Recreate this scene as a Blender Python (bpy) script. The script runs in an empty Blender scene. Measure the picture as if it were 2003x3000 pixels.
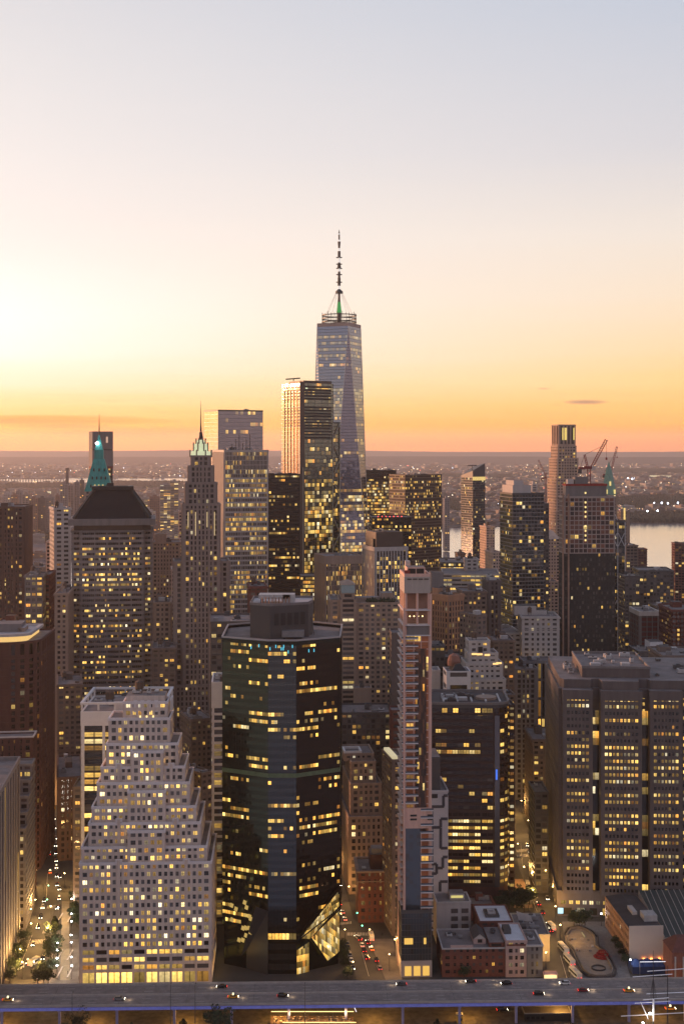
import bpy, math, random
from mathutils import Vector, Matrix
R = math.radians
scene = bpy.context.scene
COL = scene.collection
# ---------------------------------------------------------------- camera (level, lens shifted down like the photograph)
F, CX, YH, H = 3900.0, 1001.5, 1310.0, 258.0      # focal length in photo pixels, centre column, horizon row, height in metres
cam_d = bpy.data.cameras.new('camera'); cam = bpy.data.objects.new('camera', cam_d); COL.objects.link(cam)
cam.location = (0, 0, H); cam.rotation_euler = (R(90), 0, 0)
cam_d.sensor_fit = 'VERTICAL'; cam_d.sensor_height = 36; cam_d.lens = F / 3000 * 36
cam_d.shift_y = -(1500 - YH) / 3000; cam_d.clip_start = 1; cam_d.clip_end = 120000
scene.camera = cam
scene.view_settings.view_transform = 'Standard'; scene.view_settings.look = 'None'
scene.view_settings.exposure = 0; scene.view_settings.gamma = 1
scene.render.engine = 'CYCLES'
cy = scene.cycles
cy.max_bounces = 5; cy.diffuse_bounces = 2; cy.glossy_bounces = 3; cy.transmission_bounces = 2; cy.volume_bounces = 0
cy.use_denoising = True; cy.sample_clamp_indirect = 3; cy.use_adaptive_sampling = True; cy.adaptive_threshold = 0.02
cy.caustics_reflective = False; cy.caustics_refractive = False
# ---------------------------------------------------------------- sky just after sunset, brightest low in the south-west (left)
def lin(c): return tuple(((v/255)/12.92 if v/255 <= .04045 else (((v/255)+.055)/1.055)**2.4) for v in c)
SUN_AZ = R(-27)
w = bpy.data.worlds.new('World'); scene.world = w; w.use_nodes = True
nt = w.node_tree; N = nt.nodes; L = nt.links; N.clear()
def nd(t, **k):
    n = N.new(t)
    for a, b in k.items(): setattr(n, a, b)
    return n
def mth(op, a, b=None, clamp=False):
    n = nd('ShaderNodeMath', operation=op, use_clamp=clamp)
    for i, v in enumerate((a, b)):
        if v is None: continue
        if isinstance(v, (int, float)): n.inputs[i].default_value = v
        else: L.new(v, n.inputs[i])
    return n.outputs[0]
def ramp(fac, stops):
    n = nd('ShaderNodeValToRGB'); L.new(fac, n.inputs[0]); e = n.color_ramp.elements
    e[0].position = stops[0][0]; e[0].color = (*stops[0][1], 1); e[1].position = stops[-1][0]; e[1].color = (*stops[-1][1], 1)
    for p, c in stops[1:-1]:
        x = e.new(p); x.color = (*c, 1)
    return n.outputs[0]
def mixc(f, a, b, bt='MIX'):
    n = nd('ShaderNodeMix', data_type='RGBA', blend_type=bt)
    for s, v in ((0, f), (6, a), (7, b)):
        if isinstance(v, (int, float)): n.inputs[s].default_value = v
        elif isinstance(v, tuple): n.inputs[s].default_value = (*v[:3], 1)
        else: L.new(v, n.inputs[s])
    return n.outputs[2]
tc = nd('ShaderNodeTexCoord'); sx = nd('ShaderNodeSeparateXYZ'); L.new(tc.outputs['Generated'], sx.inputs[0])
hx, hy, hz = sx.outputs
hl = mth('SQRT', mth('ADD', mth('MULTIPLY', hx, hx), mth('MULTIPLY', hy, hy)))
hl = mth('MAXIMUM', hl, 1e-4)
el = mth('DIVIDE', hz, hl)                                    # tangent of the elevation
ca = mth('DIVIDE', mth('ADD', mth('MULTIPLY', hx, math.sin(SUN_AZ)), mth('MULTIPLY', hy, math.cos(SUN_AZ))), hl)
ang = mth('ARCCOSINE', mth('MINIMUM', mth('MAXIMUM', ca, -1.0), 1.0))
az = mth('ARCTAN2', hx, hy)
ang = mth('MULTIPLY', ang, mth('SUBTRACT', 1.0, mth('MULTIPLY', mth('LESS_THAN', az, SUN_AZ), .5)))   # the afterglow reaches farther towards the left
# streaks of thin cloud low down, wider than high
cmb = nd('ShaderNodeCombineXYZ'); L.new(mth('MULTIPLY', az, 5.0), cmb.inputs[0]); L.new(mth('MULTIPLY', el, 120.0), cmb.inputs[1])
nz = nd('ShaderNodeTexNoise'); L.new(cmb.outputs[0], nz.inputs['Vector']); nz.inputs['Scale'].default_value = 1.0; nz.inputs['Detail'].default_value = 4
wob = mth('MULTIPLY', mth('SUBTRACT', nz.outputs['Fac'], .5), .012)
t = mth('MULTIPLY', mth('ADD', el, wob), 2.0)                 # ramp position = 2 * tan(elevation)
def T(py): return max(0.0, 2*(YH-py)/F)
rampA = ramp(t, [(0, lin((247,176,118))), (T(1270), lin((250,184,116))), (T(1235), lin((252,196,124))), (T(1190), lin((254,218,160))), (T(1130), lin((255,234,204))),
                 (T(1040), (1.0,.92,.84)), (T(940), (1.0,.93,.88)), (T(760), lin((252,240,234))), (T(500), lin((244,235,231))), (T(240), lin((234,228,227))), (T(0), lin((224,220,222))), (1, lin((150,155,172)))])
rampB = ramp(t, [(0, lin((238,160,118))), (T(1270), lin((246,172,112))), (T(1200), lin((253,192,120))), (T(1120), lin((253,208,140))), (T(1000), lin((250,216,172))), (T(880), lin((246,222,196))),
                 (T(700), lin((238,224,212))), (T(450), lin((214,210,214))), (T(0), lin((192,199,214))), (1, lin((120,130,152)))])
rampC = ramp(t, [(0, lin((222,190,180))), (.12, lin((224,194,186))), (.30, lin((194,178,184))), (.55, lin((162,160,182))), (1, lin((152,158,184)))])
fAB = mth('DIVIDE', mth('SUBTRACT', ang, .19), .60, clamp=True)
fC = nd('ShaderNodeMapRange', interpolation_type='SMOOTHSTEP'); L.new(ang, fC.inputs[0]); fC.inputs[1].default_value = .8; fC.inputs[2].default_value = 1.9
fG = nd('ShaderNodeMapRange', interpolation_type='SMOOTHSTEP'); L.new(ang, fG.inputs[0]); fG.inputs[1].default_value = .55; fG.inputs[2].default_value = .0
sky = mixc(mth('POWER', fAB, .85), rampA, rampB)
sky = mixc(fC.outputs[0], sky, rampC)
glow = mixc(fG.outputs[0], (1, 1, 1), (1.16, 1.16, 1.18))
gl_el = nd('ShaderNodeMapRange', interpolation_type='SMOOTHSTEP'); L.new(el, gl_el.inputs[0]); gl_el.inputs[1].default_value = .02; gl_el.inputs[2].default_value = .09
gl_e2 = nd('ShaderNodeMapRange', interpolation_type='SMOOTHSTEP'); L.new(el, gl_e2.inputs[0]); gl_e2.inputs[1].default_value = .17; gl_e2.inputs[2].default_value = .09
glow = mixc(mth('MULTIPLY', gl_el.outputs[0], gl_e2.outputs[0]), (1, 1, 1), glow)
sky = mixc(1.0, sky, glow, 'MULTIPLY')
# one small darker cloud low on the right, a few long faint bars on the left
def blob(a0, e0, wa, we, edge=.35):
    u = mth('DIVIDE', mth('SUBTRACT', az, a0), wa); v = mth('DIVIDE', mth('SUBTRACT', mth('ADD', el, mth('MULTIPLY', wob, .25)), e0), we)
    d = mth('ADD', mth('MULTIPLY', u, u), mth('MULTIPLY', v, v))
    d = mth('ADD', d, mth('MULTIPLY', mth('SUBTRACT', nz.outputs['Fac'], .5), 1.2))
    return mth('SUBTRACT', 1.0, mth('MULTIPLY', d, 1.0), clamp=True)
def A(px): return math.atan((px-CX)/F)
sky = mixc(mth('MULTIPLY', blob(A(1715), (YH-1180)/F, .017, .0022), .9), sky, lin((196,148,128)))
sky = mixc(mth('MULTIPLY', blob(A(1590), (YH-1140)/F, .006, .0008), .5), sky, lin((200,150,128)))
sky = mixc(mth('MULTIPLY', blob(A(60), (YH-1232)/F, .12, .0045), 1.0), sky, lin((240,158,96)))
sky = mixc(mth('MULTIPLY', blob(A(190), (YH-1250)/F, .05, .0022), .7), sky, lin((240,160,104)))
sky = mixc(mth('MULTIPLY', blob(A(340), (YH-1176)/F, .016, .0010), .6), sky, lin((250,206,150)))
sky = mixc(mth('MULTIPLY', blob(A(420), (YH-1268)/F, .09, .005), .8), sky, lin((247,170,98)))
# the low sky is seen through kilometres of haze: make the sky behind it as bright as it must be
HAZE = 3.6e-5; HZT = 575-258
Tn = mth('EXPONENT', mth('DIVIDE', -HAZE*HZT, mth('MAXIMUM', el, HZT/34500)))
inv = mth('DIVIDE', 1.0, Tn); om = mth('SUBTRACT', 1.0, Tn)
def vsc(c, f):
    n = nd('ShaderNodeVectorMath', operation='SCALE'); 
    if isinstance(c, tuple): n.inputs[0].default_value = c
    else: L.new(c, n.inputs[0])
    L.new(f, n.inputs['Scale']); return n.outputs[0]
vs_ = nd('ShaderNodeVectorMath', operation='SUBTRACT'); L.new(sky, vs_.inputs[0]); L.new(vsc((.36,.24,.24), om), vs_.inputs[1])
vm_ = nd('ShaderNodeVectorMath', operation='MAXIMUM'); L.new(vs_.outputs[0], vm_.inputs[0]); vm_.inputs[1].default_value = (.05,.05,.05)
sky_front = vsc(vm_.outputs[0], inv); back = nd('ShaderNodeMapRange'); L.new(hy, back.inputs[0]); back.inputs[1].default_value = 0; back.inputs[2].default_value = .3
sky = mixc(back.outputs[0], sky, sky_front)
ns = nd('ShaderNodeTexSky', sky_type='NISHITA', sun_disc=False, sun_elevation=R(2.0), sun_rotation=SUN_AZ)
sky = mixc(1.0, sky, mixc(1.0, ns.outputs[0], (.007, .007, .007), 'MULTIPLY'), 'ADD')
below = nd('ShaderNodeMapRange'); L.new(el, below.inputs[0]); below.inputs[1].default_value = -.02; below.inputs[2].default_value = -.006
sky = mixc(below.outputs[0], lin((120,105,108)), sky)
bg = nd('ShaderNodeBackground'); L.new(sky, bg.inputs[0]); bg.inputs[1].default_value = 1.02
wo = nd('ShaderNodeOutputWorld'); L.new(bg.outputs[0], wo.inputs[0])
# ---------------------------------------------------------------- the last warm light of the sun, low from the left
sd_ = bpy.data.lights.new('sun', 'SUN'); sd_.energy = 4.8; sd_.angle = R(6); sd_.color = (1.0, .47, .24)
sun = bpy.data.objects.new('sun', sd_); COL.objects.link(sun)
SUNLAMP_AZ = R(-60)
sun.rotation_euler = (Vector((math.sin(SUNLAMP_AZ), math.cos(SUNLAMP_AZ), math.tan(R(5.5))))).to_track_quat('Z', 'Y').to_euler()
# ================================================================ helpers
def X(px, Y): return (px-CX)*Y/F
def Z(py, Y): return H-(py-YH)*Y/F
def YG(py, z=0.0): return F*(H-z)/(py-YH)
MATS = {}
def newmat(name):
    m = bpy.data.materials.new(name); m.use_nodes = True
    return m, m.node_tree, m.node_tree.nodes['Principled BSDF']
def solid(name, c, rough=.8, metal=0, noise=.25, scale=.15, streak=False, emit=None, es=0):
    """plain procedural surface: colour with broad blotches and fine grain"""
    if name in MATS: return MATS[name]
    m, t, p = newmat(name)
    p.inputs['Roughness'].default_value = rough; p.inputs['Metallic'].default_value = metal
    if noise:
        tcn = t.nodes.new('ShaderNodeTexCoord'); mp = t.nodes.new('ShaderNodeMapping'); t.links.new(tcn.outputs['Object'], mp.inputs[0])
        if streak: mp.inputs['Scale'].default_value = (1, 1, .12)
        a = t.nodes.new('ShaderNodeTexNoise'); a.inputs['Scale'].default_value = scale; a.inputs['Detail'].default_value = 6; a.inputs['Roughness'].default_value = .65
        t.links.new(mp.outputs[0], a.inputs['Vector'])
        r = t.nodes.new('ShaderNodeMapRange'); t.links.new(a.outputs['Fac'], r.inputs[0]); r.inputs[1].default_value = .25; r.inputs[2].default_value = .75
        r.inputs[3].default_value = 1-noise; r.inputs[4].default_value = 1+noise
        x = t.nodes.new('ShaderNodeMix'); x.data_type = 'RGBA'; x.blend_type = 'MULTIPLY'; x.inputs[0].default_value = 1; x.inputs[6].default_value = (*c, 1)
        t.links.new(r.outputs[0], x.inputs[7]); t.links.new(x.outputs[2], p.inputs['Base Color'])
    else: p.inputs['Base Color'].default_value = (*c, 1)
    if emit: p.inputs['Emission Color'].default_value = (*emit, 1); p.inputs['Emission Strength'].default_value = es; 
    if emit: m.cycles.emission_sampling = 'NONE'
    MATS[name] = m; return m
def glass(name, c=(.02,.025,.03), metal=.0, rough=.1, p=.3, a=.5, b=.35, g=.15, seg=5.0, S=1.0, warm=.5, blind=(.10,.09,.08), bl=.35, green=0.0):
    """window glass cut into cells by its UV map; lit rooms, drawn blinds and dark panes differ from cell to cell"""
    if name in MATS: return MATS[name]
    m, t, pr = newmat(name); n_ = t.nodes; l_ = t.links
    def M(op, x, y=None, cl=False):
        k = n_.new('ShaderNodeMath'); k.operation = op; k.use_clamp = cl
        for i, v in enumerate((x, y)):
            if v is None: continue
            if isinstance(v, (int, float)): k.inputs[i].default_value = v
            else: l_.new(v, k.inputs[i])
        return k.outputs[0]
    uv = n_.new('ShaderNodeUVMap'); s = n_.new('ShaderNodeSeparateXYZ'); l_.new(uv.outputs[0], s.inputs[0])
    u, v = s.outputs[0], s.outputs[1]; fu, fv = M('FLOOR', u), M('FLOOR', v); ru, rv = M('FRACT', u), M('FRACT', v)
    def wn(x, y, z=0.0):
        c_ = n_.new('ShaderNodeCombineXYZ'); 
        for i, q in enumerate((x, y, z)):
            if isinstance(q, (int, float)): c_.inputs[i].default_value = q
            else: l_.new(q, c_.inputs[i])
        k = n_.new('ShaderNodeTexWhiteNoise'); k.noise_dimensions = '3D'; l_.new(c_.outputs[0], k.inputs[0]); return k
    n1 = wn(fu, fv); n2 = wn(M('FLOOR', M('DIVIDE', fu, seg)), fv, 7.3); n3 = wn(3.1, fv, 11.7); n4 = wn(fu, fv, 23.9)
    score = M('ADD', M('ADD', M('MULTIPLY', n1.outputs[0], a), M('MULTIPLY', n2.outputs[0], b)), M('MULTIPLY', n3.outputs[0], g))
    lit = M('LESS_THAN', score, p)
    sc = n_.new('ShaderNodeSeparateXYZ'); l_.new(n4.outputs[1], sc.inputs[0])
    br = M('ADD', .10, M('MULTIPLY', M('POWER', sc.outputs[0], 2.2), 1.15))
    # ceilings bright, furniture and partitions dark
    dn = n_.new('ShaderNodeTexNoise'); dn.inputs['Scale'].default_value = 3.7; dn.inputs['Detail'].default_value = 1; l_.new(uv.outputs[0], dn.inputs['Vector'])
    inner = M('ADD', .35, M('MULTIPLY', M('MULTIPLY', dn.outputs[0], 1.3), M('ADD', .45, M('MULTIPLY', rv, .7))))
    mull = M('ADD', .35, M('MULTIPLY', .65, M('GREATER_THAN', M('ABSOLUTE', M('SUBTRACT', ru, .5)), .05)))
    st = M('MULTIPLY', M('MULTIPLY', lit, M('MULTIPLY', M('MULTIPLY', br, mull), inner)), S*1.15)
    cr = n_.new('ShaderNodeValToRGB'); e = cr.color_ramp.elements
    e[0].color = (1.0, .34, .05, 1); e[0].position = 0; e[1].color = (1.0, .90, .62, 1); e[1].position = .92
    x = e.new(.25); x.color = (1.0, .53, .09, 1); x = e.new(.6); x.color = (1.0, .66, .17, 1)
    if green: x = e.new(.97); x.color = (.75, .9, .5, 1)
    l_.new(M('ADD', M('MULTIPLY', sc.outputs[1], .6), M('MULTIPLY', n2.outputs[0], .4)), cr.inputs[0])
    l_.new(cr.outputs[0], pr.inputs['Emission Color']); l_.new(st, pr.inputs['Emission Strength'])
    bx = n_.new('ShaderNodeMix'); bx.data_type = 'RGBA'; bx.inputs[6].default_value = (*c, 1); bx.inputs[7].default_value = (*blind, 1)
    l_.new(M('MULTIPLY', M('LESS_THAN', sc.outputs[2], bl), M('ADD', .3, M('MULTIPLY', n1.outputs[0], .7))), bx.inputs[0])
    l_.new(bx.outputs[2], pr.inputs['Base Color'])
    pr.inputs['Metallic'].default_value = metal; pr.inputs['Roughness'].default_value = rough
    # panes are never perfectly in one plane
    gm = n_.new('ShaderNodeNewGeometry'); vm = n_.new('ShaderNodeVectorMath'); vm.operation = 'SUBTRACT'; l_.new(n4.outputs[1], vm.inputs[0]); vm.inputs[1].default_value = (.5, .5, .5)
    vs = n_.new('ShaderNodeVectorMath'); vs.operation = 'SCALE'; l_.new(vm.outputs[0], vs.inputs[0]); vs.inputs['Scale'].default_value = .012 if rough < .3 else 0
    va = n_.new('ShaderNodeVectorMath'); l_.new(gm.outputs['Normal'], va.inputs[0]); l_.new(vs.outputs[0], va.inputs[1])
    vn = n_.new('ShaderNodeVectorMath'); vn.operation = 'NORMALIZE'; l_.new(va.outputs[0], vn.inputs[0]); l_.new(vn.outputs[0], pr.inputs['Normal'])
    m.cycles.emission_sampling = 'NONE'
    MATS[name] = m; return m
def lamp_mat(name, c, s):
    if name in MATS: return MATS[name]
    m, t, p = newmat(name); p.inputs['Base Color'].default_value = (.1,.1,.1,1); p.inputs['Emission Color'].default_value = (*c, 1); p.inputs['Emission Strength'].default_value = s
    m.cycles.emission_sampling = 'NONE'; MATS[name] = m; return m

class MB:
    """collects faces (with cell UVs) and links them as one mesh object"""
    def __init__(s): s.v = []; s.f = []; s.m = []; s.uv = []; s.mats = []
    def mi(s, mat):
        if mat not in s.mats: s.mats.append(mat)
        return s.mats.index(mat)
    def face(s, pts, mat, uv=None):
        b = len(s.v); s.v.extend(pts); n = len(pts); s.f.append(tuple(range(b, b+n))); s.m.append(s.mi(mat))
        s.uv.extend(uv if uv else [(0.5, 0.5)]*n)
    def box(s, x0, y0, z0, x1, y1, z1, mat, top=None, bottom=True):
        p = [(x0,y0,z0),(x1,y0,z0),(x1,y1,z0),(x0,y1,z0),(x0,y0,z1),(x1,y0,z1),(x1,y1,z1),(x0,y1,z1)]
        for a in ((0,1,5,4),(1,2,6,5),(2,3,7,6),(3,0,4,7)): s.face([p[i] for i in a], mat)
        s.face([p[i] for i in (4,5,6,7)], top or mat)
        if bottom: s.face([p[i] for i in (3,2,1,0)], mat)
    def obox(s, o, d, l, wd, z0, z1, mat, side=1):
        """box along direction d (2d unit) from o, length l, width wd to the right-hand (outward) side"""
        n = (d[1]*wd*side, -d[0]*wd*side); a = o; b = (o[0]+d[0]*l, o[1]+d[1]*l)
        q = [a, b, (b[0]+n[0], b[1]+n[1]), (a[0]+n[0], a[1]+n[1])]
        if side > 0: q = q[::-1]
        s.prism(q, z0, z1, mat)
    def prism(s, poly, z0, z1, mat, top=None, bottom=True, cap=True):
        n = len(poly)
        for i in range(n):
            a, b = poly[i], poly[(i+1) % n]; s.face([(a[0],a[1],z0),(b[0],b[1],z0),(b[0],b[1],z1),(a[0],a[1],z1)], mat)
        if cap: s.face([(q[0],q[1],z1) for q in poly], top or mat)
        if bottom: s.face([(q[0],q[1],z0) for q in reversed(poly)], mat)
    def frustum(s, p0, z0, p1, z1, mat, cap=True, top=None):
        n = len(p0)
        for i in range(n):
            a, b = p0[i], p0[(i+1) % n]; c, d = p1[(i+1) % n], p1[i]
            s.face([(a[0],a[1],z0),(b[0],b[1],z0),(c[0],c[1],z1),(d[0],d[1],z1)], mat)
        if cap: s.face([(q[0],q[1],z1) for q in p1], top or mat)
    def bar(s, a, b, r, mat, n=4, r2=None):
        a = Vector(a); b = Vector(b); d = (b-a)
        if d.length < 1e-6: return
        d.normalize(); u = d.orthogonal().normalized(); w_ = d.cross(u); r2 = r if r2 is None else r2
        ca_ = [a+(u*math.cos(2*math.pi*i/n+.785)+w_*math.sin(2*math.pi*i/n+.785))*r for i in range(n)]
        cb = [b+(u*math.cos(2*math.pi*i/n+.785)+w_*math.sin(2*math.pi*i/n+.785))*r2 for i in range(n)]
        for i in range(n):
            j = (i+1) % n; s.face([tuple(ca_[i]), tuple(ca_[j]), tuple(cb[j]), tuple(cb[i])], mat)
        s.face([tuple(q) for q in cb], mat); s.face([tuple(q) for q in reversed(ca_)], mat)
    def lathe(s, cx, cyy, prof, mat, n=12, a0=0.0):
        for (r0, z0), (r1, z1) in zip(prof, prof[1:]):
            for i in range(n):
                a, b = a0+2*math.pi*i/n, a0+2*math.pi*(i+1)/n
                q = [(cx+r0*math.cos(a), cyy+r0*math.sin(a), z0), (cx+r0*math.cos(b), cyy+r0*math.sin(b), z0), (cx+r1*math.cos(b), cyy+r1*math.sin(b), z1), (cx+r1*math.cos(a), cyy+r1*math.sin(a), z1)]
                if r0 < 1e-5: q = [q[0], q[2], q[3]]
                elif r1 < 1e-5: q = q[:3]
                s.face(q, mat)
    def ring(s, outer, inner, z0, z1, mat, top=None):
        n = len(outer)
        for i in range(n):
            j = (i+1) % n; a, b, c, d = outer[i], outer[j], inner[j], inner[i]
            s.face([(a[0],a[1],z0),(b[0],b[1],z0),(b[0],b[1],z1),(a[0],a[1],z1)], mat)
            s.face([(c[0],c[1],z0),(d[0],d[1],z0),(d[0],d[1],z1),(c[0],c[1],z1)], mat)
            s.face([(a[0],a[1],z1),(b[0],b[1],z1),(c[0],c[1],z1),(d[0],d[1],z1)], top or mat)
            s.face([(d[0],d[1],z0),(c[0],c[1],z0),(b[0],b[1],z0),(a[0],a[1],z0)], mat)
    def build(s, name, parent=None, kind=None, label=None, smooth=False):
        if not s.f: return None
        me = bpy.data.meshes.new(name); me.from_pydata([tuple(q) for q in s.v], [], s.f)
        for m in s.mats: me.materials.append(m)
        me.polygons.foreach_set('material_index', s.m)
        if smooth: me.polygons.foreach_set('use_smooth', [True]*len(s.f))
        ul = me.uv_layers.new(name='UVMap'); ul.data.foreach_set('uv', [c for q in s.uv for c in q])
        me.update()
        o = bpy.data.objects.new(name, me); COL.objects.link(o)
        if parent: o.parent = parent
        if kind: o['kind'] = kind
        if label: o['label'] = label
        return o
def tag(o, label=None, cat=None, group=None, kind=None):
    if label: o['label'] = label
    if cat: o['category'] = cat
    if group: o['group'] = group
    if kind: o['kind'] = kind
    return o
def empty(name, loc, rz=0, label=None, cat=None, group=None):
    o = bpy.data.objects.new(name, None); COL.objects.link(o); o.location = loc; o.rotation_euler = (0, 0, rz); o.empty_display_size = 1
    return tag(o, label, cat, group)
def kids(o): return [c for c in o.children]
def copy_tree(o, parent=None):
    c = o.copy(); COL.objects.link(c); c.parent = parent
    for ch in list(o.children): copy_tree(ch, c)
    return c
def offs(poly, d):
    """mitred outward offset of a counter-clockwise polygon"""
    n = len(poly); out = []
    for i in range(n):
        p0, p1, p2 = poly[i-1], poly[i], poly[(i+1) % n]
        def nrm(a, b):
            x, y = b[0]-a[0], b[1]-a[1]; l = math.hypot(x, y) or 1; return (y/l, -x/l)
        n1, n2 = nrm(p0, p1), nrm(p1, p2); k = 1+n1[0]*n2[0]+n1[1]*n2[1]; k = max(k, .25)
        out.append((p1[0]+(n1[0]+n2[0])*d/k, p1[1]+(n1[1]+n2[1])*d/k))
    return out
def rect(x0, y0, x1, y1): return [(x0,y0),(x1,y0),(x1,y1),(x0,y1)]
def circ(cx, cyy, r, n, a0=0, ry=None): return [(cx+r*math.cos(a0+2*math.pi*i/n), cyy+(ry or r)*math.sin(a0+2*math.pi*i/n)) for i in range(n)]
def cham(W, D, c): return [(c,0),(W-c,0),(W,c),(W,D-c),(W-c,D),(c,D),(0,D-c),(0,c)]
SEED = [0]
class Bld:
    """a building: an Empty at its near corner; x runs along the face going right, y along the face going back-left"""
    def __init__(s, name, label, px, Y, a=0.0, cat='building', group=None):
        s.Y = Y; s.a = R(a); s.x0 = X(px, Y); SEED[0] += 1; s.rng = random.Random(SEED[0]*77+5); s.seed = SEED[0]
        s.root = empty(name, (s.x0, Y, 0), s.a, label, cat, group); s.mb = {}; s.cells = []; s.ub = SEED[0]*131
        s.c, s.s_ = math.cos(s.a), math.sin(s.a)
    def part(s, n):
        if n not in s.mb: s.mb[n] = MB()
        return s.mb[n]
    def W(s, px):
        k = (px-CX)/F; return (k*s.Y-s.x0)/(s.c-k*s.s_)
    def D(s, px):
        k = (px-CX)/F; return (k*s.Y-s.x0)/(-s.s_-k*s.c)
    def z(s, py, lx=0, ly=0): return Z(py, s.Y+lx*s.s_+ly*s.c)
    def world(s, x, y): return (s.x0+x*s.c-y*s.s_, s.Y+x*s.s_+y*s.c)
    def mass(s, poly, z0, z1, st, roof=True, parapet=1.1, faces=None, top_blank=0.0, pname='wall', gname='glazing', inset=0.0):
        """storeys of glass behind proud piers and spandrels, roof slab and parapet"""
        st = STY[st] if isinstance(st, str) else st
        wall, gls = st['wall'], st['glass']; wb, gb = s.part(pname), s.part(gname)
        fl, bay, pw, sh, pd, sd_ = st['fl'], st['bay'], st['pw'], st['sh'], st['pd'], st['sd']
        zt = z1-top_blank; nf = max(1, round((zt-z0)/fl)); fh = (zt-z0)/nf; n = len(poly); sh = min(sh, fh*.97)
        pier = st.get('pier', wall); span = st.get('span', wall)
        for i in range(n):
            if faces is not None and i not in faces: 
                a, b = poly[i], poly[(i+1) % n]; wb.face([(a[0],a[1],z0),(b[0],b[1],z0),(b[0],b[1],z1),(a[0],a[1],z1)], wall); s.ub += 3; continue
            a, b = poly[i], poly[(i+1) % n]; dx, dy = b[0]-a[0], b[1]-a[1]; ln = math.hypot(dx, dy)
            if ln < .3: continue
            d = (dx/ln, dy/ln); nr = (d[1], -d[0]); cw = st.get('corner', pw*.6); nb = max(1, round((ln-2*cw)/bay)) if ln > 2*cw+bay*.5 else 0
            gls = st['fg'].get(i, st['glass']) if 'fg' in st else st['glass']; u0 = s.ub; s.ub += nb+9; v0 = s.seed*17 % 400+round(z0/fl)
            if nb == 0:
                wb.face([(a[0],a[1],z0),(b[0],b[1],z0),(b[0],b[1],zt),(a[0],a[1],zt)], wall); continue
            bw = (ln-2*cw)/nb; ue = cw/bw
            gb.face([(a[0],a[1],z0),(b[0],b[1],z0),(b[0],b[1],zt),(a[0],a[1],zt)], gls, [(u0-ue,v0),(u0+nb+ue,v0),(u0+nb+ue,v0+nf),(u0-ue,v0+nf)])
            # corner piers
            for (o, l_) in (((a[0], a[1]), cw), ((a[0]+d[0]*(ln-cw), a[1]+d[1]*(ln-cw)), cw)):
                if cw > .05: wb.obox((o[0], o[1]), d, l_, pd, z0, zt, pier)
            big = st.get('big', 0)
            for k in range(1, nb):
                w_ = pw*(st.get('bigw', 2.0) if big and k % big == 0 else 1)
                if w_ <= 0: continue
                t_ = cw+k*bw-w_/2; wb.obox((a[0]+d[0]*t_, a[1]+d[1]*t_), d, w_, pd*(1.25 if big and k % big == 0 else 1), z0, zt, pier)
            if st.get('win'):
                for k in range(nb):
                    for j in range(nf):
                        t0 = cw+k*bw+pw/2; zz = z0+j*fh+sh
                        s.cells.append((a, d, nr, t0, bw-pw, zz, fh-sh, u0+k, v0+j, gls, pw/2/bw, sh/fh))
        if sh > 0:
            o1 = offs(poly, sd_)
            for j in range(nf+1):
                zz = z0+j*fh
                if j == nf: break
                vs = st.get('vary')
                if 'fs' in st:
                    for i in range(n):
                        q = (i+1) % n; a, b, c, d = o1[i], o1[q], poly[q], poly[i]; ms = st['fs'].get(i, span)
                        wb.face([(a[0],a[1],zz),(b[0],b[1],zz),(b[0],b[1],zz+sh),(a[0],a[1],zz+sh)], ms); wb.face([(a[0],a[1],zz+sh),(b[0],b[1],zz+sh),(c[0],c[1],zz+sh),(d[0],d[1],zz+sh)], ms); wb.face([(d[0],d[1],zz),(c[0],c[1],zz),(b[0],b[1],zz),(a[0],a[1],zz)], ms)
                else: wb.ring(o1, poly, zz, zz+sh, span)
        tp = zt if top_blank > 0 else z1
        o2 = offs(poly, max(pd, sd_)+.12); i2 = offs(poly, -.35)
        if top_blank > 0: wb.ring(o2, offs(poly, -.3), zt, z1+parapet, st.get('cap', wall)); 
        elif parapet > 0: wb.ring(o2, i2, z1-st.get('capd', .5), z1+parapet, st.get('cap', wall))
        if roof:
            s.part('roof').face([(q[0],q[1],z1+.01) for q in i2], st.get('roof', MAT_ROOF))
    def split_windows(s, n=100, zmin=0, prefer=None):
        """the n nearest visible windows become parts of their own"""
        camv = Vector((0, 0, H)); c_ = []
        for q in s.cells:
            a, d, nr, t0, w_, zz, hh, u, v, gm, du, dv = q
            lx, ly = a[0]+d[0]*(t0+w_/2), a[1]+d[1]*(t0+w_/2); wx, wy = s.world(lx, ly)
            nx, ny = nr[0]*s.c-nr[1]*s.s_, nr[0]*s.s_+nr[1]*s.c
            if (0-wx)*nx+(0-wy)*ny <= 0 or zz < zmin: continue
            fx = ((0-wx)*nx+(0-wy)*ny)/math.hypot(wx, wy)
            c_.append((math.hypot(wx, wy)+abs(H-zz)*.15-80*fx, q))
        c_.sort(key=lambda k: k[0])
        for _, (a, d, nr, t0, w_, zz, hh, u, v, gm, du, dv) in c_[:n]:
            m = MB(); e = .05; x0, y0 = a[0]+d[0]*t0+nr[0]*e, a[1]+d[1]*t0+nr[1]*e; x1, y1 = x0+d[0]*w_, y0+d[1]*w_
            m.face([(x0,y0,zz),(x1,y1,zz),(x1,y1,zz+hh),(x0,y0,zz+hh)], gm, [(u+du,v+dv),(u+1-du,v+dv),(u+1-du,v+.999),(u+du,v+.999)])
            fr = solid('window frame', (.05,.05,.05), .5, noise=0);             m.obox((x0,y0), d, w_, .06, zz+hh*.48, zz+hh*.48+.09, fr); m.build('window', s.root)
        return len(c_)
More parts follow.
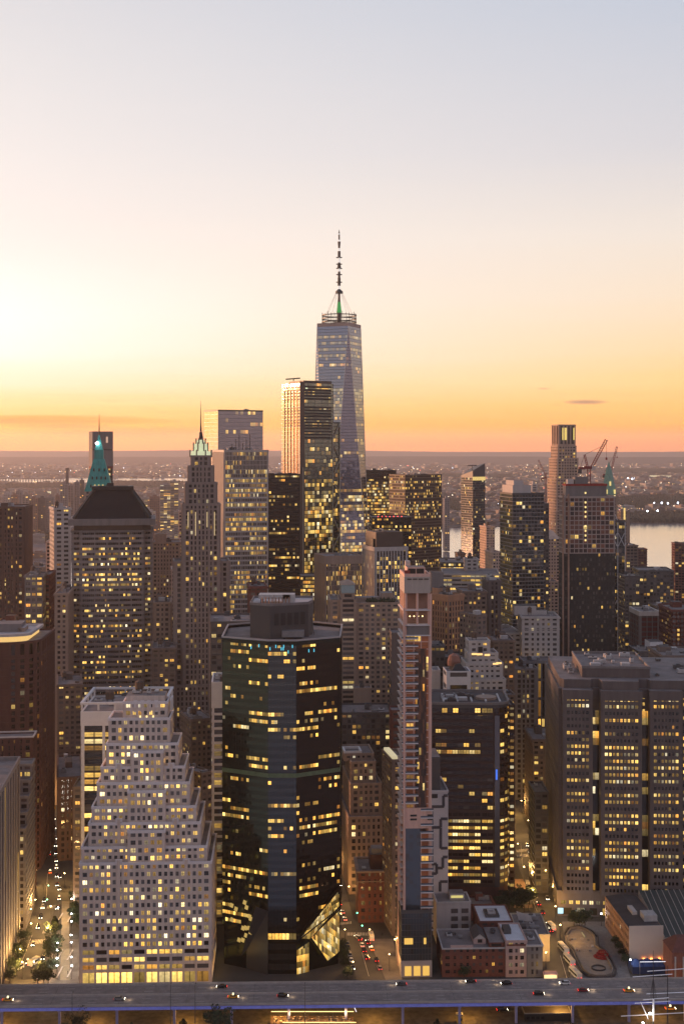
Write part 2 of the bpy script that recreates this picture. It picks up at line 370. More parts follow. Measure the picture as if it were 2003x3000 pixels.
    def clutter(s, poly, z, n=6, hmax=3.5, mat=None, names=('rooftop_unit',)):
        xs = [p[0] for p in poly]; ys = [p[1] for p in poly]; r = s.rng
        for i in range(n):
            w_, d_, h_ = r.uniform(1.5, 6), r.uniform(1.5, 5), r.uniform(.9, hmax)
            if max(xs)-min(xs) < w_+3 or max(ys)-min(ys) < d_+3: continue
            x, y = r.uniform(min(xs)+1.2, max(xs)-w_-1.2), r.uniform(min(ys)+1.2, max(ys)-d_-1.2)
            m = MB(); mt = mat or r.choice([MAT_MECH, MAT_MECH2, MAT_MECHL]); m.box(x, y, z+.35, x+w_, y+d_, z+h_, mt, bottom=False)
            m.box(x+.3, y+.3, z, x+.6, y+d_-.3, z+.4, MAT_MECH2); m.box(x+w_-.6, y+.3, z, x+w_-.3, y+d_-.3, z+.4, MAT_MECH2)
            ru = m.build('rooftop_unit', s.root)
            if r.random() < .5: m = MB(); m.lathe(x+w_/2, y+d_/2, [(min(w_, d_)*.32, z+h_), (min(w_, d_)*.32, z+h_+.5), (.01, z+h_+.52)], MAT_MECH2, 8); m.build('fan', ru)
    def finish(s, win=0, zmin=0):
        if win: s.split_windows(win, zmin)
        for n, m in s.mb.items():
            m.build(n, s.root, kind='stuff' if (n == 'glazing' and win) else None)
        return s.root
def tank(root, x, y, z, r=1.9, h=3.6):
    """timber rooftop water tank on legs"""
    wood = solid('tank wood', (.13,.085,.06), .9, streak=True, scale=.8); st = solid('tank steel', (.05,.05,.05), .6, noise=0)
    m = MB(); m.lathe(x, y, [(r, z+2.4), (r*.97, z+2.4+h)], wood, 12); lid = MB(); lid.lathe(x, y, [(r*.9, z+2.4+h), (r*1.08, z+2.4+h), (.02, z+2.4+h+1.5)], wood, 12)
    for sx_, sy_ in ((-1,-1),(1,-1),(1,1),(-1,1)): m.bar((x+sx_*r*.6, y+sy_*r*.6, z), (x+sx_*r*.6, y+sy_*r*.6, z+2.4), .14, st)
    m.box(x-r*.8, y-r*.8, z+2.15, x+r*.8, y+r*.8, z+2.4, st)
    o = m.build('water_tank', root); lid.build('tank_lid', o); return o
MAT_ROOF = solid('roof gravel', (.20,.175,.17), .9, scale=.12, noise=.35)
MAT_ROOFD = solid('roof dark', (.07,.062,.062), .9, scale=.12, noise=.35)
MAT_ROOFL = solid('roof pale', (.45,.42,.42), .8, scale=.12, noise=.2)
MAT_MECH = solid('mechanical grey', (.22,.21,.21), .6, scale=.5)
MAT_MECH2 = solid('mechanical dark', (.07,.068,.07), .6, scale=.5)
MAT_MECHL = solid('mechanical pale', (.45,.43,.42), .6, scale=.5)
STY = {}
def sty(name, wall, gl, bay=3.0, fl=3.7, pw=1.2, sh=1.6, pd=.30, sd=.22, **k):
    STY[name] = dict(wall=wall, glass=gl, bay=bay, fl=fl, pw=pw, sh=sh, pd=pd, sd=sd, **k)
# ================================================================ ground, rivers, hills, haze
def sheet(name, pts, z, mat):
    m = MB(); m.face([(x, y, z) for x, y in pts], mat); return tag(m.build(name), None, None, None, 'structure')
def landmat(name, cols, scales, rough=.95):
    m, t, p = newmat(name); tcn = t.nodes.new('ShaderNodeTexCoord'); p.inputs['Roughness'].default_value = rough
    mp = t.nodes.new('ShaderNodeMapping'); mp.inputs['Scale'].default_value = (1, .45, 1); t.links.new(tcn.outputs['Object'], mp.inputs[0])
    a = t.nodes.new('ShaderNodeTexNoise'); a.inputs['Scale'].default_value = scales[0]; a.inputs['Detail'].default_value = 9; a.inputs['Roughness'].default_value = .72; t.links.new(mp.outputs[0], a.inputs['Vector'])
    v = t.nodes.new('ShaderNodeTexVoronoi'); v.inputs['Scale'].default_value = scales[1]; t.links.new(mp.outputs[0], v.inputs['Vector'])
    cr = t.nodes.new('ShaderNodeValToRGB'); t.links.new(a.outputs['Fac'], cr.inputs[0]); e = cr.color_ramp.elements
    e[0].position = .40; e[0].color = (*cols[0], 1); e[1].position = .66; e[1].color = (*cols[2], 1); q = e.new(.52); q.color = (*cols[1], 1)
    x = t.nodes.new('ShaderNodeMix'); x.data_type = 'RGBA'; x.blend_type = 'MULTIPLY'; x.inputs[0].default_value = .35
    t.links.new(cr.outputs[0], x.inputs[6]); t.links.new(v.outputs['Distance'], x.inputs[7]); t.links.new(x.outputs[2], p.inputs['Base Color'])
    return m
mw, t, p = newmat('river water'); p.inputs['Base Color'].default_value = (.66,.66,.72,1); p.inputs['Metallic'].default_value = .75; p.inputs['Roughness'].default_value = .12; p.inputs['IOR'].default_value = 1.33
p.inputs['Specular IOR Level'].default_value = 1.0
tcn = t.nodes.new('ShaderNodeTexCoord'); mp = t.nodes.new('ShaderNodeMapping'); mp.inputs['Scale'].default_value = (.25, .8, 1); t.links.new(tcn.outputs['Object'], mp.inputs[0])
a = t.nodes.new('ShaderNodeTexNoise'); a.inputs['Scale'].default_value = .12; a.inputs['Detail'].default_value = 5; t.links.new(mp.outputs[0], a.inputs['Vector'])
bp = t.nodes.new('ShaderNodeBump'); bp.inputs['Strength'].default_value = .10; bp.inputs['Distance'].default_value = 1.0; t.links.new(a.outputs['Fac'], bp.inputs['Height']); t.links.new(bp.outputs[0], p.inputs['Normal'])
m_far = landmat('far land', ((.04,.05,.04), (.13,.11,.11), (.32,.26,.25)), (.0016, .011))
m_man = landmat('city ground', ((.05,.048,.048), (.07,.065,.062), (.10,.09,.085)), (.02, .05))
sheet('ground', [(-70000,-6000),(70000,-6000),(70000,75000),(-70000,75000)], -2.6, m_far)
# the harbour and the big river lie over the ground sheet, the island and the far shore over them
sheet('east_river', [(-3000,-800),(3000,-800),(3000,575),(-3000,575)], -1.6, mw)
sheet('hudson_river', [(-5000,1900),(6000,1900),(6000,5600),(-5000,5600)], -1.8, mw)
isl = [(-1500,577),(1500,580),(2600,1300),(1500,2160),(900,2240),(300,2300),(-350,2250),(-600,2200),(-1500,1900)]
o = MB(); o.prism(isl, -1.7, -.02, m_man); tag(o.build('city_ground'), kind='structure')
shore = [(-5000,3080),(-1100,3080),(-860,3120),(-700,3040),(-560,3060),(-480,3550),(-100,3900),(150,4200),(420,4340),(700,4420),(860,4560),(1100,4620),(1500,4700),(6000,4900),(6000,9000),(-5000,9000)]
o = MB(); o.prism(shore, -1.75, 1.2, m_far); tag(o.build('far_shore'), kind='structure')
bayw = [(-2950,9750),(-1900,9650),(-1150,9850),(-1180,10900),(-2950,10950)]
sheet('bay_water', bayw, 1.6, mw)
sheet('bay_water', [(-2350,7750),(-2180,7760),(-2200,8250),(-2330,8230)], 1.6, mw)
sheet('bay_water', [(-1560,7900),(-1330,7880),(-1300,8150),(-1500,8200)], 1.6, mw)
# two ridges closing the horizon
def ridge(name, Y0, depth, hb, amp, seed, mat, ex=.6):
    r = random.Random(seed); ph = [r.uniform(0, 6.28) for _ in range(8)]; m = MB(); n = 240; xs = [(-.75+1.5*i/n)*Y0 for i in range(n+1)]
    def hh(x): 
        u = x/Y0*9; return hb+amp*(.5*math.sin(u*.8+ph[0])+.3*math.sin(u*1.9+ph[1])+.15*math.sin(u*4.3+ph[2])+.05*math.sin(u*13+ph[3])+.04*math.sin(u*31+ph[4])+.03*math.sin(u*57+ph[5]))
    for i in range(n):
        a_, b_ = xs[i], xs[i+1]; ha, hb_ = hh(a_), hh(b_)
        for (y0, k0), (y1, k1) in zip(((0,0),(.3,.55),(.6,.9),(1,1)), ((.3,.55),(.6,.9),(1,1),(1.8,0))):
            m.face([(a_, Y0+depth*y0, ha*k0), (b_, Y0+depth*y0, hb_*k0), (b_, Y0+depth*y1, hb_*k1), (a_, Y0+depth*y1, ha*k1)], mat)
    return tag(m.build(name, smooth=True), kind='structure')
m_hill = landmat('wooded hills', ((.012,.016,.012), (.02,.024,.018), (.035,.035,.03)), (.0009, .006))
ridge('hills', 19500, 2500, 100, 12, 4, m_hill)
ridge('hills', 30000, 3600, 158, 34, 9, m_hill)
# pale air over the whole place
hz_ = MB(); hz_.box(-42000, -5500, -4, 42000, 34500, 575, None)
hm = bpy.data.materials.new('haze air'); hm.use_nodes = True; ht = hm.node_tree; ht.nodes.clear()
pv = ht.nodes.new('ShaderNodeVolumePrincipled'); pv.inputs['Color'].default_value = (1.0,.92,.91,1); pv.inputs['Density'].default_value = HAZE; pv.inputs['Anisotropy'].default_value = .45
hout = ht.nodes.new('ShaderNodeOutputMaterial'); ht.links.new(pv.outputs[0], hout.inputs['Volume'])
hz_.mats = [hm]; hz_.m = [0]*len(hz_.f); tag(hz_.build('haze'), 'thin pale evening haze over the whole city', 'haze', None, 'stuff')
# ================================================================ the far shore: towers, low blocks, woods, lights
g_far = glass('far glass', c=(.03,.03,.03), rough=.3, p=.24, S=1.4, bl=.5)
g_farlit = glass('far glass lit', c=(.05,.05,.05), rough=.3, p=.5, S=1.2, bl=.5, seg=4)
for nm, cw in (('far tan', (.30,.24,.21)), ('far grey', (.22,.20,.20)), ('far dark', (.08,.075,.08)), ('far brick', (.24,.13,.10)), ('far pale', (.42,.38,.36))):
    sty(nm, solid('wall '+nm, cw, scale=.05), g_far, bay=5.5, fl=5.2, pw=2.8, sh=2.4, pd=.5, sd=.4, capd=1)
sty('far bands', solid('wall far bands', (.28,.25,.24), scale=.05), g_farlit, bay=9, fl=4.6, pw=.8, sh=1.9, pd=.3, sd=.4, capd=1)
def tower(name, label, cat, pl, pc, pr, Y, a, yt, st, D=None, z0=0, win=0, zmin=0, group=None, clutter=4, pent=None, finish=True, parapet=1.1, roofmat=None, clutmat=None, blank=0.0):
    if pl is not None and D is None:      # turn the block until its left face has a believable depth
        x0_, k_ = X(pc, Y), (pl-CX)/F
        for Dt in (34, 42, 52, 64, 80):
            v_ = (x0_-k_*Y)/Dt/math.hypot(1, k_)
            if v_ < .8: a = math.degrees(math.asin(v_)-math.atan(k_)); 
            if v_ < .8 and a < 38: break
    b = Bld(name, label, pc, Y, a, cat, group)
    W = b.W(pr); D = D if D else b.D(pl); b.Wd, b.Dp = W, D
    zt = b.z(yt) if yt > 0 else -yt
    b.zt = zt
    b.mass(rect(0, 0, W, D), z0, zt, st, parapet=parapet, top_blank=blank)
    if pent:
        x0, y0, x1, y1, h = pent; b.mb.setdefault('penthouse', MB()).box(x0*W, y0*D, zt, x1*W, y1*D, zt+h, roofmat or STY[st]['wall'], top=MAT_ROOFD, bottom=False)
    if clutter: b.clutter(rect(0, 0, W, D), zt, clutter, mat=clutmat)
    if st in ('brown flats', 'deco tan', 'deco red', 'peach flats', 'brick grid', 'white flats', 'brick punched', 'beige flats', 'tan tall windows', 'office lit punched') and W > 9 and D > 12:
        for f_ in b.rng.sample((.18, .55, .72, .84, .93), 2):      # string courses and a crowning cornice
            q_ = MB(); zc_ = z0+(zt-z0)*f_; q_.ring(offs(rect(0, 0, W, D), .62), offs(rect(0, 0, W, D), .02), zc_, zc_+.55, STY[st].get('cap', STY[st]['wall'])); q_.build('string_course', b.root)
        q_ = MB(); q_.ring(offs(rect(0, 0, W, D), .95), offs(rect(0, 0, W, D), .45), zt-.6, zt+.5, STY[st].get('cap', STY[st]['wall'])); q_.build('cornice', b.root)
        if b.rng.random() < .6: tank(b.root, W*b.rng.uniform(.25,.75), D*b.rng.uniform(.3,.7), zt, 1.7, 3)
        q_ = MB(); xq, yq = W*b.rng.uniform(.1,.5), D*b.rng.uniform(.45,.6); q_.box(xq, yq, zt, xq+W*.3, yq+D*.25, zt+b.rng.uniform(2.6,5), STY[st]['wall'], top=MAT_ROOFD, bottom=False); q_.build('stair_house', b.root)
    if finish: b.finish(win, zmin)
    return b
FT = [  # px left, corner, right, Y, angle, top row, style, label
 (62,66,84,3780,8,1450,'far tan','pale brown tower across the river, paler half of the pair left of the dark slab'),
 (84,86,111,3800,8,1462,'far brick','brownish tower across the river, right half of the pair left of the dark slab'),
 (109,112,135,3820,8,1461,'far dark','plain dark slab tower across the river above the park'),
 (134,137,158,3900,8,1458,'far grey','grey tower across the river right of the dark slab'),
 (160,163,174,4300,8,1452,'far brick','narrow reddish tower far across the river'),
 (173,177,198,4100,8,1420,'far grey','tall grey tower across the river below the smokestack'),
 (198,200,216,4150,8,1424,'far tan','tan tower between two taller ones right of the smokestack'),
 (216,219,233,4200,8,1414,'far grey','tall slim grey tower just left of the green pyramid roof'),
 (232,234,246,4250,8,1408,'far dark','dark slim tower beside the green pyramid roof'),
 (8,12,30,4500,8,1446,'far pale','pale block on the far shore near the left edge'),
 (30,33,52,4450,8,1452,'far brick','red brown block on the far shore left of the pale pair'),
 (0,3,14,4300,8,1470,'far tan','low tan block at the left edge of the far shore'),
 (44,47,64,4600,8,1440,'far grey','grey mid-rise behind the tower pair on the far shore'),
 (395,399,432,3900,8,1462,'far bands','broad low office block across the river with lit yellow storeys'),
 (434,439,468,3950,8,1457,'far brick','reddish brick tower across the river between two office blocks'),
 (466,470,500,3700,8,1421,'far bands','tall glass tower across the river with striped storeys'),
 (496,499,523,3760,8,1412,'far bands','tallest glass tower across the river left of the spired tower'),
 (426,429,456,3600,8,1500,'far pale','pale stepped block at the foot of the glass towers across the river'),
 (508,511,533,3500,8,1500,'far bands','white banded block beside the spired tower across the river'),
 (372,375,396,4200,8,1480,'far grey','grey block across the river seen right of the pyramid roofed tower'),
 (1300,1302,1316,3300,3,1462,'far grey','small grey tower past the river seen right of the lit glass block'),
 (1556,1558,1572,3000,3,1420,'far pale','pale slab behind the dark glass apartment tower'),
]
for i, (pl, pc, pr, Y, a, yt, st, lb) in enumerate(FT):
    b = tower('distant_tower', lb, 'tower', pl, pc, pr, Y, a, yt, st, D=34, clutter=0, pent=(.3,.3,.7,.7,7), parapet=1.5)
# smokestack
c = empty('smokestack', (X(197.5, 4400), 4400, 0), 0, 'thin dark smokestack rising from the far shore against the bay', 'chimney')
m = MB(); m.lathe(0, 0, [(8,0),(5, Z(1372,4400)),(.1, Z(1372,4400))], solid('stack', (.09,.08,.08), noise=0), 10); m.build('shaft', c)
m = MB(); m.lathe(0, 0, [(5.6, Z(1372,4400)-6),(5.8, Z(1372,4400)+1)], solid('stack top', (.04,.04,.04), noise=0), 10); m.build('rim', c)
def inpoly(x, y, P):
    r = False; n = len(P)
    for i in range(n):
        (x1, y1), (x2, y2) = P[i], P[(i+1) % n]
        if (y1 > y) != (y2 > y) and x < (x2-x1)*(y-y1)/(y2-y1)+x1: r = not r
    return r
def pxpoly(L_): return [(X(px, YG(py)), YG(py)) for px, py in L_]
WOODS = [pxpoly(q) for q in (
 [(1785,1487),(2080,1492),(2080,1452),(1900,1456),(1790,1462)], [(1795,1530),(2080,1530),(2080,1508),(1900,1506),(1795,1512)],
 [(60,1590),(140,1590),(140,1562),(60,1562)], [(1240,1500),(1350,1502),(1350,1466),(1240,1462)], [(-40,1436),(200,1440),(190,1420),(-40,1422)],
 [(320,1430),(600,1434),(600,1414),(330,1412)], [(1180,1400),(1500,1402),(1500,1392),(1180,1390)], [(1650,1385),(2080,1390),(2080,1376),(1650,1374)])]
m = MB(); mwood = landmat('distant woods', ((.012,.02,.012), (.022,.032,.018), (.04,.05,.03)), (.01, .03)); rr = random.Random(3)
for P in WOODS:
    xs = [q[0] for q in P]; ys = [q[1] for q in P]; far = min(ys); st = max(9.0, (max(xs)-min(xs))/90); sy = max(14.0, (max(ys)-min(ys))/28)
    y = min(ys)
    while y < max(ys):
        x = min(xs)
        while x < max(xs):
            if inpoly(x, y, P):
                r_ = st*rr.uniform(.6, 1.1); h_ = rr.uniform(9, 17); jx, jy = rr.uniform(-.4,.4)*st, rr.uniform(-.4,.4)*sy
                b0 = circ(x+jx, y+jy, r_, 6, rr.random(), r_*1.3); b1 = circ(x+jx, y+jy, r_*.6, 6, rr.random(), r_*.8)
                m.frustum(b0, 0, b0, h_*.5, mwood, cap=False); m.frustum(b0, h_*.5, b1, h_, mwood)
            x += st
        y += sy
tag(m.build('distant_woods'), 'dark masses of parkland trees on the far shore', 'woods', None, 'stuff')
# low blocks: the largest one by one, the rest as a carpet out to the hills
def block(m, x, y, w_, d_, h_, a, wm, gm, rm, rr):
    ca_, sa_ = math.cos(a), math.sin(a)
    def Q(u, v): return (x+u*ca_-v*sa_, y+u*sa_+v*ca_)
    P = [Q(-w_/2,-d_/2), Q(w_/2,-d_/2), Q(w_/2,d_/2), Q(-w_/2,d_/2)]; U = rr.randint(0, 4000); n = max(2, round(w_/5)); k = max(2, round(h_/3.6))
    for i in range(4):
        a_, b_ = P[i], P[(i+1) % 4]; m.face([(*a_,0),(*b_,0),(*b_,h_),(*a_,h_)], wm)
        if i in (0, 3):
            for j in range(k):
                z_ = h_*(j+.35)/k; o = 0.12; nx, ny = (sa_, -ca_) if i == 0 else (-ca_, -sa_)
                a2, b2 = (a_[0]+nx*o, a_[1]+ny*o), (b_[0]+nx*o, b_[1]+ny*o)
                m.face([(*a2,z_),(*b2,z_),(*b2,z_+h_/k*.42),(*a2,z_+h_/k*.42)], gm, [(U,j),(U+n,j),(U+n,j+.99),(U,j+.99)])
    m.face([(*q,h_) for q in P], rm)
    if w_ > 14:
        P2 = [Q(-w_*.2,-d_*.2), Q(w_*.1,-d_*.2), Q(w_*.1,d_*.2), Q(-w_*.2,d_*.2)]; m.prism(P2, h_, h_+3, wm, top=rm, bottom=False)
wms = [solid('wall far tan', (0,0,0)), solid('wall far grey', (0,0,0)), solid('wall far brick', (0,0,0)), solid('wall far pale', (0,0,0)), solid('wall far dark', (0,0,0))]
rms = [MAT_ROOF, MAT_ROOFL, MAT_ROOFD, solid('roof dull red', (.16,.09,.07)), solid('roof mid', (.30,.26,.25))]
g_low = glass('far low glass', c=(.05,.05,.05), rough=.4, p=.22, S=2.2, bl=.5, seg=2)
def okland(x, y):
    if not inpoly(x, y, shore) and y < 9000: return False
    for P in WOODS:
        if inpoly(x, y, P): return False
    for P in (bayw, [(-2350,7750),(-2180,7760),(-2200,8250),(-2330,8230)], [(-1560,7900),(-1330,7880),(-1300,8150),(-1500,8200)]):
        if inpoly(x, y, P): return False
    return True
rr = random.Random(8); cnt = 0; near = []
while len(near) < 190:
    py = rr.uniform(1440, 1640); px = rr.uniform(-10, 2013); Y = YG(py)
    if 560 < px < 1250: continue
    x = X(px, Y)
    if not okland(x, Y): continue
    if px > 1250 and py > 1530: continue
    if any(abs(x-q[0]) < 48 and abs(Y-q[1]) < 48 for q in near): continue
    near.append((x, Y, px))
protos = []
for x, Y, px in near:
    left = px < 700
    w_, d_ = rr.uniform(26, 60), rr.uniform(18, 44); h_ = rr.choice([10,12,14,18,24,34,48]) if left else rr.choice([7,9,11,14,18])
    mm = MB(); block(mm, 0, 0, w_, d_, h_, rr.uniform(-.1,.35), rr.choice(wms[:4]), g_low, rr.choice(rms), rr)
    o = mm.build('distant_block'); o.location = (x, Y, 1.2)
    tag(o, 'low block on the far shore, one of the crowd left of the tallest tower' if left else 'low flat block on the far shore, one of the crowd right of the tallest tower', 'building', 'low blocks on the far shore'+(' left' if left else ' right'))
m = MB(); n = 0
while n < 5200:
    py = 1352+(1540-1352)*rr.random()**1.5; px = rr.uniform(-30, 2030); Y = YG(py)
    if 880 < px < 1060: continue
    x = X(px, Y)
    if not okland(x, Y): n += 1; continue
    s_ = 1+max(0, (Y-5000)/9000)
    block(m, x, Y, rr.uniform(14, 46)*s_, rr.uniform(12, 40)*s_, rr.choice([6,8,10,12,16])*(1+.3*s_), rr.uniform(-.3,.5), rr.choice(wms), g_low, rr.choice(rms), rr); n += 1
tag(m.build('distant_town'), 'countless small buildings spreading from the far shore to the hills', 'town', None, 'stuff')
mt = [lamp_mat('far light warm', (1,.62,.25), 9), lamp_mat('far light pale', (1,.86,.62), 10), lamp_mat('far light cool', (.75,.85,1), 14), lamp_mat('far light red', (1,.15,.1), 8)]
m = MB(); n = 0
def spark(m, x, y, z, r_, mat):
    m.face([(x-r_,y,z),(x,y-r_,z),(x,y,z+r_)], mat); m.face([(x,y-r_,z),(x+r_,y,z),(x,y,z+r_)], mat)
    m.face([(x,y-r_,z),(x-r_,y,z),(x,y,z-r_)], mat); m.face([(x+r_,y,z),(x,y-r_,z),(x,y,z-r_)], mat)
cl = [(rr.uniform(0,2003), 1352+(1530-1352)*rr.random()**1.3) for _ in range(70)]
while n < 1500:
    if n % 2: cx_, cy_ = rr.choice(cl); px = cx_+rr.gauss(0, 28); py = max(1350, cy_+rr.gauss(0, 5))
    else: py = 1350+(1560-1350)*rr.random()**1.5; px = rr.uniform(0, 2003)
    Y = YG(py); x = X(px, Y); n += 1
    if not okland(x, Y): continue
    spark(m, x, Y, rr.uniform(12, 18), Y*rr.uniform(.00010, .00024), rr.choice([mt[0]]*6+[mt[1]]*5+[mt[2]]+[mt[3]]))
for i in range(60):   # lamps along the right-hand shoreline and the causeway
    px = 1795+i*4; Y = YG(1528); spark(m, X(px, Y), Y, 7, rr.uniform(.7, 1.6), rr.choice(mt[:2]))
    if i < 26: px = 1845+i*6; Y = YG(1475-i*.3); spark(m, X(px, Y), Y, 9, 1.1, mt[0])
for px, py in ((1915,1488),(1937,1487),(1955,1488),(1984,1487),(1895,1513),(1925,1512),(1838,1410),(1850,1411)):
    Y = YG(py); spark(m, X(px, Y), Y, 20, Y*.0007, mt[2])
for px, py, wd in ((1850,1393,60),(1925,1397,40),(1960,1398,26),(90,1462,24),(130,1447,40)):   # floodlit sheds
    Y = YG(py); m.box(X(px,Y)-wd*Y/F/2, Y, 0, X(px,Y)+wd*Y/F/2, Y+60, 12, lamp_mat('floodlit shed', (1,.86,.5), .75))
tag(m.build('distant_lights'), 'scattered street lights twinkling across the far shore', 'lights', None, 'stuff')
# viaduct over the bay on the left
mb = MB(); mv = solid('viaduct', (.12,.10,.10), noise=0); Yv = 9700
b = empty('bay_bridge', (X(-60,Yv), Yv, 0), 0, 'long low viaduct crossing the bright bay at the far left', 'bridge')
mb.box(0, 0, 24, X(190,Yv)-X(-60,Yv), 18, 30, mv); mb.build('deck', b)
for i in range(30):
    mb = MB(); mb.box(i*21, 3, 0, i*21+5, 14, 24, mv); mb.build('pier', b)
# ================================================================ materials and storey styles of the city
g_dark = glass('glass dark office', c=(.010,.010,.011), p=.44, S=1.5, a=.42, b=.25, g=.33, seg=4, bl=.2)
g_punch = glass('glass small windows', c=(.03,.03,.032), p=.22, S=1.15, a=.85, b=.15, g=.0, blind=(.16,.14,.13), bl=.55)
g_punchd = glass('glass small windows dim', c=(.02,.018,.02), p=.17, S=1.0, a=.9, b=.1, g=0, blind=(.12,.10,.10), bl=.4)
g_lime = glass('glass limestone block', c=(.015,.015,.018), p=.54, S=1.9, a=.7, b=.1, g=.2, seg=6, blind=(.13,.12,.115), bl=.5)
g_black = glass('glass black tower', c=(.008,.008,.009), p=.40, S=1.3, a=.30, b=.35, g=.35, seg=6, bl=.05)
g_band = glass('glass band office', c=(.06,.055,.05), metal=.3, p=.50, S=1.0, a=.2, b=.4, g=.4, seg=9, bl=.5, blind=(.22,.18,.15))
g_lit = glass('glass fully lit office', c=(.05,.05,.05), p=.60, S=1.2, a=.5, b=.3, g=.2, seg=4, bl=.3)
g_mirror = glass('glass mirror blue', c=(.28,.28,.32), metal=.92, rough=.06, p=.22, S=1.2, a=.2, b=.4, g=.4, seg=8, bl=0)
g_mirror2 = glass('glass mirror tower', c=(.20,.22,.29), metal=.92, rough=.06, p=.27, S=.85, a=.15, b=.35, g=.5, seg=9, bl=0)
g_green = glass('glass green grey', c=(.20,.23,.19), metal=.9, rough=.07, p=.36, S=1.0, a=.35, b=.3, g=.35, seg=5, bl=.35, blind=(.25,.28,.24), green=1)
g_resi = glass('glass apartment', c=(.06,.075,.085), metal=.7, rough=.1, p=.20, S=1.1, a=.8, b=.15, g=.05, seg=3, bl=.25, blind=(.2,.19,.18))
g_brown = glass('glass bronze', c=(.06,.035,.025), metal=.6, rough=.14, p=.40, S=1.2, a=.3, b=.35, g=.35, seg=6, bl=.1)
g_maid = glass('glass dark green', c=(.028,.036,.032), metal=.9, rough=.06, p=.39, S=1.6, a=.18, b=.50, g=.32, seg=7, bl=0, green=1)
g_strip = glass('glass strip', c=(.02,.02,.02), p=.42, S=1.1, a=.5, b=.3, g=.2, seg=2, bl=.2)
g_seap = glass('glass brown stone tower', c=(.010,.009,.009), p=.58, S=1.35, a=.12, b=.34, g=.54, seg=10, bl=.15)
g_red = glass('glass in red mesh', c=(.05,.03,.03), p=.14, S=.9, a=.8, b=.2, g=0, bl=.6, blind=(.25,.10,.07), rough=.5)
def w(n, c, **k): return solid('wall '+n, c, **k)
w_lime = w('limestone', (.68,.55,.47), streak=True, noise=.26, scale=.5); w_limed = w('limestone parapet', (.76,.68,.66), noise=.1, scale=.4)
w_brick = w('dark red granite', (.085,.032,.024), noise=.3, streak=True, scale=.3); w_tan = w('tan masonry', (.34,.245,.19), noise=.22, streak=True, scale=.35)
w_tand = w('brown masonry', (.19,.14,.115), noise=.25, streak=True, scale=.35); w_grey = w('grey stone', (.20,.18,.175), noise=.2, streak=True, scale=.3)
w_dark = w('dark metal', (.011,.010,.010), rough=.5, noise=.2); w_white = w('white panels', (.70,.67,.66), noise=.08, scale=.2)
w_pale = w('pale concrete', (.52,.47,.44), noise=.15, streak=True, scale=.3); w_alu = w('anodised aluminium', (.42,.37,.34), rough=.45, metal=.3, noise=.12, scale=.1)
w_bronze = w('bronze metal', (.09,.062,.047), rough=.5, noise=.15); w_steel = w('steel grey', (.075,.07,.07), rough=.5, noise=.15)
w_seap = w('mauve granite', (.14,.113,.106), noise=.26, streak=True, scale=.2); w_peach = w('peach concrete', (.62,.45,.36), noise=.2, streak=True, scale=.5)
w_purp = w('wine brown panels', (.04,.02,.019), rough=.6, noise=.2, scale=.3); w_copper = w('green copper', (.035,.30,.27), rough=.7, noise=.35, streak=True, scale=.6)
w_copper2 = w('pale green copper', (.22,.36,.28), rough=.8, noise=.35, scale=.6); w_orng = w('orange brick', (.40,.22,.13), noise=.2, scale=.4, streak=True)
w_redn = w('red netting', (.30,.045,.035), rough=.9, noise=.35, scale=.4); w_redb = w('red brick', (.16,.055,.04), noise=.3, scale=.6); w_pink = w('pale pink brick', (.50,.34,.30), noise=.2)
w_maid = w('green black spandrel', (.016,.022,.020), rough=.16, metal=.85, noise=.1)
sty('limestone', w_lime, g_lime, bay=2.75, fl=3.62, pw=1.25, sh=1.65, pd=.32, sd=.26, cap=w_limed, capd=.3, corner=1.3, win=True)
sty('redgranite', w_brick, glass('glass granite grid', c=(.006,.006,.007), p=.27, S=1.2, a=.7, b=.2, g=.1, seg=3, bl=.12, blind=(.05,.04,.035)), bay=3.4, fl=3.9, pw=1.15, sh=1.35, pd=.5, sd=.3, big=2, bigw=1.3, corner=1.5, win=True)
sty('finwall', w_grey, g_punchd, bay=8.6, fl=60, pw=4.4, sh=0, pd=.4, sd=.2)
sty('balcony', w_grey, g_punchd, bay=4.2, fl=3.6, pw=.9, sh=1.3, pd=.3, sd=.9)
sty('whiteframe', w_white, g_dark, bay=11.5, fl=3.75, pw=1.5, sh=1.2, pd=.6, sd=.15, span=w('dark spandrel', (.05,.045,.045), noise=.1), corner=1.4, win=True)
sty('pinebands', w_white, g_strip, bay=8.6, fl=3.85, pw=.4, sh=1.35, pd=.15, sd=.35, corner=1.1, win=True)
sty('wallbands', w_grey, g_dark, bay=1.5, fl=3.9, pw=.16, sh=2.05, pd=.28, sd=.45, span=w('grey pink bands', (.27,.235,.225), noise=.15), big=6, bigw=7, win=True, corner=1.4)
sty('dark mansard', w_dark, g_dark, bay=2, fl=2, pw=.2, sh=.5, pd=.1, sd=.2)
sty('deco', w('ribbed grey stone', (.27,.215,.19), noise=.2, streak=True, scale=.35), g_punchd, bay=2.9, fl=3.7, pw=1.55, sh=1.3, pd=.75, sd=.15, big=3, bigw=1.25, corner=2.2, win=True)
sty('deco tan', w_tan, g_punchd, bay=2.9, fl=3.7, pw=1.6, sh=1.7, pd=.4, sd=.3, corner=1.8)
sty('alu grid', w_alu, g_band, bay=1.5, fl=4.15, pw=.32, sh=1.45, pd=.35, sd=.25, span=w('pale band', (.50,.46,.44), rough=.5, noise=.08), corner=1.0, big=9, bigw=2.6, win=True)
sty('alu fins', w_alu, g_band, bay=1.25, fl=4.15, pw=.42, sh=.5, pd=.5, sd=.1, corner=1.0)
sty('black steel', w_dark, g_black, bay=1.9, fl=4.0, pw=.25, sh=1.9, pd=.35, sd=.4, span=w_dark, corner=.8, win=True)
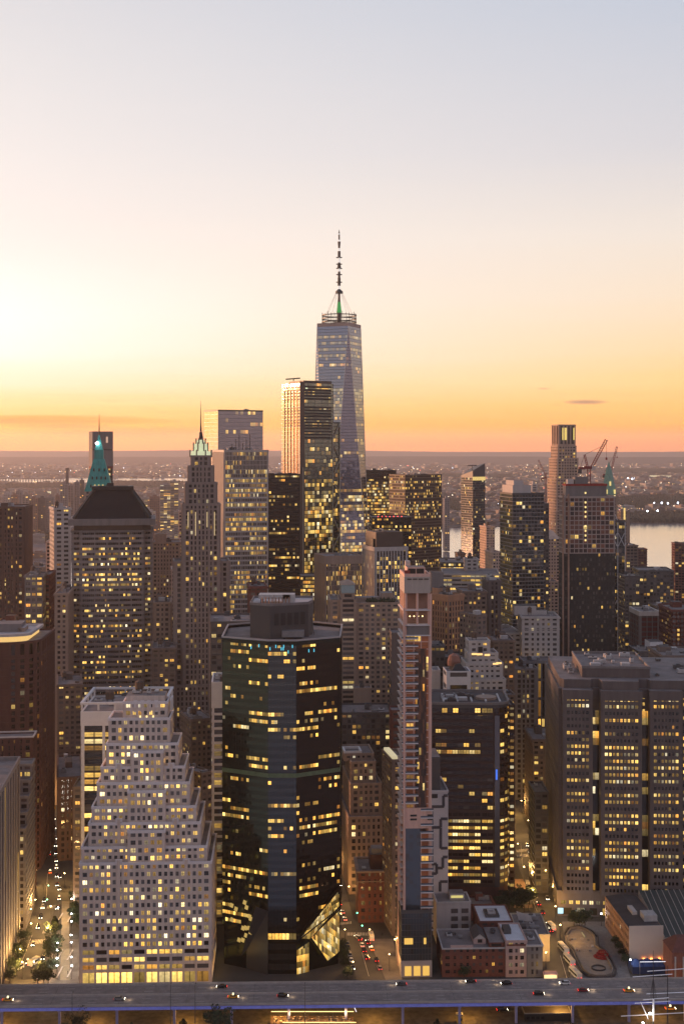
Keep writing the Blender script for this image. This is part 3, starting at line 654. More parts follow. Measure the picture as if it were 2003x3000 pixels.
g_goldglow = glass('glass glow tinted mirror', c=(.88,.80,.64), metal=.97, rough=.05, p=.06, S=.8, bl=0)  # same glass as the fronts, with the gold sunset reflection put into its colour
sty('mirror', w_steel, g_mirror, bay=3.0, fl=4.1, pw=.10, sh=.28, pd=.06, sd=.08, span=w('blue grey strip', (.12,.12,.13), metal=.5, rough=.4, noise=.05), corner=.25, win=True)
sty('mirror3', w_steel, g_green, bay=3.0, fl=4.3, pw=.16, sh=.6, pd=.1, sd=.14, span=w('dark glass strip', (.03,.035,.035), metal=.5, rough=.3, noise=.05), big=3, bigw=3, corner=.6, win=True)
sty('lit bands', w_steel, g_lit, bay=2.6, fl=4.2, pw=.3, sh=1.5, pd=.2, sd=.25, span=w_bronze, corner=.5)
sty('bronze curtain', w_bronze, glass('glass bronze lit', c=(.10,.07,.05), metal=.6, rough=.15, p=.40, S=1.1, a=.3, b=.3, g=.4, seg=4, bl=.2), bay=1.8, fl=4.0, pw=.25, sh=1.3, pd=.12, sd=.18, corner=.5)
sty('white piers', w_pale, g_dark, bay=2.75, fl=3.9, pw=1.05, sh=1.1, pd=.7, sd=.08, span=w_steel, cap=w_pale, capd=2.5, corner=1.6, win=True)
sty('fine brown', w_tan, g_dark, bay=1.1, fl=4.0, pw=.6, sh=.5, pd=.3, sd=.1, corner=1.0, cap=w_tan, capd=6)
sty('dark grid', w_dark, g_black, bay=2.4, fl=4, pw=.5, sh=1.6, pd=.3, sd=.3)
sty('beige flats', w_tan, g_punch, bay=3.5, fl=3.25, pw=1.7, sh=1.45, pd=.28, sd=.22, corner=1.6, win=True)
sty('resi glass', w_steel, g_resi, bay=2.9, fl=3.4, pw=.5, sh=.75, pd=.18, sd=.28, span=w('grey slab edge', (.24,.22,.21), noise=.1), corner=.6, win=True)
sty('slant glass', w_steel, g_resi, bay=2.6, fl=3.7, pw=.2, sh=.8, pd=.12, sd=.16, corner=.4)
sty('deco pale', w('warm brown stone', (.47,.33,.255), noise=.2, streak=True, scale=.5), g_punchd, bay=3.2, fl=3.5, pw=1.7, sh=1.7, pd=.3, sd=.25, corner=1.6, win=True)
sty('peach flats', w_peach, g_punchd, bay=2.6, fl=3.3, pw=1.3, sh=1.5, pd=.25, sd=.2)
sty('office lit punched', w_grey, g_lit, bay=3.4, fl=4.1, pw=1.3, sh=1.9, pd=.25, sd=.2, win=True)
sty('tan tall windows', w_orng, g_punchd, bay=2.6, fl=3.8, pw=1.25, sh=1.2, pd=.45, sd=.15, capd=3)
sty('brown flats', w_tand, g_punch, bay=3.2, fl=3.5, pw=1.6, sh=1.7, pd=.25, sd=.2)
sty('white flats', w_pale, g_punch, bay=4.2, fl=3.8, pw=2.3, sh=1.9, pd=.22, sd=.18, corner=2, win=True)
sty('dark flats', w_steel, g_punch, bay=3.0, fl=3.4, pw=.9, sh=1.2, pd=.25, sd=.3)
sty('stripes hotel', w_steel, g_resi, bay=2.8, fl=3.4, pw=.3, sh=.6, pd=.1, sd=.12)
sty('seaport', w_seap, g_seap, bay=1.9, fl=3.75, pw=.85, sh=1.95, pd=.25, sd=.2, corner=1.9, capd=5, cap=w_seap, win=True)
sty('wine bands', w_purp, glass('glass wine', c=(.02,.012,.012), p=.34, S=1.3, a=.2, b=.4, g=.4, seg=7, bl=.1, green=0), bay=3.0, fl=3.8, pw=.3, sh=1.9, pd=.1, sd=.2, corner=.5, win=True)
sty('wine lit', w_purp, glass('glass wine lit', c=(.02,.012,.012), p=.66, S=1.5, a=.15, b=.5, g=.35, seg=5, bl=.1), bay=3.0, fl=3.8, pw=.3, sh=2.1, pd=.1, sd=.2, corner=.5, win=True)
sty('red construction', w('pale slab', (.40,.33,.30), noise=.2), g_red, bay=3.3, fl=3.7, pw=.55, sh=.75, pd=.5, sd=.6, corner=.6, win=True)
sty('meshed', w('dark mesh', (.045,.045,.045), rough=.9, noise=.2, scale=.5), glass('glass meshed', c=(.02,.02,.02), p=.11, S=.8, a=.9, b=.1, g=0, bl=.3, rough=.5), bay=2.2, fl=3.7, pw=.9, sh=1.5, pd=.25, sd=.2, corner=.5, win=True)
sty('brick punched', w_redb, g_punchd, bay=3.1, fl=3.7, pw=1.9, sh=1.9, pd=.16, sd=.12, win=True, corner=1.4)
sty('maiden', w_maid, g_maid, bay=1.5, fl=3.75, pw=.16, sh=2.0, pd=.10, sd=.06, span=w_maid, corner=.12, win=True)
sty('deco red', w('reddish deco', (.12,.068,.053), noise=.25, streak=True, scale=.4), g_punchd, bay=2.8, fl=3.6, pw=1.6, sh=1.5, pd=.5, sd=.2, big=3, bigw=1.6, corner=2)
sty('brick grid', w_redb, g_punch, bay=3.0, fl=3.4, pw=1.3, sh=1.5, pd=.2, sd=.2)
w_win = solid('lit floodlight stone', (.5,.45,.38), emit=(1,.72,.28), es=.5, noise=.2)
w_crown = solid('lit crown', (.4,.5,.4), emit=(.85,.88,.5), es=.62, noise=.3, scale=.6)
l_white = lamp_mat('lamp white', (.92,.95,1), 22); l_warm = lamp_mat('lamp warm', (1,.66,.25), 9); l_red = lamp_mat('lamp red', (1,.05,.03), 7); l_green = lamp_mat('lamp green', (.15,1,.55), 7)
# ================================================================ the tallest glass tower: square base turning through eight triangles into a smaller turned square
Y1 = 1720; b = Bld('glass_skyscraper', 'tallest glass skyscraper, its tapering triangular faces topped by a ringed mast', 990, Y1, 0, 'skyscraper')
b.root.location = (X(993, Y1), Y1+31, 0); b.root.rotation_euler = (0, 0, R(23))
hb, zb, ztp = 31.0, 57.0, Z(960, Y1+31)
base = [(-hb,-hb),(hb,-hb),(hb,hb),(-hb,hb)]; topq = [(0,-hb),(hb,0),(0,hb),(-hb,0)]
g_mlow = glass('glass mirror lower', c=(.20,.22,.29), metal=.92, rough=.06, p=.52, S=1.1, a=.3, b=.3, g=.4, seg=4, bl=0); g_mrow = glass('glass mirror rows', c=(.22,.24,.28), metal=.92, rough=.06, p=.80, S=.42, a=.4, b=.6, g=0, seg=4, bl=0)
m = MB(); m.prism(base, 0, zb, w_steel, bottom=False); m.build('podium', b.root)
nfl = int((ztp-zb)/4.05)
for i in range(4):
    A0, A1, T0, T1 = base[i], base[(i+1) % 4], topq[i], topq[(i+1) % 4]
    for kind in (0, 1):
        m = MB(); bars = MB()
        for j in range(nfl):
            f0, f1 = j/nfl, (j+1)/nfl; z0, z1 = zb+(ztp-zb)*f0, zb+(ztp-zb)*f1
            def L2(p, q, f): return (p[0]+(q[0]-p[0])*f, p[1]+(q[1]-p[1])*f)
            if kind == 0: a0, b0, a1, b1 = L2(A0,T0,f0), L2(A1,T0,f0), L2(A0,T0,f1), L2(A1,T0,f1)
            else: a0, b0, a1, b1 = L2(A1,T0,f0), L2(A1,T1,f0), L2(A1,T0,f1), L2(A1,T1,f1)
            w0 = math.dist(a0, b0)/3; w1 = math.dist(a1, b1)/3; c_ = 60+i*40+kind*20+5
            sp = .13
            zs = z0+(z1-z0)*sp; a5, b5 = L2(a0,a1,sp), L2(b0,b1,sp); w5 = w0+(w1-w0)*sp
            m.face([(*a0,z0),(*b0,z0),(*b5,zs),(*a5,zs)], STY['mirror']['span'])
            v0, v1 = j+.01, j+.99
            gm_ = g_mlow if f0 < .40 else (g_mrow if kind == 1 and (j in (nfl-4,nfl-6,nfl-8,nfl-10) or nfl-30 < j < nfl-20) else g_mirror2)
            m.face([(*a5,zs),(*b5,zs),(*b1,z1),(*a1,z1)] if w1 > .02 else [(*a5,zs),(*b5,zs),(*b1,z1)], gm_, [(c_-w5/2,v0),(c_+w5/2,v0),(c_+w1/2,v1),(c_-w1/2,v1)][:4 if w1 > .02 else 3])
        m.build('glass_face', b.root)
m = MB()
for i in range(4): 
    for P in (base[i], base[(i+1) % 4]): m.bar((*P, zb), (*topq[i], ztp), .45, w('edge steel', (.5,.48,.5), metal=.6, rough=.3, noise=0))
m.build('edge_trim', b.root)
m = MB(); m.ring(offs(topq, .2), offs(topq, -.8), ztp, ztp+4.5, w('crown band', (.45,.33,.28), noise=.1)); m.face([(*q, ztp+.05) for q in topq], MAT_ROOF); m.build('parapet', b.root)
zr = ztp+4.5; mst = solid('mast steel', (.05,.055,.05), .5, noise=.1)
m = MB()
for k in range(3):
    o_, i_ = circ(0,0,23,28), circ(0,0,21.5,28); m.ring(o_, i_, zr+2+k*4.5, zr+3.1+k*4.5, mst)
for k in range(28):
    p = circ(0,0,22.2,28)[k]; m.bar((*p, zr-2), (*p, zr+13.5+(2 if k % 4 == 0 else 0)), .3, mst)
    if k % 4 == 0: m.bar((*p, zr+3), (p[0]*.1, p[1]*.1, zr+3), .3, mst)
m.build('communication_ring', b.root)
zt = Z(672, Y1+31)
m = MB(); z = zr-3; segs = [(3.0,2.6,12,'mg'),(2.6,1.4,30,'gg'),(1.4,1.2,22,'m')]
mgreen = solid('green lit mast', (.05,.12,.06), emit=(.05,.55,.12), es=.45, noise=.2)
H0 = zt-zr
prof = [(3.2,zr-2),(3.1,zr+H0*.10),(3.3,zr+H0*.13),(1.8,zr+H0*.24),(1.5,zr+H0*.33)]
m.lathe(0, 0, prof, mst, 8); m.build('mast', b.root)
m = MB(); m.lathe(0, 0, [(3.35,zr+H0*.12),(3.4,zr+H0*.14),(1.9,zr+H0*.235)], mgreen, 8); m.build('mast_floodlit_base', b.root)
m = MB(); m.lathe(0, 0, [(1.5,zr+H0*.33),(5.2,zr+H0*.325),(5.0,zr+H0*.345),(2.8,zr+H0*.36),(1.6,zr+H0*.37)], mst, 10); m.build('mast_collar', b.root)
m = MB(); f = .37; k = 0
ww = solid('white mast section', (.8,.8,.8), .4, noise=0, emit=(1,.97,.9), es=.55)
for f0, f1, r0, r1, mt_ in ((.37,.405,1.3,1.3,'w'),(.405,.49,2.1,2.1,'d'),(.49,.555,1.7,1.7,'d'),(.555,.585,1.6,1.6,'w'),(.585,.65,2.9,1.7,'d'),(.65,.70,1.5,1.5,'w'),(.70,.77,2.0,2.0,'d'),(.77,.80,1.3,1.3,'w'),(.80,.87,1.3,2.1,'d'),(.87,.89,1.4,1.4,'w'),(.89,.945,1.1,1.1,'d'),(.945,.955,2.0,2.0,'w'),(.955,1.0,1.2,.1,'d')):
    m.lathe(0, 0, [(.01,zr+H0*f0),(r0,zr+H0*f0),(r1,zr+H0*f1),(.01,zr+H0*f1)], ww if mt_ == 'w' else mst, 8)
m.build('spire', b.root)
m = MB()
for f0 in (.44,.52,.585,.63,.70): m.lathe(0, 0, [(.5,zr+H0*f0),(4.2,zr+H0*f0),(4.2,zr+H0*f0+.8),(.5,zr+H0*f0+.8)], mst, 8)
m.build('mast_platform', b.root)
m = MB()
for k in range(8):
    p = circ(0,0,18,8,.2)[k]; m.bar((p[0],p[1],zr+12), (p[0]*.22,p[1]*.22,zr+H0*.335), .16, solid('stay', (.45,.30,.22), noise=0))
m.build('mast_stay', b.root)
# ================================================================ towers around it (px left, corner, right, Y, angle, top row)
b = tower('glass_office_tower', 'glass tower with golden left face and dark louvred top, beside the tallest skyscraper', 'skyscraper', 824, 880, 976, 1450, 4, 1122, dict(STY['mirror3'], fg={3: g_goldglow}), z0=Z(1405,1450), clutter=0, finish=False, parapet=0)
g_low3 = glass('glass lit lower', c=(.18,.19,.13), metal=.85, rough=.08, p=.58, S=1.1, a=.35, b=.3, g=.35, seg=4, bl=0)
b.mass(rect(0,0,b.Wd,b.Dp), 0, Z(1405,1450), dict(STY['mirror3'], glass=g_low3, fg={3: g_goldglow}), roof=False, parapet=0, pname='lower_wall', gname='lower_glazing')
lou = w('black louvres', (.02,.02,.02), rough=.6, noise=0)
m = b.part('louvre')
for k in range(16):
    z_ = b.zt-5-k*3.3-(6 if k > 4 else 0); m.box(b.Wd*.10, -.5, z_, b.Wd*.93, -.2, z_+2.2, lou)
    if k < 12: m.box(-.5, b.Dp*.06, z_, -.2, b.Dp*.9, z_+1.2, lou)
m = b.part('corner_column'); m.box(-1.2, -1.2, 0, 4.5, -.2, b.zt+1.5, w_bronze)
for q in range(1, 6): b.part('vertical_fin').box(-.8, b.Dp*q/6-.3, 0, -.1, b.Dp*q/6+.3, b.zt-7, w('orange fin', (.60,.30,.14), metal=.5, rough=.4, noise=0))
b.part('penthouse').box(b.Wd*.12, 2, b.zt, b.Wd*.98, b.Dp*.8, b.zt+3, w_bronze, top=MAT_ROOFD, bottom=False)
b.part('roof_crane').bar((6, b.Dp*.6, b.zt), (6, b.Dp*.6, b.zt+6), .6, w_dark); b.part('roof_crane').bar((-4, b.Dp*.6, b.zt+5), (12, b.Dp*.5, b.zt+6.5), .7, w_dark)
zl = b.z(1238); Wl = b.W(999)
b.mass(rect(b.Wd+.6, 2, Wl, b.Dp*.9), 0, zl, 'mirror3', pname='lower_wing', gname='lower_wing_glass')
mb_ = b.part('cross_bracing'); pbr = w('pale brace', (.36,.34,.28), noise=0, rough=.5)
nst = 14
for k in range(nst):
    z0, z1 = zl*k/nst, zl*(k+1)/nst; xa, xb = (b.Wd-1, Wl-1) if k % 2 else (Wl-1, b.Wd-1)
    mb_.bar((xa, -.1 if False else .9, z0), (xb, .9, z1), .6, pbr)
mb_.bar((Wl-1, .9, 0), (Wl-1, .9, zl), .7, pbr); mb_.bar((b.Wd-1, -.6, 0), (b.Wd-1, -.6, zl), .6, pbr)
mb_.bar((2.4, -1.6, 0), (2.4, -1.6, b.zt*.72), .5, pbr)
b.finish(60, 100)
b = tower('glass_office_tower', 'flat-topped mirror glass tower with bright left side, rising behind the fin-sided banded slab', 'skyscraper', 598, 639, 770, 1420, 6, 1203, dict(STY['mirror'], fg={3: g_goldglow}), clutter=2, win=60, zmin=190)
# pale slab with vertical fins and banded front
b = tower('slab_tower', 'tall rectangular slab with bands of amber windows and a fine vertical-finned left side', 'skyscraper', 623, 658, 785, 1150, 12, 1390, 'alu grid', D=88, clutter=0, finish=False, parapet=0)
zt2 = b.z(1323); b.mass(rect(0,0,b.Wd,88), b.zt, zt2, 'alu fins', parapet=1.5, pname='top_screen', gname='top_screen_glass'); m = b.part('side_fin')
for k in range(58): m.box(-.9, 1+k*1.5, 0, -.36, 1.6+k*1.5, zt2-1, w_alu)
b.clutter(rect(0,0,b.Wd,88), zt2, 10, 4); m = b.part('roof_antenna')
for k in range(6): m.bar((b.Wd*.2+k*3.4, 8+k*2, zt2), (b.Wd*.2+k*3.4, 8+k*2, zt2+7+4*(k % 3)), .3, w_dark)
b.finish(100, 120)
b = tower('black_tower', 'black steel tower with scattered lit windows between the banded slab and gold-sided tower', 'skyscraper', 783, 786, 878, 1300, 6, 1392, 'black steel', D=40, clutter=5, win=70, zmin=90)
m = MB(); m.box(14, 4, b.zt, 30, 20, b.zt+3, lamp_mat('red roof lights', (1,.2,.12), .6)) if False else None
# the pair of lit glass blocks right of the tallest tower
b = tower('glass_office_block', 'brightly lit glass block with a dark top band, half hidden right behind the tallest skyscraper', 'office tower', 1060, 1064, 1160, 1900, 3, 1412, 'lit bands', D=45, clutter=0, finish=False, parapet=0)
b.mass(rect(0,0,b.Wd,45), b.zt, b.z(1380), 'dark grid', pname='top_screen', gname='top_screen_glass'); b.clutter(rect(0,0,b.Wd,45), b.z(1380), 5, 4); b.finish()
b = tower('glass_office_block', 'broad brown glass block with amber lit storeys, right of the dark-topped lit glass block', 'office tower', 1140, 1186, 1293, 1800, 8, 1393, 'bronze curtain', clutter=5)
b = tower('slanted_tower', 'slim dark glass tower with a sharply slanting roof, alone against the river', 'skyscraper', 1350, 1384, 1420, 2060, 30, 1400, 'slant glass', clutter=0, finish=False, parapet=0)
m = b.part('slanted_crown'); P = rect(0,0,b.Wd,b.Dp); zA, zB, zC, zD = b.z(1379), b.z(1357, b.Wd, 0), b.z(1366, b.Wd, b.Dp), b.z(1392, 0, b.Dp)
z0 = b.zt; q0 = [(*p, z0) for p in P]; q1 = [(P[0][0],P[0][1],zA),(P[1][0],P[1][1],zB),(P[2][0],P[2][1],zC),(P[3][0],P[3][1],zD)]
for i in range(4): m.face([q0[i], q0[(i+1)%4], q1[(i+1)%4], q1[i]], w_steel)
m.face(q1, w_steel); m.box(-.4, -.4, z0-4, b.Wd+.4, -.1, z0+1.6, lamp_mat('lit band', (1,.7,.2), .8)) ; m.bar((2, 5, zA), (2, 5, zA+9), .5, w_dark); m.bar((-6, 5, zA+8.5), (10, 5, zA+8), .6, w_dark)
b.finish()
# dark stepped pair in front
b = tower('dark_block', 'plain black block with a row of red roof lights, behind the white-striped block', 'office tower', 1083, 1090, 1204, 1420, 3, 1518, 'dark grid', D=45, clutter=2)
m = MB()
for k in range(7): m.box(6+k*4.2, .4, b.zt+1.3, 6.6+k*4.2, 1.0, b.zt+2.1, l_red)
m.build('roof_light', b.root)
b = tower('striped_block', 'dark block wrapped in white vertical piers, lower twin of the black block behind it', 'office tower', 1062, 1098, 1192, 1180, 5, 1607, 'white piers', clutter=0, finish=False)
m = b.part('mechanical_penthouse'); m.box(2, 3, b.zt, b.Wd-3, b.Dp-3, b.z(1560), w_bronze, top=MAT_ROOFD, bottom=False); m.box(0.3, 6, b.zt, 9, 14, b.z(1580), w_dark, bottom=False)
b.clutter(rect(4,4,b.Wd-4,b.Dp-4), b.z(1560), 4, 2); b.finish(80, 90)
b = tower('brown_slab', 'windowless looking brown slab with fine vertical ribs left of the white-striped block', 'office tower', 921, 953, 1061, 1120, 6, 1633, 'fine brown', clutter=3, roofmat=w_tan)
# green pyramid spire tower and the banded tower behind it
b = tower('banded_tower', 'slim grey and red banded tower rising behind the green pyramid spire', 'skyscraper', 262, 272, 331, 1750, 6, 1266, 'stripes hotel', clutter=0, finish=False, parapet=0)
m = b.part('upper_panel'); m.box(-.35, -.35, b.zt-45, b.Wd+.35, b.Dp+.35, b.zt-24, w_grey); m.box(-.4, -.4, b.zt-46+10-12, b.Wd+.4, b.Dp+.4, b.zt-45, w('oxide red band', (.20,.05,.04), noise=.1)); m.box(-.3, -.3, b.zt-22, b.Wd+.3, b.Dp+.3, b.zt+1, w_grey)
m.box(b.Wd*.66, -.6, b.zt-14, b.Wd*.76, -.3, b.zt-6, lamp_mat('amber panel', (1,.6,.4), .6)); b.finish()
Yg = 1180; b = Bld('spire_tower', 'masonry tower crowned by a steep green copper pyramid and spire', 248, Yg, 6, 'skyscraper')
Wd = b.W(325); b.mass(rect(0,0,Wd,Wd), 0, b.z(1440), 'deco tan', parapet=0)
b.mass(rect(-4,-4,Wd+5,Wd+5), 0, b.z(1480), 'deco tan', parapet=1, pname='lower_wall', gname='lower_glazing')
zz = [b.z(1440), b.z(1345), b.z(1318), b.z(1298), b.z(1272)]; cx_ = Wd/2+.5
def sq(h): return rect(cx_-h, cx_-h, cx_+h, cx_+h)
m = b.part('copper_roof'); m.frustum(sq(Wd/2+.6), zz[0], sq(4.6), zz[1], w_copper); m.prism(sq(3.9), zz[1], zz[2], w_copper); m.frustum(sq(3.6), zz[2], sq(2.2), zz[3], w_copper); m.frustum(sq(2.2), zz[3], sq(.4), zz[4], w_copper)
m = b.part('dormer')
for k in range(3):
    for q in range(5-k):
        f = .12+k*.25; hh = (Wd/2+.6)*(1-f)+4.6*f; m.box(cx_-hh*.62+q*hh*1.24/(4.01-k), cx_-hh-.6, zz[0]+(zz[1]-zz[0])*f, cx_-hh*.62+q*hh*1.24/(4.01-k)+1.1, cx_-hh+2, zz[0]+(zz[1]-zz[0])*f+2.6, lamp_mat('lit dormer', (1,.7,.2), .8) if k == 0 and q in (1,2,3) else w_dark)
m = b.part('spire'); m.bar((cx_,cx_,zz[4]-3), (cx_,cx_,b.z(1212)), .7, w_dark, r2=.12)
m = b.part('beacon'); m.lathe(cx_-1.5, cx_-4, [(.01,zz[3]-1.5),(1.6,zz[3]),(.01,zz[3]+1.5)], l_white, 8); b.clutter(rect(-4,-4,0,20), b.z(1480), 0); b.finish()
# ================================================================ pyramid roofed office tower on the left
b = Bld('office_tower', 'dark banded office tower with a hipped black pyramid roof, behind the wedding-cake block', 211, 1000, 8, 'skyscraper')
W_, D_ = b.W(446), 52; zt = b.z(1560); c_ = 6.5
P = [(0,4),(c_,4),(c_,0),(W_-c_,0),(W_-c_,4),(W_,4),(W_,D_),(0,D_)]
b.mass(P, 0, zt, 'wallbands', roof=False, parapet=0)
m = b.part('cornice'); 
Q = rect(0,0,W_,D_); m.ring(offs(P, 1.0), offs(P,-1), zt-.2, zt+1.2, w_grey); m.prism(offs(P,-1.2), zt, zt+5.2, w_bronze); m.ring(offs(Q, 2.6), offs(Q,-3), zt+5.2, zt+10, w_grey)
m = b.part('pyramid_roof'); zr0 = zt+10; zr1 = b.z(1437); Q0 = offs(Q, -1.5); I = (W_-27)/2; J = (D_-16)/2; Q1 = rect(I, J, W_-I, D_-J)
mtile = w('black slate', (.010,.010,.013), rough=.85, noise=.25, scale=.9); m.frustum(Q0, zr0, Q1, zr1, mtile)
for k in range(1, 26):
    f = k/26; ra = [(Q0[i][0]+(Q1[i][0]-Q0[i][0])*f, Q0[i][1]+(Q1[i][1]-Q0[i][1])*f) for i in range(4)]
    m.ring(offs(ra,.28), offs(ra,-.4), zr0+(zr1-zr0)*f-.12, zr0+(zr1-zr0)*f+.12, w('slate batten', (.035,.034,.04), rough=.9, noise=.1))
m = b.part('hip_rib')
for i in range(4): m.bar((*Q0[i], zr0+.3), (*Q1[i], zr1+.3), 1.5, w_dark)
m = b.part('roof_crown'); m.ring(offs(Q1, 2.2), offs(Q1,-2), zr1-.3, zr1+2.6, w_dark); m.prism(offs(Q1,-2), zr1, zr1+1, w_dark); m.box(I+9, J+5, zr1+2, I+14, J+9, zr1+5, w_dark)
b.finish(100, 80)
# ================================================================ art deco tower with lit crown
Yd = 960; b = Bld('art_deco_tower', 'slender setback masonry tower with a lit pale green crown and needle spire', 536, Yd, 8, 'skyscraper')
def rr_(i, w_, d_): return rect(i, i, w_-i, d_-i)
W_ = b.W(644); D_ = W_
for ins, y0, pn in ((0, 1480, 'lower_wall'), (2.2, 1418, 'middle_wall'), (4.4, 1368, 'upper_wall'), (6.6, 1338, 'crown_wall')):
    b.mass(rr_(ins, W_, D_), 0 if ins == 0 else zprev, b.z(y0), 'deco', parapet=1.0, pname=pn, gname='glazing'); zprev = b.z(y0)
b.mass(rect(-6, 3, W_+7, D_+6), 0, b.z(1650), 'deco', pname='shoulder_wall'); b.mass(rect(-10, -3, W_+12, D_+10), 0, b.z(2010), 'deco', pname='base_wall')
cc = W_/2; m = b.part('lit_crown'); za, zb_, zc, zd = b.z(1340), b.z(1322), b.z(1300), b.z(1288)
for k, (h0, h1, q0, q1) in enumerate(((6.9, 6.4, za, zb_), (4.6, 4.2, zb_, zc), (3.0, 2.2, zc, zd))):
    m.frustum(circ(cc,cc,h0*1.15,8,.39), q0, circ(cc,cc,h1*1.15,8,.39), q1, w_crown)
    for i in range(8):
        p = circ(cc,cc,h0*1.22,8,.39)[i]; b.part('crown_buttress').bar((*p, q0), (*p, q1+1), .5, w('crown stone', (.30,.28,.22)))
m = b.part('spire'); m.lathe(cc,cc,[(2.0,zd),(1.3,b.z(1270)),(.8,b.z(1262)),(.45,b.z(1240)),(.08,b.z(1172))], w_dark, 8)
m = b.part('spire_light'); m.lathe(cc,cc,[(.2,b.z(1282)),(1.25,b.z(1282)),(.9,b.z(1263)),(.2,b.z(1263))], lamp_mat('amber spire', (1,.35,.2), .9), 8)
for k in range(4): # floodlit bays below the crown
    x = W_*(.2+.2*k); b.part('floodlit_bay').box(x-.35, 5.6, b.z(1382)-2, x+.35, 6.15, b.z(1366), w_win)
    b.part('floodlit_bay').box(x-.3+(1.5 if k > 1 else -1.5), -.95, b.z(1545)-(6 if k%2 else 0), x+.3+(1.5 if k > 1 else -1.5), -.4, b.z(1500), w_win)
b.finish(60, 120)
# ================================================================ tower group on the right
b = tower('limestone_tower', 'tall pale stone tower with setbacks and lit loggia top, tallest on the right', 'skyscraper', 1600, 1628, 1700, 1630, 4, 1500, 'deco pale', clutter=0, finish=False, parapet=1)
zs = b.zt; cc = b.Wd
for (l, r_, y_, ins) in ((.03,.97,1405,1),(.08,.92,1345,2.5),(.13,.87,1308,4.5)):
    b.mass(rect(b.Wd*l, ins, b.Wd*r_, b.Dp-ins), zs, b.z(y_), 'deco pale', pname='setback_wall'); zs = b.z(y_)
b.mass(rect(b.Wd*.17, 5.4, b.Wd*.83, b.Dp-5.4), zs, b.z(1246), dict(STY['deco pale'], fl=26, bay=4.6, sh=3, pw=2.0, pd=.8), pname='loggia')
m = b.part('loggia_light')
for k in (.32,.41,.46,.77): m.box(b.Wd*k-.6, 4.2, zs+8, b.Wd*k+.6, 4.55, zs+23, lamp_mat('loggia lamp', (1,.72,.18), 1.0))
b.finish(60, 120)
b = tower('masonry_wing', 'tan stone block with pitched cream roof under the tall pale stone tower', 'apartment building', 1578, 1600, 1640, 1440, 6, 1580, 'deco pale', D=34, clutter=0, finish=False, parapet=0)
m = b.part('hipped_roof'); m.frustum(rect(-.6,-.6,b.Wd+.6,b.Dp+.6), b.zt, rect(b.Wd*.35,b.Dp*.35,b.Wd*.65,b.Dp*.65), b.z(1556), w('roof cream', (.5,.36,.28))); b.finish()
b = tower('masonry_block', 'stepped tan stone block under the pitched-roof apartment block', 'apartment building', 1572, 1580, 1636, 1400, 4, 1706, 'deco pale', D=20, clutter=3)
b = tower('glass_apartment_tower', 'dark glass apartment tower with pale rooftop box, left of the tall pale stone tower', 'skyscraper', 1464, 1500, 1592, 1180, 4, 1448, 'resi glass', clutter=3, finish=False)
b.part('penthouse').box(1, 2, b.zt, b.Wd*.62, b.Dp-3, b.z(1422), w_pale, top=MAT_ROOF, bottom=False); b.part('penthouse').box(3, 5, b.z(1422), b.Wd*.4, b.Dp-8, b.z(1408), w_pale, top=MAT_ROOF, bottom=False)
b.finish(90, 120)
# construction tower with red interior, crane on top
b = Bld('tower_under_construction', 'tower under construction, red upper frame over a dark meshed lower half', 1652, 1040, 3, 'skyscraper'); b.Wd = b.W(1800); b.Dp = b.D(1636); zm, zt = b.z(1622), b.z(1458); W_, D_ = b.Wd, b.Dp
P = [(0,0),(W_*.985,0),(W_,1.5),(W_,D_),(0,D_)]
b.mass(rect(0,0,W_,D_), 0, zm, 'meshed', roof=False, parapet=0); b.mass(rect(0.4,.4,W_-.4,D_-.4), zm, zt, 'red construction', pname='concrete_frame', gname='frame_bays')
m = b.part('core_box'); m.box(2, 4, zt, W_*.86, D_*.8, b.z(1424), w_grey, top=MAT_ROOF); m.box(W_*.1, 6, b.z(1424), W_*.22, 12, b.z(1405), w_pale); m.box(W_*.24, 5, b.z(1424), W_*.5, 14, b.z(1398), w_grey)
m = b.part('edge_barrier'); m.ring(rect(2,3.5,W_*.87,D_*.81), rect(2.3,3.8,W_*.86,D_*.8), b.z(1424), b.z(1424)+1.6, w_redn)
m = b.part('hoist_mast'); 
for xx in (-1.9, W_*.06): m.box(xx, -1.6, 0, xx+1.2, -.8, zt+3, w('hoist', (.35,.22,.16), noise=.2))
m = b.part('red_netting')
for k in range(9): 
    if k in (2, 5): continue
    x_ = W_*(.06+.1*k); m.box(x_+.8, .6, zm+4, x_+2.6, .9, zt-3, w_redn)
m = b.part('work_light')
for k in range(12): m.box(W_*.40, -.4, zm+6+k*3.7, W_*.43, -.25, zm+7.4+k*3.7, lamp_mat('work light', (1,.72,.25), 1.4)) if k % 5 else None
b.finish(100, 150)
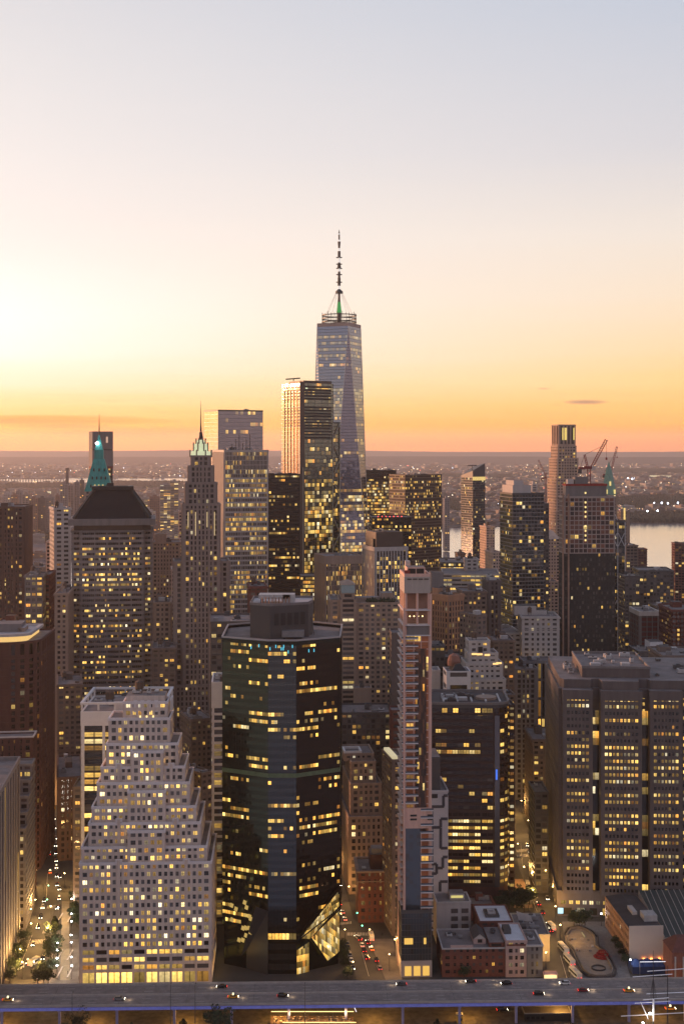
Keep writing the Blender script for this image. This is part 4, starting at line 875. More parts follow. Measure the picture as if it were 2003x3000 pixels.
def crane(name, lab, px, Y, z0, yhub, jib_px, jib_y, cj=None, s=1.0, cat='crane'):
    c = empty(name, (X(px,Y), Y, z0), 0, lab, cat, None); zh = Z(yhub, Y)-z0; red = w('crane red', (.20,.03,.028), rough=.5, noise=.1); dk = w_dark
    def lat(mb, a, b_, r, n, mat):
        a, b_ = Vector(a), Vector(b_); d = (b_-a).normalized(); u = Vector((0,1,0)); v = d.cross(u).normalized()
        cs = [(u*i+v*j)*r for i, j in ((-1,-1),(1,-1),(1,1),(-1,1))]
        for q in cs: mb.bar(a+q, b_+q, .16*s, mat)
        for k in range(n):
            p, q = a+(b_-a)*k/n, a+(b_-a)*(k+1)/n
            for i in range(4): mb.bar(p+cs[i], q+cs[(i+1)%4], .11*s, mat)
    m = MB(); lat(m, (0,0,0), (0,0,zh), 1.15*s, max(4, int(zh/3)), red); m.build('mast', c)
    m = MB(); m.box(-3.5*s,-1.6,zh,3.5*s,1.6,zh+2.2*s, red); m.box(-8*s,-1.5,zh-.3,-3.5*s,1.5,zh+1.5*s, red); m.build('slewing_deck', c)
    m = MB(); m.box(-9*s,-1.7,zh-3.4*s,-6*s,1.7,zh, w_steel); m.build('counterweight', c)
    jx, jz = (jib_px-px)*Y/F, Z(jib_y, Y)-z0; m = MB(); lat(m, (2*s,0,zh+1), (jx,0,jz), .95*s, 14, red); m.build('jib', c)
    ax, az = (cj[0]-px)*Y/F, Z(cj[1], Y)-z0; m = MB(); lat(m, (-1*s,0,zh+1), (ax,0,az), .6*s, 6, red); m.build('a_frame', c)
    m = MB(); m.bar((ax,0,az), (jx*.8+.4,0,zh+(jz-zh)*.8), .13, dk); m.bar((ax,0,az), (-7*s,0,zh+1), .13, dk); m.bar((jx,0,jz), (jx,0,jz-14*s), .1, dk); m.build('cable', c)
    m = MB(); m.box(jx-.6,-.6,jz-16*s,jx+.6,.6,jz-14*s, red); m.build('hook_block', c)
    m = MB(); m.box(2*s,-3,zh-.5,4.4*s,-1.4,zh+2.2, w_pale); m.build('cab', c)
    return c
crane('tower_crane', 'red luffing tower crane standing on the tower under construction', 1724, 1048, Z(1462,1048), 1374, 1775, 1288, (1711,1332))
crane('tower_crane', 'smaller red tower crane with raised jib behind the green pointed roof', 1782, 1660, Z(1560,1660), 1392, 1806, 1308, (1776,1372), .9)
crane('tower_crane', 'small dark crane jib poking up left of the tall stone tower', 1597, 1720, Z(1500,1720), 1402, 1576, 1348, (1601,1385), .7)
b = Bld('gothic_tower', 'gothic masonry tower with a green copper pointed roof behind the construction tower', 1768, 1580, 3, 'skyscraper'); W_ = b.W(1806)
b.mass(rect(-5,-4,W_+14,W_+8), 0, b.z(1502), 'deco tan', pname='lower_wall'); b.mass(rect(0,0,W_,W_), b.z(1502), b.z(1450), 'deco tan', parapet=.5); cc = W_/2
m = b.part('copper_roof'); m.frustum(circ(cc,cc,W_*.60,8,.39), b.z(1450), circ(cc,cc,W_*.22,8,.39), b.z(1378), w_copper2, cap=False); m.frustum(circ(cc,cc,W_*.22,8,.39), b.z(1378), circ(cc,cc,.2,8,.39), b.z(1352), w_copper2)
m = b.part('floodlit_dormer')
for k, (u, v) in enumerate(((-.3,.05),(.32,.05),(0,.42))): m.box(cc+u*W_-.9, cc-W_*(.55-.3*v)-.6, b.z(1450)+v*26, cc+u*W_+.9, cc-W_*.2, b.z(1450)+v*26+5, lamp_mat('dormer light', (1,.75,.25), .9))
for k in (-4.5, W_+7.5): b.part('corner_pinnacle').frustum(rect(k-1.6,-3.6,k+1.6,-.4), b.z(1502), rect(k-.3,-2.3,k+.3,-1.7), b.z(1478), w_copper2)
b.finish()
b = tower('braced_tower', 'slim glass tower with white X bracing and open pyramid frame on top', 'skyscraper', 1783, 1786, 1829, 1330, 3, 1530, 'stripes hotel', D=24, clutter=0, finish=False, parapet=2)
m = b.part('cross_bracing'); wb_ = w('white brace', (.55,.54,.55), noise=0)
for zt_, zb_ in ((1562,1600),(1758,1796)):
    for h in (0, 1):
        xa, xb = b.Wd*.5*h+.6, b.Wd*.5*(h+1)-.6; m.bar((xa,-.7,b.z(zt_)), (xb,-.7,b.z(zb_)), .42, wb_); m.bar((xb,-.7,b.z(zt_)), (xa,-.7,b.z(zb_)), .42, wb_)
for h in (0,.5,1): m.bar((b.Wd*h,-.7,0), (b.Wd*h,-.7,b.zt), .45, wb_)
m = b.part('pyramid_frame')
for x_, y_ in ((0,0),(b.Wd*.55,0),(b.Wd*.55,12),(0,12)): m.bar((x_,y_,b.zt), (b.Wd*.28,6,b.z(1492)), .35, wb_)
b.finish()
b = tower('gothic_annex', 'narrow tan stone shaft with a floodlit pinnacle beside the white-braced tower', 'tower', 1816, 1818, 1838, 1520, 3, 1500, 'deco tan', D=16, clutter=0, finish=False)
b.part('floodlit_pinnacle').box(b.Wd*.35, -.8, b.z(1522), b.Wd*.6, -.45, b.z(1488), lamp_mat('floodlit pinnacle', (1,.66,.2), 1.0)); b.finish()
MID = [ # name,label,cat,pl,pc,pr,Y,a,yt,style,kwargs
 ('stone_tower','brown ribbed stone tower at the left edge with a flat dark top','skyscraper',-40,-30,72,1080,5,1488,'deco red',dict(D=45,clutter=4)),
 ('brick_tower','brown block with a column of pale lit windows, right of the left-edge stone tower','office tower',70,74,126,1010,6,1690,'office lit punched',dict(D=30)),
 ('brick_slab','narrow red brick slab between the pale-lit block and the slim white tower','apartment building',122,126,147,1030,6,1688,'brick grid',dict(D=40)),
 ('white_tower','slim white apartment tower with red roof lights left of the pyramid roofed tower','skyscraper',147,160,208,1120,6,1492,'white flats',dict(clutter=3)),
 ('peach_tower','narrow peach coloured block clinging to the left of the slim white tower','apartment building',133,136,150,1180,6,1590,'peach flats',dict(D=30,clutter=0)),
 ('low_stone_block','small flat pinkish roofed block by the strip of river on the left','building',72,78,128,1500,6,1664,'deco tan',dict(D=40,clutter=5)),
 ('grey_tower','grey stone building with small windows at the left foot of the pyramid roofed tower','office tower',158,162,200,960,6,1742,'deco tan',dict(D=40)),
 ('arched_block','grey stone block with an arched window and stepped top right of the pyramid roofed tower','office tower',443,446,528,1220,7,1592,'deco tan',dict(D=40,pent=(.1,.2,.5,.7,8))),
 ('peach_setback','tall narrow pink stone block with setbacks left of the spired tower','office tower',495,502,535,1040,7,1672,'peach flats',dict(D=30)),
 ('pink_setback','stepped pink brown building below the narrow pink block','office tower',446,452,500,1000,7,1768,'deco tan',dict(D=34)),
 ('brown_midrise','brown brick building with a floodlit yellow terrace on its roof','apartment building',444,447,514,940,7,1903,'brown flats',dict(D=36,clutter=2)),
 ('pale_narrow','pale stone shaft between the stepped pink building and the spired tower','office tower',510,514,536,1010,7,1790,'peach flats',dict(D=20,clutter=0)),
 ('orange_tower','orange tinted apartment block between the spired tower and the banded slab','apartment building',519,524,545,1300,7,1500,'peach flats',dict(D=20,clutter=0)),
 ('grid_block','dark gridded office block with a flat black roof left of the dark octagonal tower','office tower',602,618,740,830,6,1826,'dark flats',dict(D=40,roofmat=w_dark)),
 ('red_brick_tower','reddish brick tower top seen behind the roof plant of the dark octagonal tower','apartment building',708,732,782,930,7,1722,'brick grid',dict(D=30,clutter=2)),
 ('yellow_lit_base','lower glass wing with bright yellow storeys under the gold-sided tower','office tower',876,879,925,1380,3,1690,'lit bands',dict(D=30,clutter=0)),
 ('striped_low_block','low wide building of pale slanting terraces with yellow strips of light','building',1284,1290,1372,1400,-3,1650,'lit bands',dict(D=60)),
 ('pale_box','pale windowless box on the terraces near the river','building',1360,1363,1400,1330,0,1640,'white flats',dict(D=20,clutter=1)),
 ('terrace_block','stack of long pale terraces with yellow strip windows in front of the pale box','building',1290,1294,1462,1290,-4,1684,dict(STY['lit bands'],span=w_pale,sh=2.3,wall=w_pale,bay=9),dict(D=60,clutter=0)),
 ('lit_grid_block','grey office block with a full grid of lit windows right of the pinkish slim tower','office tower',1258,1262,1310,960,3,1728,'office lit punched',dict(D=30,pent=(.05,.1,.8,.6,12),win=60,zmin=60)),
 ('orange_stone_tower','orange lit stone tower with long vertical windows','office tower',1306,1312,1356,930,40,1748,'tan tall windows',dict(clutter=2,D=24)),
 ('brown_stone_block','brown stone block with scattered yellow windows right of the orange lit tower','office tower',1352,1355,1424,1000,4,1736,'brown flats',dict(D=30)),
 ('small_brown_block','small dark brown block with big window openings on the orange-lit corner','building',1374,1396,1424,900,30,1806,'brown flats',dict(D=20,clutter=1)),
 ('purple_stone_tower','narrow mauve ribbed tower left of the dark glass apartment tower','office tower',1426,1430,1464,1030,4,1704,dict(STY['deco'],wall=w_seap),dict(D=25)),
 ('orange_flats','sunlit peach apartment slab beside the slanted-roof tower','apartment building',1416,1424,1448,1700,10,1545,'peach flats',dict(D=30,clutter=1)),
 ('dotted_block','peach block with a regular grid of slots below the sunlit slab','apartment building',1436,1442,1468,1350,8,1620,'peach flats',dict(D=30,clutter=1)),
 ('dim_block','dim brown tower just right of the dark glass apartment tower','office tower',1583,1588,1606,1290,4,1478,'dark flats',dict(D=20,clutter=0)),
 ('white_office','white painted block with rows of small lit windows behind the striped stone block','office tower',1515,1528,1637,1020,3,1810,'white flats',dict(pent=(-.15,.5,.45,.95,7),win=60,zmin=60)),
 ('pale_office','grey pale block with lit strip windows left of the white painted block','office tower',1450,1456,1528,1032,5,1858,'white flats',dict(D=40)),
 ('red_panel_tower','grey shaft with a tall red panel between white lines at the right','office tower',1868,1872,1930,1060,2,1795,dict(STY['white piers'],wall=w_grey,glass=solid('red panel',(.12,.02,.02),noise=.1),bay=5,pw=.5),dict(D=30,win=0)),
 ('dark_office','dark glass office block with pale green lit windows at the right','office tower',1866,1872,1972,1260,-3,1674,'dark flats',dict(D=40,clutter=4)),
 ('glass_low_tower','dark glass tower below the green-lit office block at the right','office tower',1920,1924,1985,1190,2,1780,'slant glass',dict(D=30)),
 ('brown_balcony_tower','brown slim tower with scaffold balconies right of the white-braced tower','apartment building',1829,1833,1866,1500,3,1600,dict(STY['balcony'],wall=w_tand),dict(D=30)),
 ('balcony_tower','red brown apartment tower with balcony stacks standing before the river at the right','apartment building',1855,1859,1893,1900,-4,1610,dict(STY['balcony'],wall=w_redb),dict(D=25,clutter=1)),
 ('edge_tower','red brown balcony tower cut by the right edge, against the river','apartment building',1972,1976,2040,1850,-4,1594,dict(STY['balcony'],wall=w_redb),dict(D=25)),
 ('edge_brick_tower','red brick tower cut by the right edge below the balcony tower','apartment building',1958,1966,2060,1000,0,1790,'brick grid',dict(D=40)),
 ('dark_lowrise','dark low office block with a white rooftop box, in front of the red-panel shaft','building',1864,1870,1948,980,2,1912,'dark flats',dict(D=30,pent=(.5,.2,.98,.7,7),roofmat=w_white)),
 ('amber_strip_tower','dark slab with a lit column of amber windows right of the braced tower','office tower',1826,1829,1872,1240,2,1690,'dark flats',dict(D=25)),
 ('brown_river_block','brown block with sunlit corner against the river right of the brown glass block','building',1335,1340,1362,1750,5,1622,'brown flats',dict(D=20,clutter=1)),
]
for (nm, lb, ct, pl, pc, pr, Y, a, yt, st, kw) in MID: tower(nm, lb, ct, pl, pc, pr, Y, a, yt, st, **kw)
# beige residential block with raised centre tower
b = Bld('beige_apartment_block', 'wide beige apartment building with a raised shaft and glass lantern at its left', 968, 900, 3, 'apartment building'); W_ = b.W(1170)
x1, x2 = b.W(996), b.W(1042); b.mass(rect(0,0,x1-.4,34), 0, b.z(1762), 'beige flats'); b.mass(rect(x2+.4,-1,W_,34), 0, b.z(1770), 'beige flats')
b.mass(rect(x1,-3,x2,28), 0, b.z(1755), dict(STY['beige flats'],bay=5.5,pw=4.2), pname='shaft_wall', parapet=0); b.mass(rect(x1+1.2,-1.4,x2-1.2,22), b.z(1755), b.z(1738), 'beige flats', pname='shaft_wall', parapet=.4)
m = b.part('lantern'); m.prism(rect(x1+.8,-1.8,x2-.8,20), b.z(1738), b.z(1713), w('lantern glass', (.30,.40,.42), rough=.2, noise=.1)); m.frustum(rect(x1+.3,-2.3,x2-.3,20.5), b.z(1713), rect(x1+5,4,x2-5,12), b.z(1702), w_tan)
m = b.part('roof_garden'); rg = solid('hedge', (.02,.035,.015), .9, scale=1.5, noise=.5); r = random.Random(5)
for k in range(26): m.lathe(x2+8+r.uniform(0, W_-x2-11), 2+r.uniform(0,5), [(.1,b.z(1770)),(r.uniform(1,1.9),b.z(1770)+1.5),(.1,b.z(1770)+r.uniform(2.6,4.2))], rg, 6)
m = b.part('penthouse'); m.box(x2+18, 8, b.z(1770), x2+26, 20, b.z(1742), w_tan, top=MAT_ROOF); m.box(x2+.6, 12, b.z(1770), x2+17, 22, b.z(1757), w_tan, top=MAT_ROOF)
b.clutter(rect(0,0,x1,34), b.z(1762), 4, 2); b.finish(100, 30)
# ================================================================ wedding-cake limestone block at the waterfront
Yw = 638; b = Bld('limestone_office_block', 'pale limestone wedding-cake block with lit windows, stepping up from the highway', 235, Yw, 2.5, 'office building')
def SX(px, off): return ((px-CX)/F*(Yw+off)-b.x0)
T_ = [ # px left, right, top row, depth offset, back
 (235,618,2534,0),(241,605,2487,3.2),(263,587,2417,6.2),(273,575,2369,9.2),(289,557,2299,12.0),(301,544,2252,14.6),(317,525,2184,17.2),(325,502,2110,20.5),(368,496,2062,24.5)]
zp = 0
for k, (l, r, y, off) in enumerate(T_):
    zt = b.z(y, 0, off); x0, x1 = SX(l, off), SX(r, off); last = k == len(T_)-1
    z0 = zp
    st = 'limestone'
    if k == 0:
        b.mass(rect(x0, 0, x1, 46), 0, 6.0, dict(STY['limestone'], bay=5.8, fl=6.0, pw=1.0, sh=1.0, glass=glass('glass lobby', c=(.05,.05,.04), p=.78, S=1.9, a=.1, b=.9, g=0, seg=7, bl=0)), roof=False, parapet=0, pname='ground_storey', gname='shop_window')
        b.mass(rect(x0, 0, x1, 46), 6.0, 16.8, dict(STY['limestone'], bay=5.8, pw=1.1, sh=1.5), roof=False, parapet=0, pname='wall'); z0 = 16.8
    b.mass(rect(x0, off, x1, 46-off*.35), z0, zt, dict(STY['limestone'], sh=1.65, bay=2.75), parapet=1.0, top_blank=.0 if k < 7 else 0)
    zp = zt
for l, r, y, off, base in ((375,482,2441,1.6,2487),(377,485,2324,7.6,2369),(388,480,2207,12.8,2252)):
    b.mass(rect(SX(l,off), off, SX(r,off), off+6), b.z(base+46,0,off), b.z(y,0,off), 'limestone', parapet=1.0, pname='central_bay')
for cx_, y, off in ((545,2530,-.1),(348,2530,-.1),(350,2410,6.1),(515,2410,6.1),(352,2248,14.5),(505,2248,14.5)):
    x_ = SX(cx_, off); mp = MB(); mp.box(x_-.7, off-.75, b.z(y+160,0,off), x_+.7, off-.3, b.z(y-2,0,off)+1.2, w_lime); mp.box(x_-1.6, off-.55, b.z(y,0,off), x_+1.6, off+.2, b.z(y,0,off)+1.8, w_limed); mp.build('pilaster', b.root)
x0, x1 = SX(368,24.5), SX(496,24.5); m = b.part('penthouse')
m.box(x0+1, 27, zp, x1-1.5, 40, zp+3.4, w_lime, top=MAT_ROOF, bottom=False)
for k in range(4): m.box(x0+5+k*3.4, 24.3, zp-4.2, x0+6.8+k*3.4, 24.6, zp+1.6, w_limed)
for k in range(3): b.part('crown_lamp').box(x0+8+k*3.2, 23.7, b.z(2117,0,24), x0+8.7+k*3.2, 24.05, b.z(2098,0,24), lamp_mat('crown lamp', (1,.75,.3), 1.6))
b.clutter(rect(x0, 27, x1, 40), zp+3.4, 5, 2, MAT_MECHL); b.clutter(rect(SX(325,21),22,x0-2,34), b.z(2110,0,20.5), 2, 2)
tank(b.root, (x0+x1)/2-4, 34, zp+3.4, 2.2, 3.2)
b.finish(100, 2)
# ---------------------------------------------------------------- white framed dark tower behind it
b = tower('framed_office_tower', 'black tower framed by tall white columns, an open white rim on its roof', 'office tower', 236, 241, 482, 735, 2, 2086, 'whiteframe', D=46, clutter=7, finish=False, parapet=.3, blank=7.5)
m = b.part('roof_rim'); P = rect(0,0,b.Wd,46); zt = b.zt
m.ring(offs(P,.9), offs(P,-.6), zt+4.2, zt+5.4, w_white)
for k in range(6): m.box(b.Wd*k/5-.5, -.5, zt+1, b.Wd*k/5+.5, .4, zt+4.3, w_white); m.box(b.Wd*k/5-.5, 45.6, zt, b.Wd*k/5+.5, 46.5, zt+4.3, w_white)
for k in range(1,4): m.box(-.5, 46*k/4-.5, zt+1, .4, 46*k/4+.5, zt+4.3, w_white)
b.part('penthouse').box(b.Wd*.38, 4, zt, b.Wd*.8, 20, zt+5, w_white, top=MAT_ROOF, bottom=False)
tank(b.root, b.Wd*.26, 26, zt, 2.6, 4); b.finish(80, 20)
b = tower('white_banded_tower', 'narrow white tower with dark ribbon windows between the limestone block and the dark green tower', 'office tower', 618, 622, 720, 720, 4, 2004, 'pinebands', D=30, clutter=2, finish=False, blank=13)
b.finish(60, 5)
# ================================================================ dark faceted tower at the waterfront
Ym = 652; b = Bld('dark_glass_tower', 'dark green faceted glass tower in the foreground centre, with scattered yellow windows', 785, Ym, 0, 'skyscraper')
def PX(px, y): return (X(px, y)-b.x0, y-Ym)
p0 = PX(652, Ym+12.5); p1 = PX(785, Ym); p2 = PX(868, Ym); p3 = PX(995, Ym+12.5)
poly = [p0, p1, p2, p3, (p3[0]+1, 58), (p2[0]+3, 72), (p1[0]-3, 72), (p0[0]-1, 58)]
zt = b.z(1888); zb = 20
sl_ = w('slate reflection tint', (.05,.06,.07), rough=.14, metal=.85, noise=.1); gr_ = w('olive reflection tint', (.035,.045,.032), rough=.14, metal=.85, noise=.1); br_ = w('brown reflection tint', (.022,.015,.012), rough=.16, metal=.85, noise=.1)  # one glass all round: each facet's reflected surroundings are painted in as a tint
kw_ = dict(metal=.9, rough=.06, p=.39, S=1.6, a=.18, b=.50, g=.32, seg=7, bl=0)
b.mass(poly, zb, zt, dict(STY['maiden'], fs={1: sl_, 0: gr_, 2: br_}, fg={1: glass('glass slate reflection', c=(.065,.075,.085), **kw_), 0: glass('glass olive reflection', c=(.045,.06,.042), **kw_), 2: glass('glass brown reflection', c=(.030,.020,.016), **kw_)}), parapet=1.6)  # panes and spandrels of the three front facets carry the painted reflections
# crown of paler glass and a green storey band
for yy in (2278,):
    mp = MB(); mp.ring(offs(poly,.22), offs(poly,.13), b.z(yy), b.z(yy-12), solid('green lit storey', (.05,.07,.04), rough=.3, noise=.5, scale=.4, emit=(.20,.30,.10), es=.05)); mp.build('green_band', b.root)
r = random.Random(2)
for k in range(11):
    e = r.choice([(p0,p1),(p1,p2),(p1,p2),(p2,p3)]); f = r.uniform(.6,.95) if e[0] is p0 else r.uniform(.05,.6 if e[0] is p2 else .95); xx, yy = e[0][0]+(e[1][0]-e[0][0])*f, e[0][1]+(e[1][1]-e[0][1])*f; zz = b.z(r.choice([1898,1905,1914]))
    b.part('cyan_light').box(xx-.18, yy-.5, zz, xx+.25, yy-.2, zz+1.5, lamp_mat('cyan lamp', (.1,.75,1), .9))
m = b.part('roof_deck'); m.face([(q[0],q[1],zt+.3) for q in offs(poly,-1)], MAT_ROOF); m.ring(offs(poly,.5), offs(poly,-.3), zt+1.6, zt+2.3, solid('pale coping', (.4,.37,.36), noise=0))
m = b.part('penthouse'); h0 = PX(733, Ym+22); h1 = PX(790, Ym+16); h2 = PX(903, Ym+24); h3 = PX(915, Ym+34)
hp = [h0, h1, h2, h3, (h3[0], 52), (h0[0], 52)]; zph = b.z(1775,0,16); m.prism(hp, zt, zph, w('plant room grey', (.075,.07,.068), noise=.15, streak=True), top=MAT_ROOFL, bottom=False); m.ring(offs(hp,.25), offs(hp,-.3), zph-.2, zph+1.1, w_grey)
m.prism(offs(hp,.3)[:3]+[(h2[0],h2[1]+3),(h0[0],h0[1]+3)], zt, zt+(zph-zt)*.45, w('plant room brown', (.16,.13,.105), noise=.15), bottom=False) if False else None
for f in (.12,.62): 
    xx = h0[0]+(h1[0]-h0[0])*f; yy = h0[1]+(h1[1]-h0[1])*f
for k in range(5):
    f_ = .12+.17*k; xx = h1[0]+(h2[0]-h1[0])*f_; yy = h1[1]+(h2[1]-h1[1])*f_
    m_ = MB(); m_.prism([(xx,yy-.25),(xx+2.2,yy+.6),(xx+2.2,yy+1.1),(xx,yy+.3)], zt+7, zt+13, w_dark); m_.build('louvre', b.root)
for k in range(9): xx = h0[0]+6+k*1.7; b.part('exhaust_pipe').bar((xx, 24, zph), (xx, 24, zph+3.4), .32, w('rusty pipe', (.35,.2,.14), noise=0))
m = b.part('cooling_unit'); m.box(h0[0]+4, 26, zph+2.4, h0[0]+20, 36, zph+4.4, MAT_MECHL); m.box(h0[0]+5, 27, zph, h0[0]+6, 35, zph+2.4, MAT_MECH2); m.box(h0[0]+18, 27, zph, h0[0]+19, 35, zph+2.4, MAT_MECH2); m.box(h2[0]-13, 26, zph, h2[0]-7, 34, zph+4.6, MAT_MECHL)
m = b.part('cooling_unit'); m.box(h2[0]-13, 15, zt+1.4, h2[0]-2, 21, zt+4.4, MAT_MECH); m.box(h2[0]-12.4, 16, zt, h2[0]-11.4, 20, zt+1.5, MAT_MECH2); m.box(h2[0]-4, 16, zt, h2[0]-3, 20, zt+1.5, MAT_MECH2)
b.part('antenna').bar((h2[0]+3, 30, zt), (h2[0]+1, 30, zt+10), .15, w_dark); b.part('antenna').bar((2, 20, zph), (2, 20, zph+5), .12, w_dark)
# base: faceted dark podium, glowing glass atrium on the right
m = b.part('podium'); m.prism(offs(poly,-.8), 0, zb, w_maid, bottom=False)
q0, q1 = poly[0], poly[1]; 
b.mass([(p1[0],p1[1]),(p2[0],p2[1]),(p2[0],p2[1]+2.5),(p1[0],p1[1]+2.5)], 0, zb-.2, dict(STY['maiden'], fl=4.8, bay=3.2, glass=glass('glass podium', c=(.02,.02,.02), p=.30, S=1.3, a=.2, b=.2, g=.6, seg=4, bl=0)), pname='entrance_wall', gname='entrance_glazing', roof=False, parapet=0)
ga = glass('glass atrium', c=(.05,.05,.02), p=.93, S=1.05, a=.6, b=.4, g=0, seg=2, bl=.3)
def facet(mb, A_, B_, C_, D__, gm, nu, nv, ub):
    mb.face([A_,B_,C_,D__], gm, [(ub,0),(ub+nu,0),(ub+nu,nv),(ub,nv)])
a0 = (p2[0]+.3, p2[1]-.7); a1 = (p3[0]-.2, p3[1]-.9); g = b.part('atrium_glazing'); fr = b.part('atrium_frame')
A3 = lambda f, z_, o=0: (a0[0]+(a1[0]-a0[0])*f, a0[1]+(a1[1]-a0[1])*f-o, z_)
g.face([A3(.0,0),A3(.28,0),A3(.28,15),A3(0,12)], ga, [(0,0),(6,0),(6,5),(0,4)])
g.face([A3(.34,16.5),A3(.72,4,3),A3(1,8,3.5),A3(1,27,.3)], ga, [(0,12),(8,10),(14,13),(14,20)])
g.face([A3(.05,17.5),A3(.30,16),A3(1,29.5),A3(.96,37),A3(.62,29)], ga, [(20,2),(24,1),(36,5),(36,9),(28,6)])
dk = w_maid
for f0, z0_, f1, z1_ in ((.0,16.5,1,28.5),(.34,16.5,.72,4),(.72,4,1,8),(.05,17.5,.96,37.2),(.0,12.5,.28,15.3)):
    fr.bar(A3(f0,z0_,1 if z0_ > 5 else 3), A3(f1,z1_,1 if z1_ > 8 else 3), .35, dk)
for k in range(1,14): f = .34+k*.05; fr.bar(A3(f,17+f*11,1.2), A3(min(1,f+.04),(36.5-(1-f)*20) if f > .3 else 20,1.2), .12, dk)
# slanted window cluster on the left of the podium
for k in range(14):
    f = r.uniform(.12,.62); z_ = r.uniform(9,38)-f*6; p = (p0[0]+(p1[0]-p0[0])*f, p0[1]+(p1[1]-p0[1])*f-.55)
    b.part('slanted_window').face([(p[0]-.9,p[1]+.08,z_),(p[0]+.7,p[1]-.08,z_-.7),(p[0]+1.2,p[1]-.1,z_+1.3),(p[0]-.4,p[1],z_+2)], lamp_mat('slanted lit pane', (1,.66,.16), r.choice([.8,.5])))
b.part('podium_wedge').face([(p0[0]+8,p0[1]-2.6,0),(p1[0],p1[1]-1.2,0),(p1[0],p1[1]-1.0,31),(p1[0]-6,p1[1]+.3,33)], w('dark wedge', (.04,.04,.045), rough=.3, noise=.1))
mm = lamp_mat('sign red', (1,.1,.08), .8)
b.finish(100, 21)
# ================================================================ slim peach tower under construction and its neighbours
Ys = 652; b = Bld('balcony_tower', 'slim pinkish concrete tower with stacked white balcony slabs, still partly unfinished near its top', 1186, Ys, 3, 'skyscraper')
b.Wd = b.W(1258); b.Dp = 24; ztp = b.z(1690); W_, D_ = b.Wd, b.Dp
w_sp = w('pinkish concrete', (.74,.46,.37), noise=.18, streak=True, scale=.6); w_slab = w('white slab edge', (.72,.66,.64), noise=.08); g_sp = glass('glass orange boarded', c=(.22,.08,.04), p=.12, S=.9, a=.9, b=.1, g=0, bl=.9, blind=(.55,.17,.06), rough=.5)
g_sg = glass('glass slate', c=(.10,.12,.14), metal=.6, rough=.15, p=.08, S=1, bl=.2)
z_up = b.z(1860); z_cap = b.z(1738)
b.mass(rect(0,0,W_,D_), 18, z_up, dict(wall=w_sp, glass=g_sp, bay=3.6, fl=3.65, pw=.5, sh=.5, pd=.35, sd=.3, corner=.7, win=True, cap=w_sp), roof=False, parapet=0, faces=(0,1,2,3))
m = b.part('glass_screen'); m.face([(W_*.42,-.42,b.z(2440)),(W_*.86,-.42,b.z(2440)),(W_*.86,-.42,b.z(1900)),(W_*.42,-.42,b.z(1900))], glass('glass brown screen', c=(.05,.035,.03), metal=.6, rough=.12, p=.10, S=.9, a=.9, b=.1, g=0, bl=.4, blind=(.2,.09,.05)), [(900,0),(906,0),(906,26),(900,26)])
m.face([(W_*.02,-.45,20),(W_*.62,-.45,20),(W_*.62,-.45,b.z(2400)),(W_*.02,-.45,b.z(2400))], g_sg, [(910,0),(914,0),(914,30),(910,30)])
m = b.part('blank_panel'); zc0, zc1 = b.z(1838), b.z(1798)
# open upper storeys
m = b.part('concrete_frame')
for z0_, z1_ in ((z_up, b.z(1836)), (b.z(1830), b.z(1792)), (b.z(1786), z_cap)):
    m.box(-1.2,-1.2,z0_-.5,W_+.2,D_,z0_, w_slab)
    for xx in (0, W_*.46, W_-1): m.box(xx,0,z0_,xx+1,1,z1_, w_sp)
    m.box(0,4,z0_,W_,D_,z1_, w('interior board', (.30,.17,.12), noise=.3))
    for yy in (8, 16, D_-1): m.box(-.2,yy,z0_,.6,yy+1.2,z1_, w_sp)
b.part('grey_infill').box(.8,-.3,b.z(1864),W_-.2,.6,b.z(1834), w_grey)
m = b.part('concrete_cap'); m.box(-.4,-.4,z_cap,W_+.3,D_,ztp, w('cap concrete', (.46,.39,.34), noise=.2, streak=True, scale=.5), top=MAT_ROOF)
for k in range(4): b.part('cap_opening').box(W_*(.08+.23*k),-.7,b.z(1698),W_*(.08+.23*k)+2.1,-.42,b.z(1683)-2, w_dark)
m.ring(rect(-.4,-.4,W_+.3,D_), rect(.3,.3,W_-.4,D_-.7), ztp, ztp+1.5, w_sp); m.box(W_*.12, 4, ztp, W_*.85, 14, b.z(1664), w_sp, top=MAT_ROOF)
b.part('cap_opening').box(W_*.16, 3.7, ztp+.8, W_*.46, 3.95, b.z(1668), w_dark); b.part('cap_opening').box(W_*.5, 3.7, ztp+.8, W_*.8, 3.95, b.z(1668), w_dark)
b.part('red_hoarding').box(-.2, -.1, ztp+1.6, W_*.2, .2, ztp+3.2, w_redn)
b.part('roof_plant').box(W_*.15, 16, ztp, W_*.35, 20, b.z(1652), w_pale)
for k in range(4): b.part('work_light').lathe(W_*(.2+.17*k), .6, [(.01,b.z(1806)-.4),(.4,b.z(1806)),(.01,b.z(1806)+.4)], lamp_mat('bulb', (1,.7,.3), 4), 6)
